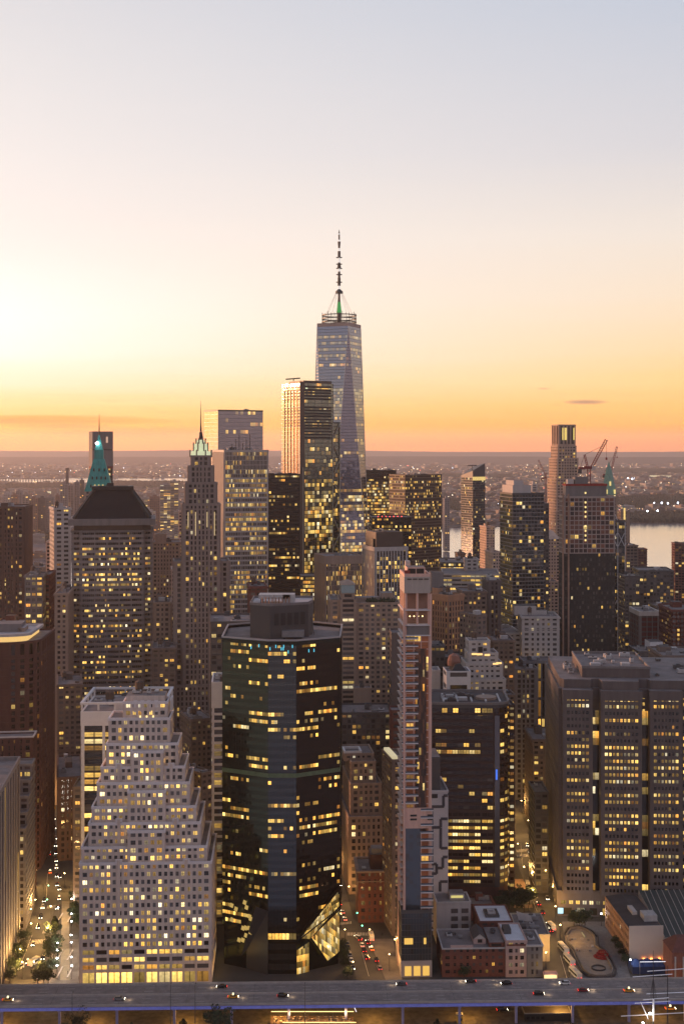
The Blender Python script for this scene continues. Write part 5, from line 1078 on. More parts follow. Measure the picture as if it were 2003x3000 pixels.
# balconies: one slab part per storey
k = 0; zz = 18+3.65
while zz < z_up-2:
    f = (zz-18)/(z_up-18); low = f < .42
    m = MB(); xa, xb = (W_*.62, W_+1.6) if low else (-1.9, W_*.52)
    m.box(xa, -1.9, zz, xb, -.42, zz+.55, w_slab); ba = m.build('balcony', b.root); m = MB(); m.box(xa, -1.9, zz+.55, xb, -1.82, zz+1.3, g_sg); m.build('railing', ba)
    m = MB(); m.box(-1.9, 3, zz, -.4, D_-3, zz+.4, w_slab); m.build('side_balcony', b.root); zz += 3.65; k += 1
m = b.part('edge_column'); m.box(-1.1,-2.1,0,-.1,-1.0,b.z(1780), w_sp); m.box(W_-.2,-.75,0,W_+.9,-.36,b.z(1740), w_sp); m.box(-2.6,10,0,-1.0,12,b.z(2420), w_sp)
mb_ = b.z(2390); m = b.part('mechanical_floor'); m.box(-.6,-.9,mb_-6,W_+.5,D_,mb_+4, w_sp); 
for xx in (.2,.55): 
    for zz in (0,1.9): b.part('louvre').box(W_*xx+(4.2 if xx > .5 else 0),-1.1,mb_-2+zz,W_*xx+(6.8 if xx > .5 else 3.2),-.92,mb_-1.1+zz, w_dark)
m = b.part('podium_glazing'); b.mass(rect(-2.2,-4,W_+.4,D_), 8, b.z(2665), dict(wall=w_steel, glass=g_sg, bay=1.5, fl=3.0, pw=.12, sh=.25, pd=.06, sd=.08, corner=.2), pname='podium_wall', gname='podium_glazing')
m = b.part('podium_base'); m.box(-2.4,-4.3,0,W_+.6,D_+.2,8,w('podium stone', (.42,.36,.34), noise=.15), top=MAT_ROOF, bottom=False)
for k in range(3): b.part('shop_window').box(-.6+k*4.4,-4.6,.8,2.6+k*4.4,-4.33,5.4, glass('glass shop', c=(.2,.15,.05), p=2, S=2.4, bl=0))
b.part('lit_podium_window').box(-.8,-4.25,16,3.4,-4.12,19, glass('glass shop', (0,0,0))); b.part('lit_podium_window').box(W_-3.4,-4.25,16,W_-2.2,-4.12,19, glass('glass shop', (0,0,0)))
b.finish(60, 19)
# serrated balcony block on its left
b = Bld('serrated_balcony_building', 'building with sharp wedge-shaped balconies hidden behind the slim pinkish tower', 1152, 700, 10, 'apartment building'); W_ = b.W(1178)+3
zt = b.z(2235); b.mass(rect(0,3,W_,28), 0, zt, dict(STY['beige flats'], wall=w_tand), pname='wall')
k = 0; zz = 8
while zz < zt-4:
    m = MB(); m.prism([(1.5,3),(W_*.95,-2.2),(W_,3)], zz, zz+1.1, w_peach); m.build('wedge_balcony', b.root); zz += 6.1
b.part('lit_roof_terrace').box(0.2,4,zt+.3,3.2,26,zt+2.4, lamp_mat('terrace light', (1,.85,.5), .55)); b.finish()
b = tower('mural_block', 'pale grey blank-walled building painted with dark angular lines, right of the slim pinkish tower', 'building', 1254, 1258, 1311, 716, 3, 2320, dict(STY['white flats'], wall=w('mural white', (.56,.53,.54), noise=.08), bay=60, fl=200, sh=100), D=30, clutter=3, finish=False, parapet=.8)
dl = w('mural line', (.07,.07,.085), noise=.1)
def ml(x0, y0, x1, y1): 
    xa, xb = b.W(min(x0,x1)), b.W(max(x0,x1)); za, zb_ = b.z(max(y0,y1)), b.z(min(y0,y1)); h = .75
    m = MB(); m.box(xa-(h if x0 == x1 else 0), -.36, za-(h if y0 == y1 else 0), xb+(h if x0 == x1 else 0), -.27, zb_+(h if y0 == y1 else 0), dl); m.build('painted_line', b.root)
for a_ in ((1260,2363,1300,2363),(1298,2363,1298,2332),(1298,2331,1310,2331),(1260,2424,1290,2424),(1290,2424,1290,2400),(1290,2399,1310,2399),(1290,2425,1290,2486),(1290,2485,1310,2485),(1260,2531,1278,2531),(1278,2531,1278,2560),(1260,2559,1278,2559),(1278,2543,1296,2543),(1296,2543,1296,2512),(1296,2511,1310,2511),(1288,2583,1310,2583),(1288,2583,1288,2612)): ml(*a_)
m = b.part('ladder_strip'); m.box(b.W(1266), -.34, 5, b.W(1269), -.28, b.z(2360), w('ladder grey', (.28,.27,.28), noise=0))
b.part('upper_block').box(0.3, 3, b.zt, b.Wd*.62, 24, b.z(2222), w_steel, top=MAT_ROOF); b.part('opening').box(b.W(1262), -.38, b.z(2338), b.W(1281), -.28, b.z(2326), w_dark); b.finish()
# ================================================================ wine coloured curved office block
Yc = 752; b = Bld('curved_office_block', 'wine brown office block with a rounded right corner and long yellow strip windows below', 1256, Yc, -2, 'office building')
W_ = b.W(1492); R_ = 9; P = [(0,0),(W_-R_*1.9,0)]+[(W_-R_+R_*math.sin(t_), R_-R_*math.cos(t_)) for t_ in [R(q) for q in (0,22,45,67,90)]]+[(W_,40),(0,40)]
P[1] = (W_-R_-7, 0); zt = b.z(2064); z1, z2 = b.z(2400), b.z(2095)
b.mass(P, 10, z1, 'wine lit', roof=False, parapet=0, pname='lower_wall', gname='lower_glazing'); b.mass(P, z1, z2, 'wine bands', roof=False, parapet=0)
b.mass(offs(P,-.6), z2, z2+4, dict(STY['wine bands'], fl=4, sh=1.4), roof=False, parapet=0, pname='lantern_storey', gname='lantern_glazing')
m = b.part('crown_drum'); m.prism(offs(P,.1), z2+4, zt, w('slate panels', (.05,.05,.055), rough=.4, noise=.15)); m.ring(offs(P,.5), offs(P,-.5), zt, zt+1.4, w_grey)
m = b.part('roof'); m.face([(q[0],q[1],zt+.05) for q in offs(P,-.4)], MAT_ROOFD)
m = b.part('base_storey'); m.prism(offs(P,-.4), 0, 10, w_brick)
m = b.part('grey_strip'); m.box(b.W(1448), -.45, 10, b.W(1462), -.15, z2, w('grey glass strip', (.12,.12,.14), metal=.5, rough=.2, noise=.1))  # grey glassy strip running up the front near the rounded corner
m = b.part('blue_light_strip'); m.box(b.W(1451), -.6, b.z(2282), b.W(1456), -.46, b.z(2252), lamp_mat('blue strip', (.05,.2,1), 1.0))
m = b.part('roof_frame')
for k in range(5): m.box(8+k*8, 6, zt+.1, 9+k*8, 30, zt+1.0, MAT_MECHL)
m.lathe(W_-12, 18, [(6,zt+.1),(6,zt+1.5),(.1,zt+1.9)], w_tan, 14); b.clutter(rect(4,4,W_-16,36), zt, 9, 2.4); b.finish(100, 11)
b = tower('curved_block_wing', 'slim dark side wing with amber windows stuck to the right of the wine brown block', 'office building', 1488, 1491, 1506, 775, 2, 2070, 'wine lit', D=30, clutter=1)
# ================================================================ big stepped mauve granite block on the right
Yq = 726; b = Bld('granite_office_block', 'massive mauve granite office block with notched corners and rows of lit windows', 1640, Yq, -4, 'office building')
def lx(px, y=0): 
    k = (px-CX)/F; return (k*(Yq+y*b.c)-b.x0+y*b.s_)/(b.c-k*b.s_)
z1 = b.z(2024); zt = b.z(1998); x = [lx(q) for q in (1640,1650,1735,1760,1878,1905,1998,2040)]
P = [(x[0],8),(x[1],8),(x[1],2),(x[2],2),(x[2],9),(x[3],9),(x[3],0),(x[4],0),(x[4],9),(x[5],9),(x[5],2),(x[6],2),(x[6],9),(x[7]+14,9),(x[7]+14,96),(x[0],96)]
b.mass(P, 14, z1, 'seaport', parapet=.2)
P2 = offs(P, -1.5); m = b.part('blank_crown'); m.prism([(x[0]+1,14),(x[1]+1,9),(x[2],9),(x[2]+1,12),(x[3],12),(x[3]+1,4),(x[4]-1,4),(x[4],12),(x[5],12),(x[5]+1,8),(x[6],8),(x[7]+12,12),(x[7]+12,90),(x[0]+1,90)], z1, zt, w_seap, top=MAT_ROOF, bottom=False)
Pc = rect(x[2]-4, 16, x[5]+2, 70); m.prism(Pc, zt, b.z(1957,0,16), w_seap, top=MAT_ROOF, bottom=False); m.ring(offs(Pc,.3), offs(Pc,-.5), b.z(1957,0,16), b.z(1957,0,16)+1.4, w_grey)
m = b.part('lit_corner_window')
ggl = glass('glass corner', c=(.02,.02,.02), p=.42, S=1.1, a=.3, b=.2, g=.5, seg=1, bl=0)
for xa, xb in ((x[2],x[3]),(x[4],x[5])): m.face([(xa+.2,8.4,14),(xb-.2,8.4,14),(xb-.2,8.4,z1-12),(xa+.2,8.4,z1-12)], ggl, [(5000+xa,8),(5001+xa,8),(5001+xa,8+round((z1-26)/3.75)),(5000+xa,8+round((z1-26)/3.75))])
b.clutter(rect(x[2],18,x[5],66), b.z(1957,0,16), 12, 3, MAT_MECHL); b.clutter(rect(x[0]+2,20,x[2]-5,80), zt, 6, 3); b.clutter(rect(x[5]+4,20,x[7]+8,80), zt, 6, 3)
m = b.part('base_storeys'); b.mass(rect(x[0]-1,6,x[7]+14,96), 5, 14, dict(STY['seaport'], fl=4.5, bay=3.6, pw=1.6), roof=True, parapet=.5, pname='base_storeys', gname='base_glazing')
b.mass(rect(x[0]-.5,7,x[7]+13,95), 0, 5, dict(STY['seaport'], fl=5, bay=7, pw=3, sh=.8, glass=glass('glass arcade', c=(.06,.05,.03), p=.55, S=2.0, a=.6, b=.4, g=0, seg=2, bl=0)), roof=False, parapet=0, pname='arcade', gname='arcade_window')
b.part('lit_sign').box(lx(1636), 6.2, 1.5, lx(1652), 6.5, 4.5, lamp_mat('sign cyan', (.45,.85,1), 1.3)); b.finish(100, 30)
# ================================================================ more blocks around the streets
MID2 = [
 ('dim_flats_tower','dark grey flats with patchy balconies behind the pale setback block in the centre','apartment building',996,1000,1144,830,2,2092,'dark flats',dict(D=30,clutter=5)),
 ('plain_shaft','blank mauve shaft with one column of lit windows left of the slim pinkish tower','building',1144,1147,1178,850,2,1858,dict(STY['white flats'],bay=7,pw=5,wall=w_seap),dict(D=20,clutter=0)),
 ('brick_shaft','narrow dark red brick building below the blank mauve shaft','building',1142,1145,1175,790,2,2086,'brick punched',dict(D=14,clutter=0)),
 ('mauve_box','small blank mauve box building in front of the beige apartment building','building',1034,1037,1088,868,2,2020,dict(STY['white flats'],bay=40,fl=90,sh=80,wall=w_tan),dict(D=12,clutter=1)),
 ('black_topped_block','black topped building between the pinkish slim tower and the white-walled roof house','building',1256,1260,1302,880,2,1896,'dark flats',dict(D=20,clutter=3,roofmat=w_dark)),
 ('grey_small_block','low grey building with paired windows below the black topped building','building',1262,1266,1288,830,2,1968,'white flats',dict(D=14,clutter=0)),
 ('dark_terrace_block','dark building with shadowy terraces left of the cream wedding-cake block','building',1296,1300,1362,900,2,1930,'dark flats',dict(D=25,clutter=3)),
 ('ribbed_tower','grey ribbed stone tower with roof plants, rising over the right-hand street','office tower',1500,1506,1572,975,2,1962,dict(STY['deco'],wall=w_grey,big=0),dict(D=30,clutter=3)),
 ('classical_block','grey building with colonnade and overhanging cornice in front of the white painted block','office tower',1528,1534,1624,988,2,1940,dict(STY['white piers'],fl=14,sh=2,wall=w_grey,capd=1,cap=w_grey),dict(D=20)),
 ('street_corner_block','dark corner building with stacked bright windows on the right-hand street','office building',1562,1566,1604,770,0,2325,'dark flats',dict(D=24,clutter=2)),
 ('street_dark_block','dark brown block in the canyon behind the stacked bright windows','office building',1556,1560,1625,900,0,2170,'brown flats',dict(D=40,clutter=2)),
 ('stone_canyon_block','dark stone block walling the right side of the left-hand street','office building',165,171,240,830,12,2282,'deco red',dict(D=60,clutter=3)),
 ('stone_canyon_tower','soot-dark stone block behind the dark block on the left-hand street','office tower',164,170,240,900,12,2010,'brown flats',dict(D=40,clutter=3)),
 ('small_canyon_house','small dim house tucked between the stone canyon and the black framed tower','building',212,216,240,742,3,2310,'brown flats',dict(D=20,clutter=1)),
 ('setback_terrace_block','dark brown building with sloping stepped terraces right of the limestone wedding-cake block','office building',556,590,622,775,40,2270,'brown flats',dict(D=30)),
 ('setback_terrace_tower','dim masonry building rising behind the stepped terraces','office tower',540,560,622,860,20,2112,'brown flats',dict(D=30,clutter=4)),
 ('masonry_canyon_block','dark masonry block below the spired tower','office tower',500,506,560,900,6,2180,'deco red',dict(D=40)),
 ('yellow_base_block','low block with bright yellow windows squeezed behind the limestone wedding-cake block','building',584,588,624,700,3,2520,'lit bands',dict(D=20,clutter=1)),
 ('back_block','brown block with lit windows behind the dim flats','office building',1086,1090,1150,1000,2,1990,'brown flats',dict(D=30)),
 ('far_left_block','rusty brown block beneath the left-edge stone tower','building',-30,-20,74,1000,4,1835,'brick grid',dict(D=40)),
 ('distant_street_block','dark block closing the view above the left-hand street','office building',128,132,172,1300,8,2015,'brown flats',dict(D=40)),
 ('middle_gap_block','shadowy brown block between the banded slab and the gridded office block','office tower',690,694,790,1020,4,1850,'fine brown',dict(D=30)),
 ('right_gap_tower','grey stone block behind the ribbed stone tower','office tower',1438,1444,1505,960,2,1880,'brown flats',dict(D=30)),
 ('right_gap_block','dim block filling the gap below the grey pale office','office building',1470,1474,1507,860,2,2040,'brown flats',dict(D=20)),
 ('far_right_block','low dark roofed block behind the granite block, cut by the right edge','building',1930,1940,2050,860,0,1925,'brown flats',dict(D=40)),
 ('long_roofed_block','small block with pale roof between construction tower and granite block','building',1680,1690,1800,900,2,1950,'brown flats',dict(D=24)),
]
for (nm, lb, ct, pl, pc, pr, Y, a, yt, st, kw) in MID2: tower(nm, lb, ct, pl, pc, pr, Y, a, yt, st, **kw)
# cream wedding-cake block with lit terraces, and the white roof house
b = Bld('cream_stepped_block', 'cream stepped block with glowing roof terraces and a tank on top', 1362, 850, 3, 'apartment building'); 
for (l, r, y, o) in ((1362,1480,1996,0),(1368,1474,1948,3),(1376,1462,1918,6),(1378,1440,1882,8)):
    x0, x1 = b.W(l)*(1), b.W(r); b.mass(rect(x0, o, x1, 30-o), 0 if o == 0 else zp, b.z(y,0,o), dict(STY['white flats'], bay=3.4, fl=3.6, pw=1.8), parapet=1.2, pname='wall'); zp = b.z(y,0,o)
for x, y, o in ((1392,1919,5.2),(1430,1922,5.4),(1408,1920,5.3),(1452,1948,2.6),(1462,1946,2.4)): b.part('terrace_light').box(b.W(x)-1.6, o, b.z(y,0,o), b.W(x)+1.8, o+.3, b.z(y,0,o)+1.1, lamp_mat('terrace amber', (1,.6,.2), 1.5))
b.part('dark_opening').box(b.W(1405), 7.3, b.z(1915,0,8), b.W(1418), 7.6, b.z(1895,0,8), w_dark); tank(b.root, b.W(1398), 14, zp, 2, 3); b.finish(40, 60)
b = Bld('white_roof_house', 'white walled house-like block with a dark hipped roof and rusty dome behind', 1308, 808, 3, 'building'); W_ = b.W(1377)
b.mass(rect(0,0,W_,16), 0, b.z(1968), dict(STY['white flats'], wall=w_white, bay=9, fl=8, pw=6, sh=5), parapet=.3); m = b.part('hipped_roof'); zr = b.z(1968)
m.frustum(rect(3,1,W_-2,15), zr, rect(6,5,W_-5,10), b.z(1946,0,5), w_dark)
m = b.part('rusty_dome'); m.lathe(6, 12, [(4,zr+2),(4.1,zr+5),(3,zr+8),(.1,zr+9.5)], w('rust dome', (.28,.13,.09), noise=.2), 12); b.finish()
# pale setback block in the centre street
b = Bld('tan_setback_block', 'tan setback block with a white rimmed flat roof in the centre, facing the middle street', 1022, 768, 6, 'office building')
for (l, r, y, o, d) in ((1022,1138,2398,0,46),(1031,1120,2300,6,40),(1035,1106,2236,11,34),(1017,1104,2212,17,30)):
    x0, x1 = b.W(l), b.W(r); st_ = dict(STY['beige flats'], bay=2.9, fl=3.9, pw=1.5, sh=1.6) ; b.mass(rect(x0, o, x1, d+10), 0 if o == 0 else zp, b.z(y,0,o), st_, parapet=1.0, pname='wall', roof=True); zp = b.z(y,0,o)
b.part('roof_rim').ring(rect(b.W(1017),17,b.W(1070),30), rect(b.W(1017)+1,18,b.W(1070)-1,29), zp+1, zp+2.2, w_white); b.finish(90, 10)
b = Bld('brick_cornice_building', 'dark red brick building with a pale cornice and roof plant, at the middle street corner', 1050, 722, 3, 'office building'); W_ = b.W(1146)
b.mass(rect(0,0,W_,24), 0, b.z(2556), 'brick punched', parapet=.3); m = b.part('cornice'); zc = b.z(2556); m.ring(rect(-1.3,-1.3,W_+1.3,25), rect(.4,.4,W_-.4,23.4), zc, zc+.9, w_tan); m.ring(rect(-.6,-.6,W_+.6,24.4), rect(.2,.2,W_-.2,23.8), zc-5.2, zc-4.7, w_tan)
b.part('brick_penthouse').box(W_*.38, 5, zc, W_-.5, 17, zc+8, w_brick, top=MAT_ROOF, bottom=False); b.part('cooling_unit').box(W_*.42, 6, zc+8, W_-3, 13, zc+11, MAT_MECH); b.clutter(rect(1,1,W_*.38,22), zc, 3, 2); b.finish(60, 2)
# round-cornered dark red granite tower at the left edge
b = Bld('red_granite_tower', 'dark red granite tower with rounded corner and a glowing rooftop pavilion, at the left edge', -75, 800, 4, 'office tower'); W_ = b.W(112)
P = [(0,0),(W_-22,0)]+[(W_-22+22*math.sin(R(q)), 16-16*math.cos(R(q))) for q in (12,26,42,60,78)]+[(W_,30),(W_+1,60),(0,60)]
zt = b.z(1888); b.mass(P, 0, zt-9, 'redgranite', parapet=.2, roof=False); b.mass(P, zt-9, zt, dict(STY['redgranite'], fl=9, sh=2.0, bay=3.4), parapet=1.0, pname='crown_wall', gname='crown_glazing')
m = b.part('roof_pavilion'); Q = offs(P,-6); m.prism(offs(Q,-2), zt, zt+4, lamp_mat('pavilion glow', (1,.62,.2), .9), top=MAT_ROOFL); m.ring(offs(Q,.4), offs(Q,-2.1), zt+3.4, zt+5.0, w_pale); m.box(8, 24, zt+4, 24, 40, zt+9, w_grey, top=MAT_ROOF); m.box(26, 24, zt+4, W_-16, 38, zt+6.5, w_tan, top=MAT_ROOFL)
b.finish(90, 60)
# fin-walled slab and its neighbours at the left edge
b = Bld('finned_office_block', 'grey slab with dense vertical fins at the bottom left edge', -420, 588, 6, 'office building'); W_ = b.W(-42)+1
b.mass(rect(0,0,W_,104), 0, 94, 'finwall', parapet=2.0, roofmat=None) if False else b.mass(rect(0,0,W_,104), 0, 94, 'finwall', parapet=2.0)
b.clutter(rect(W_-30,4,W_,100), 94, 10, 3, MAT_MECHL); b.finish()
b = Bld('stepped_balcony_block', 'stone block with deep stacked window bays behind the finned slab', -200, 706, 6, 'office building'); W_ = b.W(74)
for k in range(5): b.mass(rect(0, k*7, W_-k*.01, 40), 0 if k == 0 else zp, Z(2440-k*48, 706+k*7), dict(STY['balcony'], bay=3.6, sd=.5, pw=1.4), parapet=1, pname='wall'); zp = Z(2440-k*48, 706+k*7)
b.finish(40, 5)
b = Bld('dark_granite_block', 'dark brown block with a pale-railed flat roof behind the finned slab', -200, 760, 6, 'office building'); W_ = b.W(96)
b.mass(rect(0,0,W_,14), 0, b.z(2170), dict(STY['redgranite'], pw=2.2), parapet=.6); b.part('roof_rail').ring(rect(-.9,-.9,W_+.9,14.9), rect(0,0,W_,14), b.z(2170)+.7, b.z(2170)+1.4, w_pale); b.finish(30, 30)
# ================================================================ low houses by the highway, right of centre
b = Bld('red_brick_warehouse', 'low red brick warehouse with a gabled roof house, facing the highway', 1295, 648, 2, 'warehouse'); W_ = b.W(1480); zt = b.z(2781)
b.mass(rect(0,0,W_,26), 0, zt, dict(STY['brick punched'], cap=w_pale, capd=.1, fl=3.5), parapet=.5)
m = b.part('gabled_house'); gx = W_*.52; m.prism(rect(gx,6,gx+6,20), zt, zt+2.6, w_pink); m.face([(gx,6,zt+2.6),(gx+6,6,zt+2.6),(gx+3,6,zt+5)], w_pale); m.face([(gx-.3,5.6,zt+2.5),(gx+3,5.6,zt+5.1),(gx+3,20.4,zt+5.1),(gx-.3,20.4,zt+2.5)], MAT_ROOFD); m.face([(gx+3,5.6,zt+5.1),(gx+6.3,5.6,zt+2.5),(gx+6.3,20.4,zt+2.5),(gx+3,20.4,zt+5.1)], MAT_ROOFD)
b.part('gable_window').box(gx+2, 5.8, zt+.8, gx+4.2, 5.97, zt+2.4, w_dark); m = b.part('raised_block'); m.box(gx+7, 1, zt, W_-.4, 22, zt+2.6, w_redb, top=MAT_ROOF); m.box(gx+8, .8, zt+.8, W_-2, .98, zt+2.0, w_dark)
b.part('parapet_step').box(4, .3, zt+.5, gx-1, 1, zt+1.6, w_pink); b.clutter(rect(2,8,gx-2,24), zt, 3, 1.5); b.clutter(rect(gx+8,6,W_-1,20), zt+2.6, 3, 1.2); b.finish(60, 0)
b = Bld('pink_brick_house', 'narrow pale pink brick house with white roof, right of the red warehouse', 1481, 648, 2, 'house'); W_ = b.W(1542); zt = b.z(2759)
b.mass(rect(0,0,W_,24), 0, zt, dict(STY['brick punched'], wall=w_pink, bay=2.3, fl=3.4, pw=1.3, sh=1.6), parapet=.6, roof=False); b.part('roof').face([(.3,.3,zt+.02),(W_-.3,.3,zt+.02),(W_-.3,23.7,zt+.02),(.3,23.7,zt+.02)], solid('white roof', (.62,.64,.68), .8, noise=.12))
b.part('red_frieze').box(.4,-.3,zt-2.0,W_-.4,-.12,zt-1.2, w_redb); b.part('stair_hut').box(-.5+1,10,zt,4.2,17,zt+2.4, MAT_MECH2); b.finish(40, 0)
b = Bld('grey_stone_house', 'grey four-storey stone house right of the pale pink brick house', 1543, 648, 2, 'house'); W_ = b.W(1587); zt = b.z(2772)
b.mass(rect(0,0,W_,20), 0, zt, dict(STY['white flats'], wall=w_grey, bay=2.2, fl=3.4, pw=1.2, sh=1.5), parapet=.5); b.part('cornice').ring(rect(-.6,-.6,W_+.6,20.5), rect(0.3,0.3,W_-.3,20), zt-.2, zt+.6, w_pale); b.clutter(rect(0,3,W_,20), zt, 3, 1.6); b.finish(30, 0)
b = Bld('tan_walled_building', 'low flat-roofed building ending in a blank tan wall beside the right-hand street', 1516, 668, 0, 'building'); W_ = b.W(1608); zt = b.z(2740)
b.mass(rect(0,0,W_,30), 0, zt, dict(STY['white flats'], bay=90, fl=90, sh=80, wall=w('tan blank wall', (.50,.42,.30), noise=.15)), parapet=.6, roof=True); b.clutter(rect(0,2,W_,28), zt, 6, 1.8); b.part('roof_sail').face([(3,20,zt+.2),(10,17,zt+.6),(9,18,zt+3.5),(2,22,zt+4.5)], w_pale); b.finish()
b = Bld('white_roofed_building', 'low building with bright white roofs and a square raised skylight behind the red warehouse', 1404, 674, 2, 'building'); W_ = b.W(1500)
b.mass(rect(0,0,W_,24), 0, 17.5, 'brick punched', parapet=.5, roof=False); b.part('roof').face([(.3,.3,17.55),(W_-.3,.3,17.55),(W_-.3,23.7,17.55),(.3,23.7,17.55)], solid('white roof', (0,0,0)))
b.part('skylight').ring(rect(4,6,11,16), rect(5,7.5,10,14.5), 17.6, 18.8, MAT_MECH2); b.part('skylight').ring(rect(5.6,8.2,9.4,13.8), rect(6.4,9.4,8.6,12.6), 17.6, 19.4, MAT_MECHL); b.finish()
b = Bld('pale_walled_building', 'pale grey building with a blank left wall and six big dark windows', 1279, 690, 3, 'building'); W_ = b.W(1377); zt = b.z(2646)
b.mass(rect(0,0,W_,15), 0, zt, dict(STY['white flats'], wall=w_pale, bay=90, fl=90, sh=80), parapet=.6)
for i in range(2):
    for j in range(4):
        m = MB(); m.box(W_*.42+i*W_*.31, -.42, zt-5.2-j*4.0, W_*.42+i*W_*.31+3.6, -.25, zt-2.9-j*4.0, glass('glass small windows', (0,0,0))); m.build('window', b.root)
m = b.part('roof_office'); m.box(W_*.42, 5, zt, W_*.86, 12, zt+3, w_pale, top=MAT_ROOF)
b.part('lit_window').box(W_*.46, 4.8, zt+.9, W_*.82, 4.97, zt+2.1, lamp_mat('roof office glow', (.95,.8,.25), .7)); b.finish()
tower('brown_base_annex', 'low brown annex at the foot of the wine brown office block', 'building', 1374, 1378, 1446, 725, 2, 2655, 'brick punched', D=14, clutter=1)
# brick hall with cream gable wall, right of the playground
b = Bld('brick_market_hall', 'long brick hall with a blank cream front wall and fine rows of side windows', 1842, 669, 3, 'hall'); W_ = b.W(1939); zt = b.z(2722)
b.mass(rect(0,0,W_,48), 0, zt, dict(STY['brick punched'], wall=w_orng, bay=2.4, pw=1.2), parapet=.3, faces=(1,2,3)); m = b.part('cream_wall'); m.box(-.2,-.5,0,W_+.3,-.02,zt+1.6, w('cream render', (.66,.53,.44), noise=.07, scale=.1))
for k in (.1,.9): pass
m = b.part('pitched_roof'); m.face([(0,0,zt+.4),(W_*.5,0,zt+1.6),(W_*.5,48,zt+1.6),(0,48,zt+.4)], MAT_ROOFD); m.face([(W_*.5,0,zt+1.6),(W_,0,zt+.4),(W_,48,zt+.4),(W_*.5,48,zt+1.6)], MAT_ROOFD)
m = b.part('roof_plant'); m.box(W_*.55,6,zt+1.4,W_*.95,14,zt+4.5, MAT_MECHL); m.box(W_*.35,16,zt+1.4,W_*.5,26,zt+3, w_pale)
for k, px in enumerate((1883,1905,1928,1943)):
    q = MB(); xx = b.W(px); q.box(xx-.5,-1.5,b.z(2810),xx+.5,-.7,b.z(2810)+.6, lamp_mat('orange floodlight', (1,.3,.06), 7)); q.build('wall_lamp', b.root)
b.finish(40, 0)
b = Bld('glass_roofed_hall', 'hall with a dark sloping ribbed roof at the right edge beside the brick hall', 1944, 668, 2, 'hall'); W_ = b.W(2090)
m = b.part('wall'); m.box(0,0,0,W_,50,12, w_pale, bottom=False); m = b.part('sloping_roof'); m.face([(0,-.5,12.2),(W_,-.5,12.2),(W_,50,19),(0,50,19)], w('green slate roof', (.06,.075,.07), noise=.25)); m.face([(0,-.5,12.2),(0,50,19),(0,50,12)], w_pale)
for k in range(8):
    q = MB(); q.bar((k*3.2,-.4,12.4), (k*3.2+3,50,19.2), .18, w_pale); q.build('roof_rib', b.root)
b.finish()
b = Bld('rust_clad_building', 'rust coloured building with vertical streaks at the lower right edge', 1968, 640, 2, 'building'); W_ = b.W(2080)
m = b.part('wall'); m.prism(rect(0,0,W_,16), 0, 15, w('rusty cladding', (.30,.11,.07), noise=.5, streak=True, scale=1.2), bottom=False)
m = b.part('pitched_roof'); m.frustum(rect(-.3,-.3,W_+.3,16.3), 15, rect(4,6,W_-4,10), 20, w_redb)
for k in range(5): b.part('dark_pilaster').box(1+k*4, -.3, 0, 1.8+k*4, -.02, 13, w_pale)
b.finish()
b = Bld('blue_market_tent', 'dark blue canvas market tent with a white string of lights before the cream wall', 1852, 652, 2, 'tent'); W_ = b.W(1950)
m = b.part('canvas'); blue = w('blue canvas', (.02,.05,.16), noise=.3, scale=.6); m.prism(rect(0,0,W_,9), 0, 3.4, blue, bottom=False)
for k in range(3): m.frustum(rect(k*W_/3+.2,-.4,(k+1)*W_/3-.2,9.3), 3.42, rect((k+.45)*W_/3,4,(k+.55)*W_/3,5), 5.6, blue)
b.part('light_string').box(W_*.2, -.8, 6.0, W_, -.6, 6.2, lamp_mat('white string', (.9,.9,1), 1.4)); 
for xx in (W_*.2, W_-.2): b.part('tent_pole').bar((xx,-.7,0), (xx,-.7,6.2), .1, w_pale)
b.finish()
# ================================================================ streets
def G(px, py, z=0): Y = YG(py, z); return (X(px, Y), Y)
m_road = solid('asphalt', (.060,.056,.054), .75, scale=.09, noise=.35); m_walk = solid('pavement', (.17,.145,.125), .85, scale=.2, noise=.3); m_paint = solid('road paint', (.62,.58,.5), .7, noise=.25, scale=1.5)
m_plaza = solid('plaza paving', (.30,.25,.17), .8, scale=.3, noise=.25)
def lay(name, pts, z, mat): return sheet(name, [G(*p) for p in pts], z, mat)
WALLST = [(32,2890),(60,2820),(85,2751),(98,2660),(104,2560),(112,2400),(128,2200),(140,2060)], [(158,2060),(160,2200),(168,2400),(178,2560),(172,2620),(150,2700),(133,2760),(110,2830),(93,2890)]
lay('road', WALLST[0]+WALLST[1], .03, m_road)
lay('road', [(1048,2890),(1015,2746),(996,2700),(985,2640),(978,2540),(975,2460),(988,2460),(1000,2540),(1012,2610),(1035,2690),(1074,2746),(1133,2890)], .03, m_road)
lay('road', [(1603,2880),(1585,2760),(1557,2640),(1519,2544),(1504,2448),(1500,2330),(1514,2330),(1532,2400),(1557,2448),(1605,2544),(1624,2640),(1640,2760),(1672,2880)], .03, m_road)
lay('road', [(40,2752),(230,2752),(236,2728),(50,2728)], .034, m_road); lay('road', [(60,2650),(232,2650),(236,2615),(70,2615)], .034, m_road)
lay('road', [(985,2748),(1150,2748),(1150,2700),(985,2700)], .034, m_road); lay('road', [(1480,2650),(1640,2650),(1640,2610),(1480,2610)], .034, m_road)
lay('road', [(-60,3010),(2063,3010),(2063,2895),(-60,2895)], .026, solid('under deck asphalt', (.085,.07,.055), .8, noise=.85, scale=.3))
lay('pavement', [(177,2872),(180,2760),(182,2640),(204,2640),(204,2760),(205,2872)], .05, m_plaza)
lay('pavement', [(100,2896),(150,2740),(232,2740),(235,2896)], .022, m_walk); lay('pavement', [(1133,2880),(1078,2750),(1150,2750),(1180,2880)], .022, m_walk)
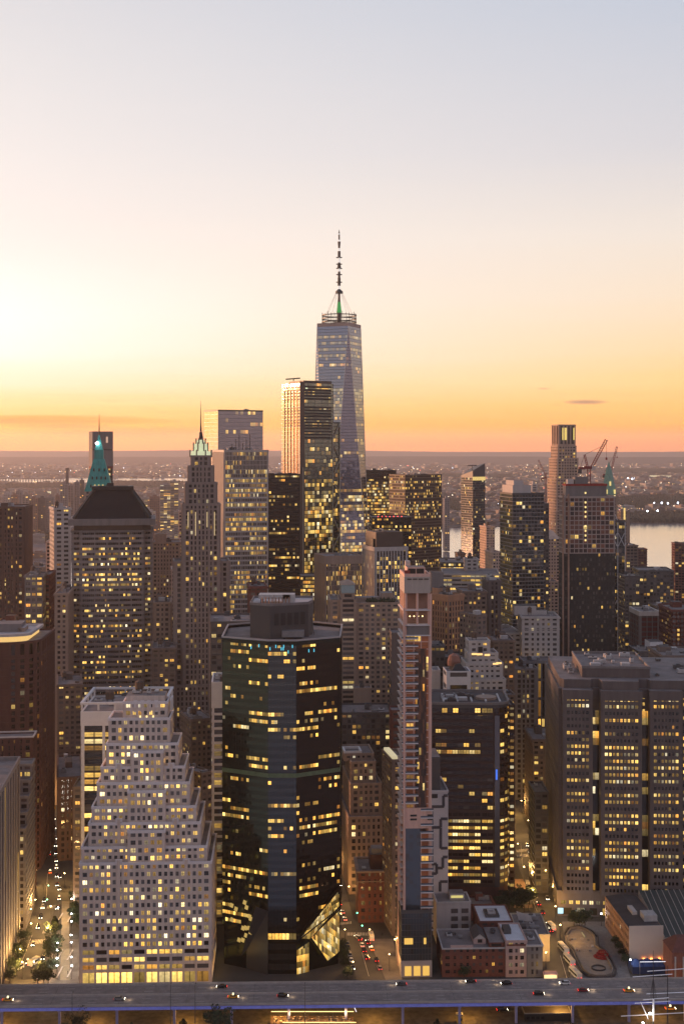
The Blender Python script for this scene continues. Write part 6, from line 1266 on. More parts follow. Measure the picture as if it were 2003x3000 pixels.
lay('pavement', [(1672,2880),(1645,2700),(1800,2700),(1850,2880)], .022, solid('granite setts', (.15,.14,.145), .8, noise=.3, scale=.6)); lay('pavement', [(20,2896),(80,2700),(98,2640),(60,2640),(-30,2896)], .022, m_walk)
lay('pavement', [(1504,2660),(1560,2660),(1540,2575),(1500,2575)], .022, solid('brick paving', (.26,.15,.08), .8, noise=.2, scale=.4))
def zebra(p0, p1, n, dpy, name='crosswalk'):
    """painted bars between two ground points given in photo rows"""
    m = MB(); 
    for k in range(n):
        f = (k+.2)/n; g = (k+.68)/n; a_ = (p0[0]+(p1[0]-p0[0])*f, p0[1]+(p1[1]-p0[1])*f); c_ = (p0[0]+(p1[0]-p0[0])*g, p0[1]+(p1[1]-p0[1])*g)
        q = [G(a_[0], a_[1]), G(c_[0], c_[1]), G(c_[0]+(c_[0]-CX)*-dpy*.0004, c_[1]-dpy), G(a_[0]+(a_[0]-CX)*-dpy*.0004, a_[1]-dpy)]
        m.face([(x_, y_, .045) for x_, y_ in q], m_paint)
    tag(m.build(name), kind='structure')
zebra((90,2766),(134,2764),10,13); zebra((124,2735),(150,2732),7,8); zebra((137,2662),(172,2660),9,9); zebra((1016,2741),(1078,2741),14,9); zebra((994,2710),(1030,2706),9,7)
zebra((1536,2634),(1574,2630),9,11); zebra((1540,2590),(1600,2596),15,13); zebra((1512,2497),(1552,2494),10,8); zebra((1513,2511),(1556,2509),10,7)
m = MB()
for p, q in (((1640,2800),(1662,2874)),((1560,2640),(1572,2670)),((95,2740),(60,2830)),((140,2560),(136,2640)),((1060,2790),(1080,2860)),((1524,2470),(1530,2540))):
    a_, c_ = G(*p), G(*q); m.bar((a_[0],a_[1],.05), (c_[0],c_[1],.05), .12, m_paint)
tag(m.build('lane_marking'), kind='structure')
# ================================================================ elevated highway
HW = empty('elevated_highway', (-210, 611.0, 0), R(1.5), 'elevated highway with dashed lanes and a blue-lit edge girder along the waterfront', 'highway')
m_deck = solid('deck asphalt', (.235,.20,.185), .8, noise=.32, scale=.35); m_conc = solid('deck concrete', (.40,.35,.32), .8, noise=.2, scale=.5)
m = MB(); m.box(0,-23.6,8.9,430,0,10, m_deck); m.build('deck', HW)
m = MB(); m.box(0,-.35,10.01,430,.15,10.9, m_conc); m.box(0,-11.9,10.01,430,-11.4,10.7, m_conc); m.box(0,-23.9,10.01,430,-23.4,10.9, m_conc); m.build('barrier', HW)
m = MB(); m.box(0,-24.15,8.5,430,-23.75,9.75, solid('blue girder', (.10,.12,.35), .5, noise=.4, scale=.4, emit=(.2,.22,.72), es=.22)); m.build('edge_girder', HW)
m = MB()
for y_ in (-3.9,-7.7,-15.6,-19.4):
    for k in range(0, 430, 12): m.box(k, y_-.08, 10.012, k+4, y_+.08, 10.02, m_paint)
for y_ in (-.9,-11,-12.5,-22.8): m.box(0, y_-.07, 10.012, 430, y_+.07, 10.02, m_paint)
m.build('lane_marking', HW)
for k in range(17):
    m = MB(); xx = 8+k*25.4; m.box(xx-.55,-22.5,0,xx+.55,-21.4,7.6, solid('pier paint', (.30,.28,.45), .6, noise=.15)); m.box(xx-.55,-2.8,0,xx+.55,-1.7,7.6, solid('pier paint', (0,0,0))); m.box(xx-.7,-23.3,7.6,xx+.7,-.6,8.88, solid('pier paint', (0,0,0))); m.build('pier', HW)
for k in range(14):
    m = MB(); xx = 20+k*30; m.box(xx-.04,-23.4,10.021,xx+.06,-.4,10.03, w_dark); m.build('expansion_joint', HW)
def light(name, loc, e, col=(1,.6,.25), r=.4, parent=None):
    d = bpy.data.lights.new(name, 'POINT'); d.energy = e; d.color = col; d.shadow_soft_size = r; o = bpy.data.objects.new(name, d); COL.objects.link(o); o.location = loc
    if parent: o.parent = parent
    return o
for k in range(10):
    q = MB(); xx = 14+k*42; q.box(xx-.6,-18.4,8.55,xx+.6,-17.6,8.85, l_warm); q.build('underside_lamp', HW); light('sodium_light', (xx,-18,7.6), 5500, (1,.50,.10), .5, HW)
# ================================================================ vehicles
def glassmat(): return solid('car glass', (.02,.022,.025), .08, .3, noise=0)
tyre = solid('tyre', (.02,.02,.02), .8, noise=0); hub = solid('wheel hub', (.3,.3,.3), .4, .6, noise=0)
hl_ = lamp_mat('headlight', (1,.88,.62), 14); tl_ = lamp_mat('taillight', (1,.03,.02), 5)
def make_car(kind, paint, label, cat, L_=4.7, W_=1.85, Hh=1.5):
    c = empty(kind, (0,0,0), 0, label, cat)
    suv = Hh > 1.6; m = MB(); hw = W_/2; pr = [(-L_/2,.35),(-L_/2,.85 if not suv else 1.0),(-L_/2+.25,.95 if not suv else 1.08),(L_/2-1.1,.92 if not suv else 1.08),(L_/2-.15,.75 if not suv else .95),(L_/2,.6),(L_/2,.35)]
    n = len(pr)
    for s_ in (-1,1): 
        pts = [(x, s_*hw, z) for x, z in pr]; m.face(pts if s_ < 0 else pts[::-1], paint)
    for i in range(n):
        (x0,z0),(x1,z1) = pr[i], pr[(i+1)%n]; m.face([(x0,-hw,z0),(x0,hw,z0),(x1,hw,z1),(x1,-hw,z1)], paint)
    m.build('body', c)
    rl = -L_/2+.35 if suv else -L_/2+1.0; m = MB(); zb_ = .93 if not suv else 1.08
    m.frustum([(rl,-hw+.06),(L_/2-1.05,-hw+.06),(L_/2-1.05,hw-.06),(rl,hw-.06)], zb_, [(rl+.45,-hw+.28),(L_/2-1.95,-hw+.28),(L_/2-1.95,hw-.28),(rl+.45,hw-.28)], Hh-.04, glassmat(), cap=False); m.build('windows', c)
    m = MB(); m.box(rl+.43,-hw+.26,Hh-.05,L_/2-1.93,hw-.26,Hh, paint); m.build('roof', c)
    for sx_ in (-1,1):
        for sy_ in (-1,1):
            m = MB(); xx = sx_*L_*.31; y0 = sy_*(hw-.1); 
            P_ = [(xx+.34*math.cos(R(k*36)), .34+.34*math.sin(R(k*36))) for k in range(10)]
            m.face([(p[0], y0+.13*sy_, p[1]) for p in P_], tyre); m.face([(p[0], y0-.13*sy_, p[1]) for p in P_], tyre)
            for k in range(10): a_, b_ = P_[k], P_[(k+1)%10]; m.face([(a_[0],y0-.13,a_[1]),(b_[0],y0-.13,b_[1]),(b_[0],y0+.13,b_[1]),(a_[0],y0+.13,a_[1])], tyre)
            m.face([(xx+(p[0]-xx)*.55, y0+.14*sy_, .34+(p[1]-.34)*.55) for p in P_], hub); m.build('wheel', c)
    for s_ in (-1,1):
        m = MB(); m.box(L_/2-.05, s_*(hw-.3)-.2, .55, L_/2+.06, s_*(hw-.3)+.2, .78, hl_); m.build('headlight', c)
        m = MB(); m.box(-L_/2-.06, s_*(hw-.28)-.2, .66, -L_/2+.04, s_*(hw-.28)+.2, .9, tl_); m.build('taillight', c)
    return c
P_blk = solid('paint black', (.012,.012,.014), .25, .3, noise=.05); P_wht = solid('paint white', (.7,.7,.68), .3, noise=.05); P_sil = solid('paint silver', (.35,.35,.36), .3, .6, noise=.05)
P_red = solid('paint red', (.30,.02,.03), .3, .2, noise=.05); P_yel = solid('paint taxi', (.80,.36,.03), .35, noise=.05); P_blu = solid('paint dark blue', (.02,.03,.07), .3, .3, noise=.05); P_gry = solid('paint grey', (.12,.12,.125), .3, .5, noise=.05)
car_b = make_car('parked_car', P_blk, 'x', 'car'); suv_b = make_car('suv', P_blk, 'x', 'car', 4.9, 1.95, 1.75); car_w = make_car('car', P_wht, 'x', 'car'); suv_s = make_car('suv', P_sil, 'x', 'car', 4.9, 1.95, 1.75)
car_r = make_car('car', P_red, 'x', 'car'); taxi = make_car('taxi', P_yel, 'x', 'taxi'); car_g = make_car('car', P_gry, 'x', 'car'); suv_w = make_car('suv', P_wht, 'x', 'car', 4.9, 1.95, 1.75)
m = MB(); m.box(-.35,-.5,1.5,.35,.5,2.15, lamp_mat('taxi sign', (1,.92,.55), 1.6)); m.build('roof_sign', taxi)
USED = set()
def put(proto, x, y, z, rz, label, group=None):
    if proto.name in USED: c = copy_tree(proto)
    else: c = proto; USED.add(proto.name)
    c.location = (x, y, z); c.rotation_euler = (0, 0, rz); c['label'] = label
    if group: c['group'] = group
    elif 'group' in c: del c['group']
    return c
# on the elevated highway: far carriageway runs left, near one runs right
for proto, px, py, dr, lb in (
    (taxi, 24, 2932, 1, 'yellow taxi with lit roof sign at the left end of the highway'), (suv_s, 350, 2929, 1, 'silver estate car on the highway below the limestone block'),
    (car_b, 650, 2893, -1, 'black car on the far carriageway between the limestone block and the dark glass tower'), (taxi, 683, 2923, 1, 'yellow taxi with lit roof sign below the dark glass tower'),
    (suv_b, 828, 2920, 1, 'black people carrier on the highway below the middle of the dark glass tower'), (car_g, 1175, 2886, -1, 'dark car with glowing headlights below the slim pinkish tower'),
    (car_b, 1378, 2878, -1, 'black car on the far carriageway below the red brick warehouse'), (suv_b, 1482, 2884, -1, 'black car below the pale pink brick house'),
    (suv_w, 1653, 2883, -1, 'white car on the highway below the row of buses'), (suv_b, 1577, 2914, 1, 'dark people carrier on the near carriageway below the grey stone house'),
    (car_r, 1707, 2904, 1, 'red car on the near carriageway below the playground'), (taxi, 1841, 2905, 1, 'yellow taxi on the highway by the ship masts')):
    Y = YG(py, 10.1); light('headlight_pool', (X(px, Y)+dr*4.5, Y, 11.0), 60, (1,.75,.45), .2); put(proto, X(px, Y), Y, 10.03, R(1.5)+(0 if dr > 0 else math.pi), lb)
rr = random.Random(21)
def along(pts, f):
    n = len(pts)-1; i = min(int(f*n), n-1); g = f*n-i; (x0,y0),(x1,y1) = G(*pts[i]), G(*pts[i+1]); return x0+(x1-x0)*g, y0+(y1-y0)*g, math.atan2(y1-y0, x1-x0)
lanes = [ # path in photo pixels, count, facing (+1 = away from camera), label, group
 ([(104,2880),(150,2740),(174,2640),(176,2560)], 9, -1, 'car parked nose to the waterfront on the right side of the left-hand street', 'cars along the left-hand street'),
 ([(77,2840),(118,2700),(135,2620)], 6, -1, 'car driving towards the highway on the left-hand street', 'traffic on the left-hand street'),
 ([(168,2600),(164,2480),(156,2330)], 11, -1, 'car in the bright queue at the top of the left-hand street', 'queue on the left-hand street'),
 ([(150,2600),(140,2400),(140,2250)], 6, 1, 'car driving away up the left-hand street', 'cars driving away up the left-hand street'),
 ([(1076,2812),(1052,2752),(1046,2748)], 7, 1, 'car with red tail lights queueing at the crosswalk of the middle street', 'red-lit queue on the middle street'),
 ([(1034,2840),(1016,2765)], 9, -1, 'parked car under the trees on the left kerb of the middle street', 'cars parked on the middle street left kerb'),
 ([(1120,2860),(1092,2790),(1072,2755)], 4, 1, 'parked car on the right kerb of the middle street', 'cars parked on the middle street right kerb'),
 ([(1012,2700),(992,2640),(985,2590)], 6, 1, 'car with bright tail lights in the narrow top of the middle street', 'cars in the upper middle street'),
 ([(1620,2745),(1572,2640)], 4, 1, 'car driving away on the right-hand street near the plaza', 'cars driving away on the right-hand street'),
 ([(1604,2640),(1566,2540),(1540,2470)], 8, -1, 'car coming down the right-hand street', 'traffic coming down the right-hand street'),
 ([(1588,2545),(1600,2610)], 5, 1, 'car parked on the right kerb of the right-hand street', 'cars parked on the right-hand street'),
 ([(1700,2890),(1660,2780)], 0, 1, '', '')]
pal = [car_b, suv_b, car_g, suv_s, car_w, suv_w, taxi, car_b, suv_b]
for pts, n, dr, lb, gp in lanes:
    for k in range(n):
        x, y, an = along(pts, (k+rr.uniform(.2,.6))/n); put(rr.choice(pal), x, y, .06, an+(0 if dr > 0 else math.pi), lb, gp)
def make_bus(nm, lab, Lb, roofm, cat):
    c = empty(nm, (0,0,0), 0, lab, cat); hw = 1.27; m = MB(); m.box(-Lb/2,-hw,.4,Lb/2,hw,2.95, P_wht if roofm != 'truck' else P_wht, bottom=True); m.build('body', c)
    m = MB(); m.box(-Lb/2+.1,-hw+.08,2.95,Lb/2-.1,hw-.08,3.15, solid('bus roof', (.72,.62,.45), .6, noise=.15)); m.box(-1.5,-.7,3.15,1.4,.7,3.4, MAT_MECHL); m.build('roof', c)
    for s_ in (-1,1):
        m = MB(); y0 = s_*(hw+.02); m.box(-Lb/2+.6, min(y0,y0+.03*s_), 1.5, Lb/2-.5, max(y0,y0+.03*s_), 2.5, glassmat()); m.build('side_windows', c)
        m = MB(); m.box(-Lb/2-.08, s_*.85-.2, .8, -Lb/2+.02, s_*.85+.2, 1.2, tl_); m.build('taillight', c); m = MB(); m.box(Lb/2-.02, s_*.85-.2, .7, Lb/2+.08, s_*.85+.2, 1.0, hl_); m.build('headlight', c)
        for xx in (-Lb*.3, Lb*.32): m = MB(); m.lathe(0,0,[(.01,-.16),(.48,-.16),(.48,.16),(.01,.16)], tyre, 10); o = m.build('wheel', c); o.rotation_euler = (R(90),0,0); o.location = (xx, s_*(hw-.12), .48)
    m = MB(); m.box(Lb/2+.0, -1.1, 1.2, Lb/2+.04, 1.1, 2.5, glassmat()); m.build('windscreen', c)
    return c
bus = make_bus('bus', 'x', 10.5, 'bus', 'bus'); van = make_bus('delivery_truck', 'x', 7.0, 'truck', 'truck')
for pr_, px, py, an, lb in ((bus,1649,2786,100,'bus parked at the top of the row beside the playground'),(bus,1666,2820,101,'middle bus of the row parked beside the playground'),(bus,1684,2860,103,'bus nearest the highway in the row beside the playground'),
    (van,1614,2722,103,'white ambulance-like van on the right-hand street above the buses'),(van,100,2826,66,'white box truck on the left-hand street'),(van,52,2842,62,'pale truck with two-part roof at the left kerb of the left-hand street'),(van,1556,2544,99,'white van on the upper right-hand street'),(van,1087,2752,95,'white van by the middle street crosswalk')):
    x, y = G(px, py); put(pr_, x, y, .06, R(an), lb)
# ================================================================ street lamps
pole_m = solid('lamp pole', (.06,.06,.06), .5, noise=0)
def make_lamp(name, hgt, mat, r_):
    c = empty(name, (0,0,0), 0, 'x', 'street lamp'); m = MB(); m.lathe(0,0,[(.22,0),(.12,.5),(.07,hgt)], pole_m, 6); m.build('pole', c)
    m = MB(); m.lathe(0,0,[(.02,hgt-.05),(r_,hgt+.25),(.02,hgt+.6)], mat, 8); m.build('lamp_head', c); return c
lampw = make_lamp('street_lamp', 6.2, l_white, .5); lampa = make_lamp('street_lamp', 8.0, l_warm, .42)
def putlamp(proto, px, py, lb, gp, e, col):
    x, y = G(px, py); put(proto, x, y, 0.02, 0, lb, gp); light('lamp_light', (x, y-.1, (7.3 if proto is lampw else 9.0)), e, col, .35)
for px, py in ((210,2668),(210,2712),(210,2735),(209,2776),(210,2798),(210,2842),(211,2868),(171,2694),(169,2800),(168,2822),(168,2846),(168,2868)):
    putlamp(lampw, px, py, 'small white globe lamp lining the paved promenade beside the left-hand street', 'white lamps on the promenade', 1800, (1,.85,.7))
for px, py in ((66,2868),(92,2752),(104,2680),(106,2590),(112,2480),(120,2370),(128,2260),(134,2160),(190,2600),(184,2500),(178,2400),(170,2300),(164,2190),(60,2830),(140,2765),(150,2700),(146,2110),(100,2868)):
    putlamp(lampa, px, py, 'amber street lamp on the left-hand street', 'amber lamps on the left-hand street', 12000, (1,.55,.16))
for px, py in ((1010,2770),(1034,2868),(1082,2770),(1140,2845),(998,2722),(982,2640),(1022,2640),(1006,2560),(980,2560),(1156,2800)):
    putlamp(lampa, px, py, 'amber street lamp on the middle street', 'amber lamps on the middle street', 4200, (1,.52,.16))
for px, py in ((1598,2840),(1586,2760),(1640,2756),(1626,2700),(1560,2650),(1618,2640),(1534,2580),(1606,2580),(1516,2510),(1574,2500),(1506,2440),(1546,2440),(1502,2380),(1526,2380),(1500,2330),(1518,2320),(1556,2600)):
    putlamp(lampa, px, py, 'amber street lamp on the right-hand street', 'amber lamps on the right-hand street', 6500, (1,.55,.16))
for px, py in ((1700,2705),(1760,2712),(1812,2752),(1845,2850),(1560,2860)):
    putlamp(lampw, px, py, 'white lamp on the plaza around the playground', 'white lamps on the plaza', 700, (.9,.95,1))
# traffic lights
def make_signal():
    c = empty('traffic_light', (0,0,0), 0, 'x', 'traffic light'); m = MB(); m.lathe(0,0,[(.12,0),(.08,5.5)], pole_m, 6); m.bar((0,0,5.4),(3,0,5.7),.06,pole_m); m.build('pole', c)
    m = MB(); m.box(2.7,-.25,4.7,3.2,.2,5.9, solid('signal box', (.3,.22,.02), noise=0)); m.build('signal_head', c); return c
sg = make_signal()
for px, py, col, cn in ((76,2690,l_green,'green'),(124,2662,l_green,'green'),(128,2620,l_red,'red'),(1030,2702,l_green,'green'),(1044,2740,l_green,'green'),(1172,2712,l_green,'green'),(224,2604,l_red,'red'),(1168,2660,l_red,'red')):
    x, y = G(px, py); c = put(sg, x, y, .02, 0, 'traffic light showing %s at a street crossing, %s' % (cn, {76:'far left kerb',124:'left-hand street centre',128:'top of the left-hand queue',1030:'middle street far corner',1044:'by the middle street crosswalk',1172:'beside the pinkish tower podium',224:'right of the left-hand crossing',1168:'above the pinkish tower podium'}[px]))
    m = MB(); m.lathe(2.95,-.35,[(.02,4.8),(.42,5.2),(.02,5.6)], col, 8); m.build('signal_lens', c)
# ================================================================ trees
m_leaf = solid('leaves', (.035,.055,.018), .7, noise=.5, scale=.8); m_leaf2 = solid('leaves dark', (.018,.032,.014), .7, noise=.5, scale=.8); m_bark = solid('bark', (.06,.045,.035), .9, noise=.3, scale=2)
def make_tree(seed, hgt, rad, nleaf=1500, conic=False):
    r = random.Random(seed); c = empty('tree', (0,0,0), 0, 'x', 'tree'); m = MB(); m.bar((0,0,0),(0.1,.1,hgt*.5), hgt*.028, m_bark, 7, hgt*.016); tips = []
    for k in range(11):
        a_ = k*2.4+r.random(); h0 = hgt*(.28+.35*r.random()); l_ = rad*r.uniform(.6,.95); t_ = (l_*math.cos(a_), l_*math.sin(a_), h0+hgt*r.uniform(.12,.36)); m.bar((.05,.05,h0), t_, hgt*.011, m_bark, 5, .03); tips.append(t_)
    m.build('trunk', c); m = MB(); cl = [(t_, r.uniform(.32,.5)*rad) for t_ in tips]+[((r.uniform(-.3,.3)*rad, r.uniform(-.3,.3)*rad, hgt*r.uniform(.62,.92)), rad*r.uniform(.3,.5)) for _ in range(8)]
    for k in range(nleaf):
        (cx_, cyy, cz), cr_ = r.choice(cl); th, ph = r.uniform(0,6.283), math.acos(r.uniform(-1,1)); q = cr_*r.uniform(.45,1)**.5; s_ = r.uniform(.22,.5)
        x, y, z = cx_+q*math.sin(ph)*math.cos(th), cyy+q*math.sin(ph)*math.sin(th), cz+q*math.cos(ph)*.8
        if conic: kk = max(.15, 1.25-z/hgt); x *= kk; y *= kk
        u = Vector((r.gauss(0,1), r.gauss(0,1), r.gauss(0,1))).normalized(); v = u.orthogonal().normalized(); p = Vector((x,y,z))
        m.face([tuple(p+u*s_), tuple(p+v*s_*.7), tuple(p-u*s_), tuple(p-v*s_*.7)], m_leaf if r.random() < .55 else m_leaf2)
    m.build('crown', c); return c
trees = [make_tree(1, 10, 4.2), make_tree(2, 12, 4.6), make_tree(3, 8.5, 3.6), make_tree(4, 13, 3.4, 1500, True)]
def puttree(i, x, y, z, s_, lb, gp=None):
    c = put(trees[i], x, y, z, rr.uniform(0,6.28), lb, gp); c.scale = (s_, s_, s_*rr.uniform(.9,1.1)); return c
for px, py in ((150,2850),(158,2816),(160,2790),(156,2762),(146,2800),(150,2830),(162,2745)): puttree(rr.choice((0,1,3)), *G(px,py), 0, rr.uniform(.75,1), 'tree in the dense clump between the left-hand street and the promenade', 'clump of trees beside the promenade')
for px, py in ((112,2884),(128,2888),(142,2884),(126,2870)): puttree(rr.choice((0,2)), *G(px,py), 0, .85, 'round tree at the highway end of the left-hand street', 'round trees at the end of the left-hand street')
for px, py in ((220,2650),(222,2676),(220,2700),(226,2716)): puttree(rr.choice((0,2)), *G(px,py), 0, .8, 'lit green tree against the left flank of the limestone block', 'trees beside the limestone block')
for px, py in ((30,2880),(44,2860),(56,2830),(64,2800),(70,2776),(38,2846),(50,2810)): puttree(rr.choice((0,1,2)), *G(px,py), 0, .75, 'dark street tree under the finned slab', 'street trees under the finned slab')
for px, py in ((1018,2868),(1012,2840),(1006,2815),(1002,2790)): puttree(2, *G(px,py), 0, .7, 'small street tree on the left kerb of the middle street', 'street trees on the middle street')
for px, py in ((1468,2672),(1490,2668),(1512,2672),(1534,2676),(1548,2668),(1480,2655),(1504,2655),(1528,2655),(1550,2650)): puttree(rr.choice((0,1,2)), *G(px,py), 0, .95, 'leafy tree in the grove left of the right-hand street', 'grove beside the right-hand street')
for px, py in ((1680,2712),(1696,2716),(1712,2712)): puttree(2, *G(px,py), 0, .95, 'dark tree behind the playground', 'trees behind the playground')
for px, py in ((1800,2770),(1812,2788),(1822,2806),(1830,2826)): puttree(2, *G(px,py), 0, .55, 'small tree along the brick market hall', 'small trees along the market hall')
puttree(2, *G(1360,2868), 0, .7, 'small dark tree in front of the red brick warehouse')
for px, Y, s_, i, lb in ((228,578,1.15,1,'dark round tree rising before the highway left of centre'),(190,574,.95,0,'dark tree left of the round one before the highway'),(262,576,.9,0,'dark tree right of the round one before the highway'),(385,573,.95,3,'pointed dark tree before the highway'),(440,571,.8,0,'low dark tree right of the pointed one'),(538,575,1.0,3,'pointed tree left of the broad one by the diners'),(640,578,1.2,1,'broad dark tree nearest the diners'),(688,575,.95,0,'bushy tree between broad tree and the diners'),(1280,575,1.0,3,'pointed dark tree right of the diners before the highway'),(1240,572,.75,0,'low bushy tree beside the pointed one right of the diners'),(1530,566,.7,2,'small tree at the bottom edge right of centre')):
    puttree(i, X(px,Y), Y, -1, s_, lb)
# ================================================================ playground plaza
ol = [(190,940),(235,868),(330,848),(420,852),(520,900),(585,960),(600,1070),(690,1140),(760,1260),(795,1340),(780,1400),(700,1432),(560,1436),(460,1410),(385,1350),(325,1240),(280,1130),(200,1030)]
ol = [G(1600+a_*.257, 2500+b_*.257) for a_, b_ in ol]; ol = ol if sum(a_[0]*b_[1]-a_[1]*b_[0] for a_, b_ in zip(ol, ol[1:]+ol[:1])) > 0 else ol[::-1]
c = empty('playground', (0,0,0), 0, 'bean-shaped walled playground with sandy floor beside the row of buses', 'playground')
m = MB(); m.face([(q[0],q[1],.08) for q in ol], solid('play floor', (.28,.23,.19), noise=.25, scale=.3)); m.build('play_floor', c)
m = MB(); m.ring(offs(ol,.2), offs(ol,-.5), .03, 1.1, solid('dark kerb', (.05,.045,.05), noise=.2)); m.build('outer_wall', c)
m = MB(); m.ring(offs(ol,-1.6), offs(ol,-2.1), .03, 1.4, solid('inner wall', (.20,.17,.15), noise=.2)); m.build('inner_wall', c)
gx, gy = G(1752, 2838); m = MB(); m.ring(circ(gx,gy,3.6,20), circ(gx,gy,3.1,20), .1, .8, solid('dark kerb', (0,0,0))); m.build('sand_ring', c)
gx, gy = G(1700, 2770); m = MB(); m.lathe(gx,gy,[(4.4,.085),(3.2,.35),(1.6,.5),(.01,.55)], solid('sand mound', (.34,.27,.20), noise=.35, scale=.8), 18); m.build('sand_mound', c)
for k in range(12):
    q_ = rr.uniform(0,6.28); m = MB(); px_, py_ = gx+6*math.cos(q_)+rr.uniform(-1,1), gy+9*math.sin(q_); m.box(px_,py_,.08,px_+rr.uniform(.5,1.6),py_+.5,.08+rr.uniform(.3,1.0), rr.choice([MAT_MECH, w_orng, w_pale])); m.build('play_block', c)
gx, gy = G(1707, 2742); m = MB(); m.bar((gx-.4,gy+2,1.2),(gx+.5,gy-2.2,.3),.4,lamp_mat('slide', (.9,.75,.35),.25)); m.build('slide', c)
gx, gy = G(1763, 2803); c = empty('rope_climber', (gx,gy,0), 0, 'round dark red climbing structure at the right edge of the playground', 'play structure')
redp = solid('climber red', (.28,.01,.015), .5, noise=.3, scale=.6)
m = MB()
for k in range(3): m.ring(circ(0,0,4-k*.8,18), circ(0,0,3.6-k*.8,18), .1+k*1.1, .5+k*1.1, redp)
m.face([(q[0],q[1],.12) for q in circ(0,0,4.6,18)], redp); m.build('climbing_ring', c)
m = MB()
for k in range(9): p = circ(0,0,4,9)[k]; m.bar((*p,.1),(p[0]*.3,p[1]*.3,3.4),.12,redp)
m.build('climbing_rope', c)
x, y = G(1610,2866); c = empty('food_kiosk', (x,y,0), 0, 'brightly lit yellow food kiosk at the foot of the right-hand street', 'kiosk')
x0_ = x-14*y/F; m = MB(); m.box(-3.2,-1.5,0,3.2,1.5,2.6, solid('kiosk panel', (.4,.3,.15), noise=.2)); m.build('body', c); m = MB(); m.box(-3.1,-1.62,.5,3.1,-1.52,2.3, lamp_mat('kiosk glow', (1,.7,.3), 1.3)); m.build('lit_counter', c); m = MB(); m.frustum(rect(-3.6,-2.4,3.6,1.8), 2.62, rect(-2.8,-1,2.8,1), 3.2, solid('kiosk awning', (.35,.2,.22), noise=.2)); m.build('awning', c); light('kiosk_light', (x,y-4,2.5), 900, (1,.7,.3))
# promenade benches
for px, py, w_ in ((177,2690,.6),(206,2690,.6),(176,2800,.6),(206,2800,.6),(176,2850,.6),(206,2850,.6)):
    x, y = G(px,py); c = empty('long_bench', (x,y,0), R(0), 'long pale bench on the %s side of the promenade, %s' % ('left' if px < 190 else 'right', {2690:'farthest from the highway',2800:'middle one',2850:'nearest the highway'}[py]), 'bench')
    for nm, q in (('seat',(-.35,-7,.42,.35,7,.52)),('leg',(-.3,-6.5,0,.3,-6,.42)),('leg',(-.3,6,0,.3,6.5,.42))): m = MB(); m.box(*q, m_plaza if nm == 'leg' else w_pale); m.build(nm, c)
# ================================================================ waterfront terrace with diners
Yt = 590; xl, xr = X(792,Yt), X(1036,Yt)
tr = empty('dining_terrace', (xl,Yt,1.5), 0, 'raised timber dining terrace edged by strings of warm lights under the highway', 'terrace'); Wt = xr-xl
m = MB(); m.box(0,0,-1.5,Wt,8,.9, solid('terrace timber', (.16,.09,.05), noise=.3, scale=1.5), bottom=False); m.build('floor', tr)
lw = lamp_mat('warm string', (1,.66,.22), 3.2)
m = MB(); m.box(0,7.8,2.9,Wt,8,3.1,lw); m.build('light_string', tr); m = MB(); m.box(5.5,-.2,1.5,Wt+1,0,1.7,lw); m.build('light_string', tr); m = MB(); m.bar((Wt,8,5.6),(Wt+1.2,6.2,3.6),.14,lamp_mat('white string', (1,1,1), 1)); m.build('light_string', tr)
for k in range(9): m = MB(); m.bar((k*Wt/8,7.9,.9),(k*Wt/8,7.9,3.0),.07,pole_m); m.build('post', tr)
for k in range(6): light('terrace_lamp', (xl+3+k*6,Yt+3,5.6), 700, (1,.6,.22), .3, None)
skin = solid('skin', (.45,.27,.2), .6, noise=0)
def make_person(cloth, legs, seated):
    root = None; me = bpy.data.meshes.new('person'); zz = .45 if seated else .9
    v = [(0,0,zz),(0,0,zz+.25),(0,.0,zz+.5),(0,0,zz+.62),(0,.0,zz+.78),(.19,0,zz+.5),(-.19,0,zz+.5)]; e = [(0,1),(1,2),(2,3),(3,4),(2,5),(2,6)]; rd = [.15,.13,.16,.06,.115,.06,.06]
    if seated: ex = [((.1,-.42,zz+.02),(.1,-.44,.04)),((-.1,-.42,zz+.02),(-.1,-.44,.04))]
    else: ex = [((.1,0,.5),(.1,.02,.05)),((-.1,0,.5),(-.12,.1,.05))]
    for a_, b_ in ex: i = len(v); v += [a_, b_]; e += [(0,i),(i,i+1)]; rd += [.085,.055]
    for s_ in (5,6): i = len(v); sx_ = 1 if s_ == 5 else -1; v += [(sx_*.26,-.03,zz+.24),(sx_*.2,-.25,zz+.2)]; e += [(s_,i),(i,i+1)]; rd += [.045,.035]
    me.from_pydata(v, e, []); o = bpy.data.objects.new('person', me); COL.objects.link(o); sk = o.modifiers.new('skin', 'SKIN'); o.modifiers.new('sub', 'SUBSURF').levels = 1; o.modifiers['sub'].render_levels = 1
    lay_ = me.skin_vertices[0] if me.skin_vertices else None
    if lay_ is None: bpy.context.view_layer.objects.active = o
    for q, r_ in zip(me.skin_vertices[0].data, rd): q.radius = (r_, r_)
    me.skin_vertices[0].data[0].use_root = True
    me.materials.append(cloth)
    dg = bpy.context.evaluated_depsgraph_get(); m2 = bpy.data.meshes.new_from_object(o.evaluated_get(dg)); o.modifiers.clear(); o.data = m2
    m2.materials.clear(); 
    for mm in (cloth, skin, legs): m2.materials.append(mm)
    for p_ in m2.polygons: z_ = p_.center.z; p_.material_index = 1 if z_ > zz+.6 else (2 if z_ < zz+.05 else 0)
    hr = MB(); hr.lathe(0,.02,[(.118,zz+.74),(.13,zz+.82),(.08,zz+.92),(.01,zz+.94)], solid('hair', (.03,.02,.015), noise=0), 8); hr.build('hair', o)
    return o
cols = [((.5,.5,.48),'pale'),((.03,.03,.04),'black'),((.25,.05,.04),'red'),((.06,.09,.2),'blue'),((.3,.22,.15),'tan'),((.12,.12,.12),'grey')]
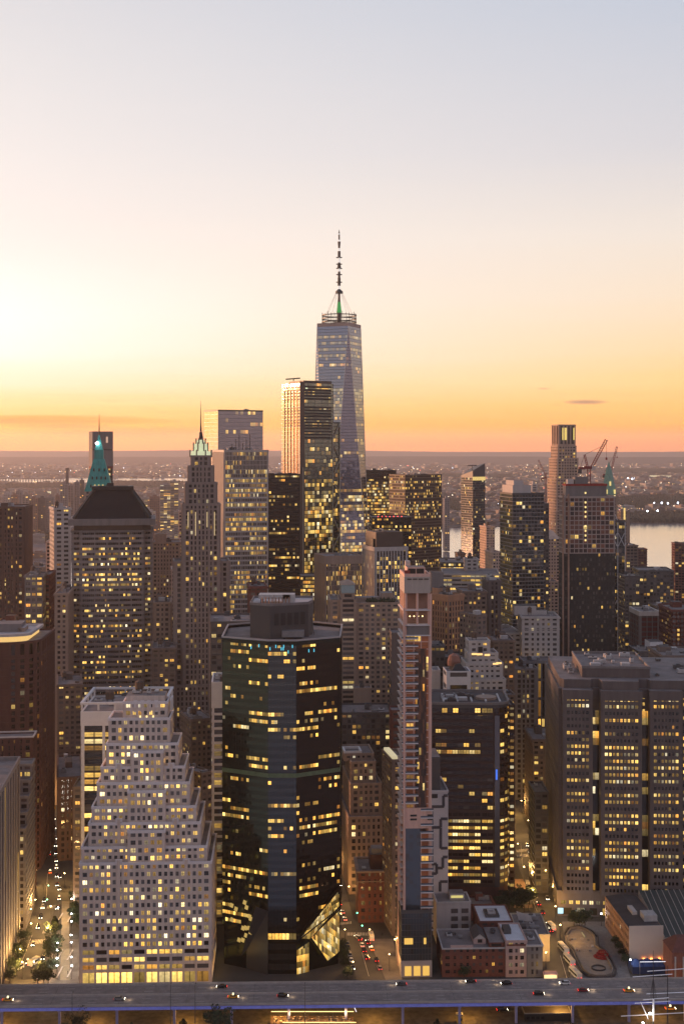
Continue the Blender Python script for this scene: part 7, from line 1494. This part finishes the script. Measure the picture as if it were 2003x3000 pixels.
pers = [(make_person(solid('cloth '+n_, c_, .9, noise=.1), solid('trousers', (.03,.035,.05), .9, noise=0), st_), n_) for c_, n_ in cols for st_ in ([True] if n_ != 'black' else [True])]
walk = make_person(solid('cloth black', (0,0,0)), solid('trousers', (0,0,0)), False)
tabm = solid('table top', (.4,.3,.2), .5, noise=.1)
tb = empty('table', (0,0,0), 0, 'small dining table among the diners on the lit terrace', 'table', 'tables on the dining terrace'); m = MB(); m.box(-.4,-.4,.72,.4,.4,.76,tabm); m.build('table_top', tb); m = MB(); m.bar((0,0,0),(0,0,.72),.05,pole_m); m.box(-.25,-.25,0,.25,.25,.03,pole_m); m.build('leg', tb)
chr_ = empty('chair', (0,0,0), 0, 'simple dark chair under a diner on the lit terrace', 'chair', 'chairs on the dining terrace')
for nm, q in (('seat',(-.22,-.22,.40,.22,.22,.44)),('backrest',(-.22,.2,.44,.22,.24,.85)),('leg',(-.2,-.2,0,-.16,-.16,.4)),('leg',(.16,-.2,0,.2,-.16,.4)),('leg',(-.2,.16,0,-.16,.2,.4)),('leg',(.16,.16,0,.2,.2,.4))): m = MB(); m.box(*q, pole_m); m.build(nm, chr_)
def putp(o, x, y, z, rz, lb, gp):
    c = o if o.name not in USED else copy_tree(o); USED.add(o.name); c.location = (x,y,z); c.rotation_euler = (0,0,rz); tag(c, lb, 'person', gp); return c
for row in range(3):
    for k in range(13):
        if rr.random() < .12: continue
        tx, ty = xl+2+k*2.75+rr.uniform(-.3,.3), Yt+1.2+row*2.3; put(tb, tx, ty, 2.4, 0, 'small dining table among the diners on the lit terrace', 'tables on the dining terrace')
        for s_ in (-1,1):
            if rr.random() < .15: continue
            o, nn = rr.choice(pers); ang_ = math.pi/2*s_+0; px_ = tx+s_*.85; put(chr_, px_, ty, 2.4, -ang_, 'simple dark chair under a diner on the lit terrace', 'chairs on the dining terrace')
            putp(o, px_, ty, 2.4, -ang_, 'person in %s clothes seated at a table on the lit terrace' % nn, 'diners in %s on the terrace' % nn)
for px, py in ((200,2855),(1790,2840),(1815,2838),(1830,2800),(232,2872),(1806,2860),(1120,2742),(1148,2700),(1700,2860)):
    x, y = G(px,py); putp(walk, x, y, .05, rr.uniform(0,6), 'person in dark clothes walking on the %s' % ('promenade' if px < 300 else ('plaza' if px > 1500 else 'middle street')), None if px < 1 else ('walkers on the '+('promenade' if px < 300 else ('plaza' if px > 1500 else 'middle street'))))
# low structures under and before the deck
def hut(name, lb, cat, px, Y, w_, d_, h_, mat, win=None):
    c = empty(name, (X(px,Y),Y,0), R(1.5), lb, cat); m = MB(); m.box(0,0,0,w_,d_,h_, mat, bottom=False); m.build('wall', c); m = MB(); m.ring(rect(-.3,-.3,w_+.3,d_+.3), rect(.2,.2,w_-.2,d_-.2), h_, h_+.35, MAT_MECH); m.face([(0,0,h_+.02),(w_,0,h_+.02),(w_,d_,h_+.02),(0,d_,h_+.02)], MAT_ROOFD); m.build('roof_edge', c)
    for k in range(win or 0): m = MB(); m.box(.8+k*2.2,-.06,1,2.2+k*2.2,-.02,2.2, glassmat()); m.build('window', c)
    return c
hut('dark_flat_shed', 'dark flat-roofed shed under the highway right of centre', 'shed', 1536, 598, 21, 8, 3.4, w_dark, 4)
hut('concrete_wall_planter', 'pale concrete retaining wall at the bottom edge before the dark shed', 'wall', 1530, 588, 21, 1.0, 2.0, w_pale)
hut('yellow_booth', 'small yellow booth with white box under the highway', 'booth', 1338, 596, 2.4, 2.4, 3.6, solid('booth yellow', (.6,.38,.05), noise=.2), 1)
for px, py, pr_, an in ((1470,2962,suv_b,5),(1962,2958,taxi,0)): x, y = G(px,py); put(pr_, x, y, .04, R(an), 'dark car parked under the highway' if px < 1500 else 'yellow car parked under the highway at the far right')
# highway light masts
for k, (px, lb) in enumerate(((500,'below the limestone block'),(572,'just right of the limestone block'),(893,'below the dark glass tower'),(212,'left of the limestone block'))):
    Y = 589; c = empty('tall_light_mast', (X(px,Y),Y,0), 0, 'thin tall light mast rising in front of the highway '+lb, 'light mast'); hh = 20 if k < 3 else 16
    m = MB(); m.lathe(0,0,[(.2,0),(.09,hh)], pole_m, 6); m.build('pole', c); m = MB(); m.bar((0,0,hh-.4),(0,2.4,hh),.06,pole_m); m.box(-.2,1.8,hh-.1,.2,2.8,hh+.12,pole_m); m.build('lamp_arm', c)
# ================================================================ tall ship's masts at the lower right
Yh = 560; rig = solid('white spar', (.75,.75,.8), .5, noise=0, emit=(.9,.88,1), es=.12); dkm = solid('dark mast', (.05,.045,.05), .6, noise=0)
sh_ = empty('sailing_ship', (X(1912,Yh),Yh,-1.6), 0, 'tall sailing ship moored at the bottom right, its lit white yards crossing dark masts', 'ship')
def zz_(py): return Z(py,Yh)+1.6
for px in (1912, 1964):
    m = MB(); xx = (px-1912)*Yh/F; m.lathe(xx,0 if px == 1912 else 6,[(.32,0),(.22,zz_(2900)),(.08,zz_(2785 if px == 1912 else 2845))], dkm, 7); m.build('mast', sh_)
    for y_, w_, t_ in ((2858,58,4),(2926,38 if px == 1912 else 70,3),(2936,52,3),(2972,92 if px == 1912 else 0,5)):
        if w_ == 0 or (px == 1964 and y_ > 2926): continue
        m = MB(); cx_ = xx+(8 if y_ == 2926 else -2)*Yh/F; m.bar((cx_-w_*Yh/F, 0 if px == 1912 else 6, zz_(y_+t_)), (cx_+w_*Yh/F, 0 if px == 1912 else 6, zz_(y_-t_)), .16, rig); m.build('yard', sh_)
m = MB(); m.lathe(0,-.5,[(.3,zz_(2990)),(.4,zz_(2930)),(.3,zz_(2925))], rig, 7); m.build('lit_mast_foot', sh_); m = MB(); m.bar((-12*Yh/F-3.6,0,zz_(2935)),(-30*Yh/F+2.2,0,zz_(2985)),.14,rig); m.build('gaff', sh_)
m = MB()
for k in range(6):
    for s_ in (-1,1): m.bar((s_*(1.5+k*.9),0,0),(s_*.2,0,zz_(2870)),.03,dkm)
m.build('shroud', sh_)
hl = MB(); hl.prism([(-14,-3),(12,-4),(20,0),(12,4),(-14,3)], .2, 3.2, solid('hull black', (.02,.02,.02), noise=0), top=solid('deck planks', (.2,.13,.08), noise=.2)); hl.build('hull', sh_)
for px, py in ((1901,2966),(1881,2994)):
    m = MB(); xx, zc = (px-1912)*Yh/F, zz_(py); m.lathe(xx,-.9,[(.02,zc-.45),(.5,zc),(.02,zc+.45)], lamp_mat('ship lamp', (1,.95,.85), 30), 8); m.build('deck_lamp', sh_); light('ship_light', (X(px,Yh),Yh-1.6,zc-1.6), 700, (1,.92,.8), .3)
